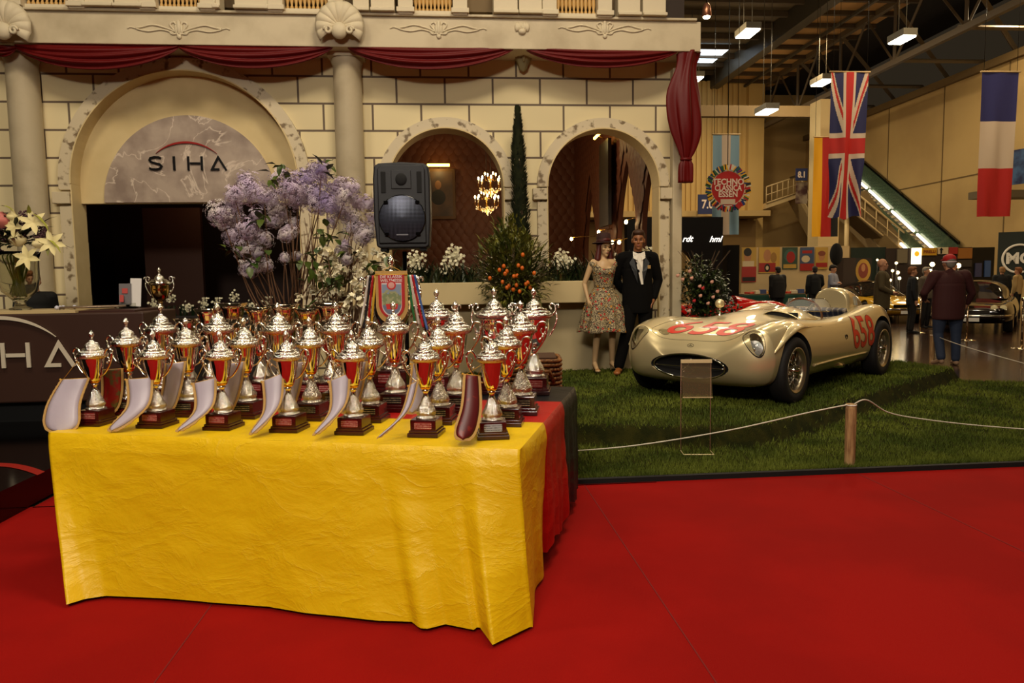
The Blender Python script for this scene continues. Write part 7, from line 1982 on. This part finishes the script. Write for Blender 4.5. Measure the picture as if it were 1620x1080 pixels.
# dark cabinets, signs on the right half
board(1345, 391, 1400, 470, 26.5, mat('dark_green_board', (18, 34, 24), .7), 'backdrop_panel', 'dark green backdrop panel between the posters and the lit sign', 'panel')
board(1535, 391, 1571, 470, 26.0, M_DARK, 'backdrop_panel', 'black backdrop panel right of the advertising signs', 'panel')
board(1400, 391, 1535, 470, 26.0, mat('brown_board', (40, 26, 18), .7), 'backdrop_panel', 'brown backdrop panel behind the red cap man', 'panel')
a = at(1323, 402, 23.3); od = empty('oval_display', (a.x, a.y, 0), 0, 'tall black oval hat shaped display on a pole above the stall', 'display')
MB().ell((0, 0, a.z), (.21, .16, .36), 24, 16).build('oval_head', mat('plush_black', (8, 7, 8), .95), od); MB().tube([(0, 0, 0), (0, 0, a.z-.3)], .02, 8).build('pole', M_DARK, od)
def adsign(px0, py0, px1, py1, lab, bg, txt=None, tc=None, sz=.2, em=0, D=25.94):
    a = at(px0, 440, D); b = at(px1, 440, D); a.z = at(px0, py1, D).z; b.z = at(px1, py0, D).z; ex = V3((b.x-a.x, b.y-a.y, 0)); w = ex.length; h = b.z-a.z
    o = empty('advertising_sign', (a+b)/2, atan2(ex.y, ex.x), lab, 'sign', 'signs hung on the stall backdrop')
    MB().box((0, 0, 0), (w, .05, h)).build('panel', bg, o)
    if txt: text('lettering', txt, sz, tc, T(0, -.03, -.01) @ FACE, o, bold=.006)
    return o
adsign(1457, 392, 1480, 404, 'yellow enamel sign with dark lettering right of the lit sign', pm((190, 140, 30)), 'PIRELLI', pm((110, 40, 20)), .14)
_ws = adsign(1482, 391, 1498, 402, 'white sign with an upward arrow', pm(W1), None)
MB().prism([(-.03, -.11), (.03, -.11), (.03, .02), (.08, .02), (0, .11), (-.08, .02), (-.03, .02)], -.032, -.026, M=T(-.07, 0, 0)).build('arrow', M_BLACK, _ws)
adsign(1499, 391, 1513, 402, 'small red and white sign beside the arrow sign', pm(R1_), None)
adsign(1514, 392, 1536, 409, 'ochre sign above the smaller plates', pm((150, 96, 36)), None)
adsign(1514, 411, 1536, 422, 'dark plate with pale lettering under the ochre sign', pm((60, 50, 40)), None)
adsign(1418, 394, 1434, 416, 'framed grey picture left of the lit sign', pm((110, 100, 80)), None)
adsign(1542, 416, 1552, 438, 'small blue and yellow poster on the black panel, left', pm((60, 60, 90)), None)
adsign(1557, 412, 1566, 438, 'small blue and yellow poster on the black panel, right', pm((60, 84, 130)), None)
q = adsign(1441, 392, 1456, 418, 'brightly lit white advertising sign with orange figure', mat('lit_white', (255, 236, 190), emit=2.4), None)
MB().ell((0, -.03, .08), (.09, .01, .1), 12, 8).build('orange_figure', mat('lit_orange', (255, 120, 20), emit=2), q)
for k, (px, py, r_) in enumerate([(1418, 416, .05), (1420, 431, .07), (1412, 428, .05), (1423, 440, .06), (1470, 444, .08), (1472, 428, .06), (1475, 418, .09), (1516, 420, .1), (1409, 443, .05), (1451, 440, .04), (1388, 411, .04), (1462, 427, .05)]):
    p_ = at(px, py, 22.5+.12*k); o = empty('stall_lamp', p_, 0, 'small glowing stall lamp %s' % ['left of the lit sign, topmost', 'left of the lit sign, beneath a framed picture', 'just right of the bald head', 'above the dark haired woman', 'at the shoulder of the red cap man', 'left of the red cap', 'left of the cap, highest of the cluster', 'right of the red cap', 'beside the bald man, lowest', 'below the brightly lit sign', 'left of the bald man by the round poster', 'between the lit sign and red cap'][k], 'lamp', 'small bright lamps on the stall')
    MB().ell((0, 0, 0), r_*.8, 10, 8).build('bulb', mat('bulb_warm', (255, 220, 150), emit=12), o); MB().tube([(0, 0, -r_), (0, 0, .0-p_.z)], .015, 5).build('stand_rod', M_DARK, o)
point('stall_glow', at(1440, 420, 22), 25, .2, (1, .8, .5)); point('stall_glow', at(1240, 400, 23.5), 18, .2, (1, .8, .5))
# shelving unit with objects
sh_ = column_box(1328, 408, 1345, 500, 24.2, .5, mat('shelf_brown', (44, 28, 18), .7), 'shelf_unit', 'dark brown shelf unit right of the man in the blue shirt', 'shelf')
# round emblem sign at the right
p_ = at(1612, 409, 24); o = empty('round_emblem', p_, -.5, 'large round black and white emblem sign with letters on the right wall', 'sign')
MB().lathe([(.50, 0), (.50, .03), (.43, .031), (.43, .03)], 48, M=RX(pi/2), caps=False).build('white_ring', M_WHITE, o)
MB().box((0, .03, .1), (1.2, .04, 1.6)).build('panel', mat('emblem_board', (30, 38, 34), .6), o)
text('lettering', 'MG', .5, M_WHITE, T(0, -.02, 0) @ FACE, o, bold=.02)
p_ = at(1610, 264, 26); o = empty('wall_banner', p_, -1.2, 'dark blue banner partly hidden behind the french flag at the right edge', 'banner')
MB().box((0, 0, 0), (1.5, .05, 1.25)).build('panel', mat('banner_blue', (22, 30, 70), .6, col2=(60, 90, 130), nscale=2.2), o)
p_ = at(1600, 308, 25); tag(MB().box(p_, (2.6, .8, .25)).build('wall_duct', mat('duct', (90, 78, 58), .6)), 'grey duct box under the dark blue banner', 'duct')

# ------------------------------------------------------------------ inside the salon
def chandelier(px, py, D, sc, lab):
    p_ = at(px, py, D); o = empty('chandelier', p_, 0, lab, 'chandelier', 'lit crystal chandeliers in the salon', sc=sc)
    mb = MB(); n = 8; mb.lathe([(.01, -.28), (.03, -.22), (.015, -.15), (.04, -.08), (.02, 0), (.03, .08), (.01, .16)], 14); mb.build('centre_stem', mat('gold_brass', (190, 140, 60), .25, .9), o)
    for k in range(n):
        a = 2*pi*k/n; r_ = .26; c_, s_ = cos(a), sin(a)
        ar = MB().tube(shrink([(0, 0, -.12), (r_*.5*c_, r_*.5*s_, -.2), (r_*c_, r_*s_, -.08), (r_*c_, r_*s_, 0)], 12), .007, 6).build('arm', mat('gold_brass', (190, 140, 60)), o)
        MB().tube([(r_*c_, r_*s_, 0), (r_*c_, r_*s_, .07)], .009, 6).build('candle', M_WHITE, ar)
        MB().ell((r_*c_, r_*s_, .105), (.019, .019, .038), 8, 8).build('flame_bulb', mat('candle_glow', (255, 214, 130), emit=22), ar)
    for k in range(4):
        a = 2*pi*k/4+.4; c_, s_ = cos(a), sin(a); ar = MB().tube([(0, 0, .1), (.12*c_, .12*s_, .05), (.13*c_, .13*s_, .16)], .006, 5).build('upper_arm', mat('gold_brass', (190, 140, 60)), o)
        MB().ell((.13*c_, .13*s_, .2), (.015, .015, .035), 8, 8).build('flame_bulb', mat('candle_glow', (255, 214, 130)), ar)
    mb = MB(); r_2 = random.Random(4)
    for k in range(70):
        a = r_2.random()*6.28; q = r_2.random()*.27; z = -.1-.16*(1-q/.27)*r_2.random()-.05*r_2.random(); mb.ell((q*cos(a), q*sin(a), z), (.011, .011, .018), 5, 4)
    mb.build('crystal_drops', mat('crystal', (240, 210, 160), .05, .2, spec=1, emit=.5), o)
    MB().tube([(0, 0, .15), (0, 0, (4.88-p_.z)/sc)], .005, 5).build('chain', M_DARK, o)
    point('chandelier_light', p_+V3((0, -.1, -.3)), 16, .2, (1, .72, .4))
chandelier(776, 290, 13.2, .85, 'upper lit crystal chandelier seen through the left window arch')
chandelier(770, 319, 15.2, .95, 'lower lit crystal chandelier seen through the left window arch')
# painting with picture lamp
a = at(694, 300, 15.6); o = empty('painting', (a.x, YI-.12, a.z), 0, 'dark portrait painting with gold frame under a picture lamp beside the speaker', 'painting')
MB().box((0, 0, 0), (.75, .06, 1.15)).build('frame', mat('dark_gold', (70, 46, 20), .5, .4), o, bevel=.01)
MB().box((0, -.034, 0), (.62, .01, 1.0)).build('canvas', mat('canvas_dark', (40, 24, 14), .5, col2=(70, 46, 26), nscale=2), o)
MB().ell((-.02, -.035, .2), (.08, .01, .11), 14, 10).build('painted_face', mat('painted_face', (110, 74, 46), .6), o)
MB().ell((-.02, -.034, -.08), (.2, .01, .2), 14, 10).build('painted_coat', mat('painted_coat', (14, 12, 16), .6), o)
l_ = MB().tube([(-.25, -.2, .62), (.25, -.2, .62)], .03, 8).build('picture_lamp', mat('picture_glow', (255, 200, 80), emit=10), o)
MB().tube([(0, 0, .58), (0, -.2, .66)], .012, 6).build('lamp_arm', mat('gold_brass', (190, 140, 60)), o)
point('picture_light', (a.x, YI-.45, a.z+.55), 5, .05, (1, .75, .3))
a = on_x(958, 235, XI-.15); o = empty('wall_mirror', (XI-.16, a.y, 3.0), 0, 'tall dark panel lit from above on the side wall seen through the right arch', 'panel')
MB().box((0, 0, .15), (.06, .75, 1.5)).build('panel', mat('dark_olive_panel', (28, 20, 13), .4), o)
MB().tube([(-.15, -.2, 1.0), (-.15, .2, 1.0)], .025, 8).build('picture_lamp', mat('picture_glow', (255, 200, 80)), o)
MB().tube([(0, 0, .95), (-.15, 0, 1.02)], .01, 6).build('lamp_arm', mat('gold_brass', (190, 140, 60)), o)
point('picture_light', (XI-.5, a.y, 3.85), 4, .05, (1, .78, .3))
for (px, py, D, l) in [(904, 378, 14.5, 'far left'), (947, 367, 13.0, 'second from left'), (997, 351, 11.5, 'highest'), (981, 383, 12.5, 'lower left of the pair'), (988, 383, 12.0, 'near the male mannequin')]:
    p_ = at(px, py, D); p_.x = min(p_.x, XI-.15); o = empty('wall_lamp', p_, 0, 'small glowing bare bulb lamp in the salon, %s' % l, 'lamp')
    MB().ell((0, 0, 0), (.028, .028, .035), 10, 8).build('bulb', mat('bulb_warm2', (255, 214, 140), emit=30), o); MB().tube([(0, 0, .03), (XI-p_.x-.01, 0, .06)], .008, 5).build('arm', mat('gold_brass', (190, 140, 60)), o)
    point('wall_lamp_light', p_+V3((-.12, 0, 0)), .8, .03, (1, .7, .35))
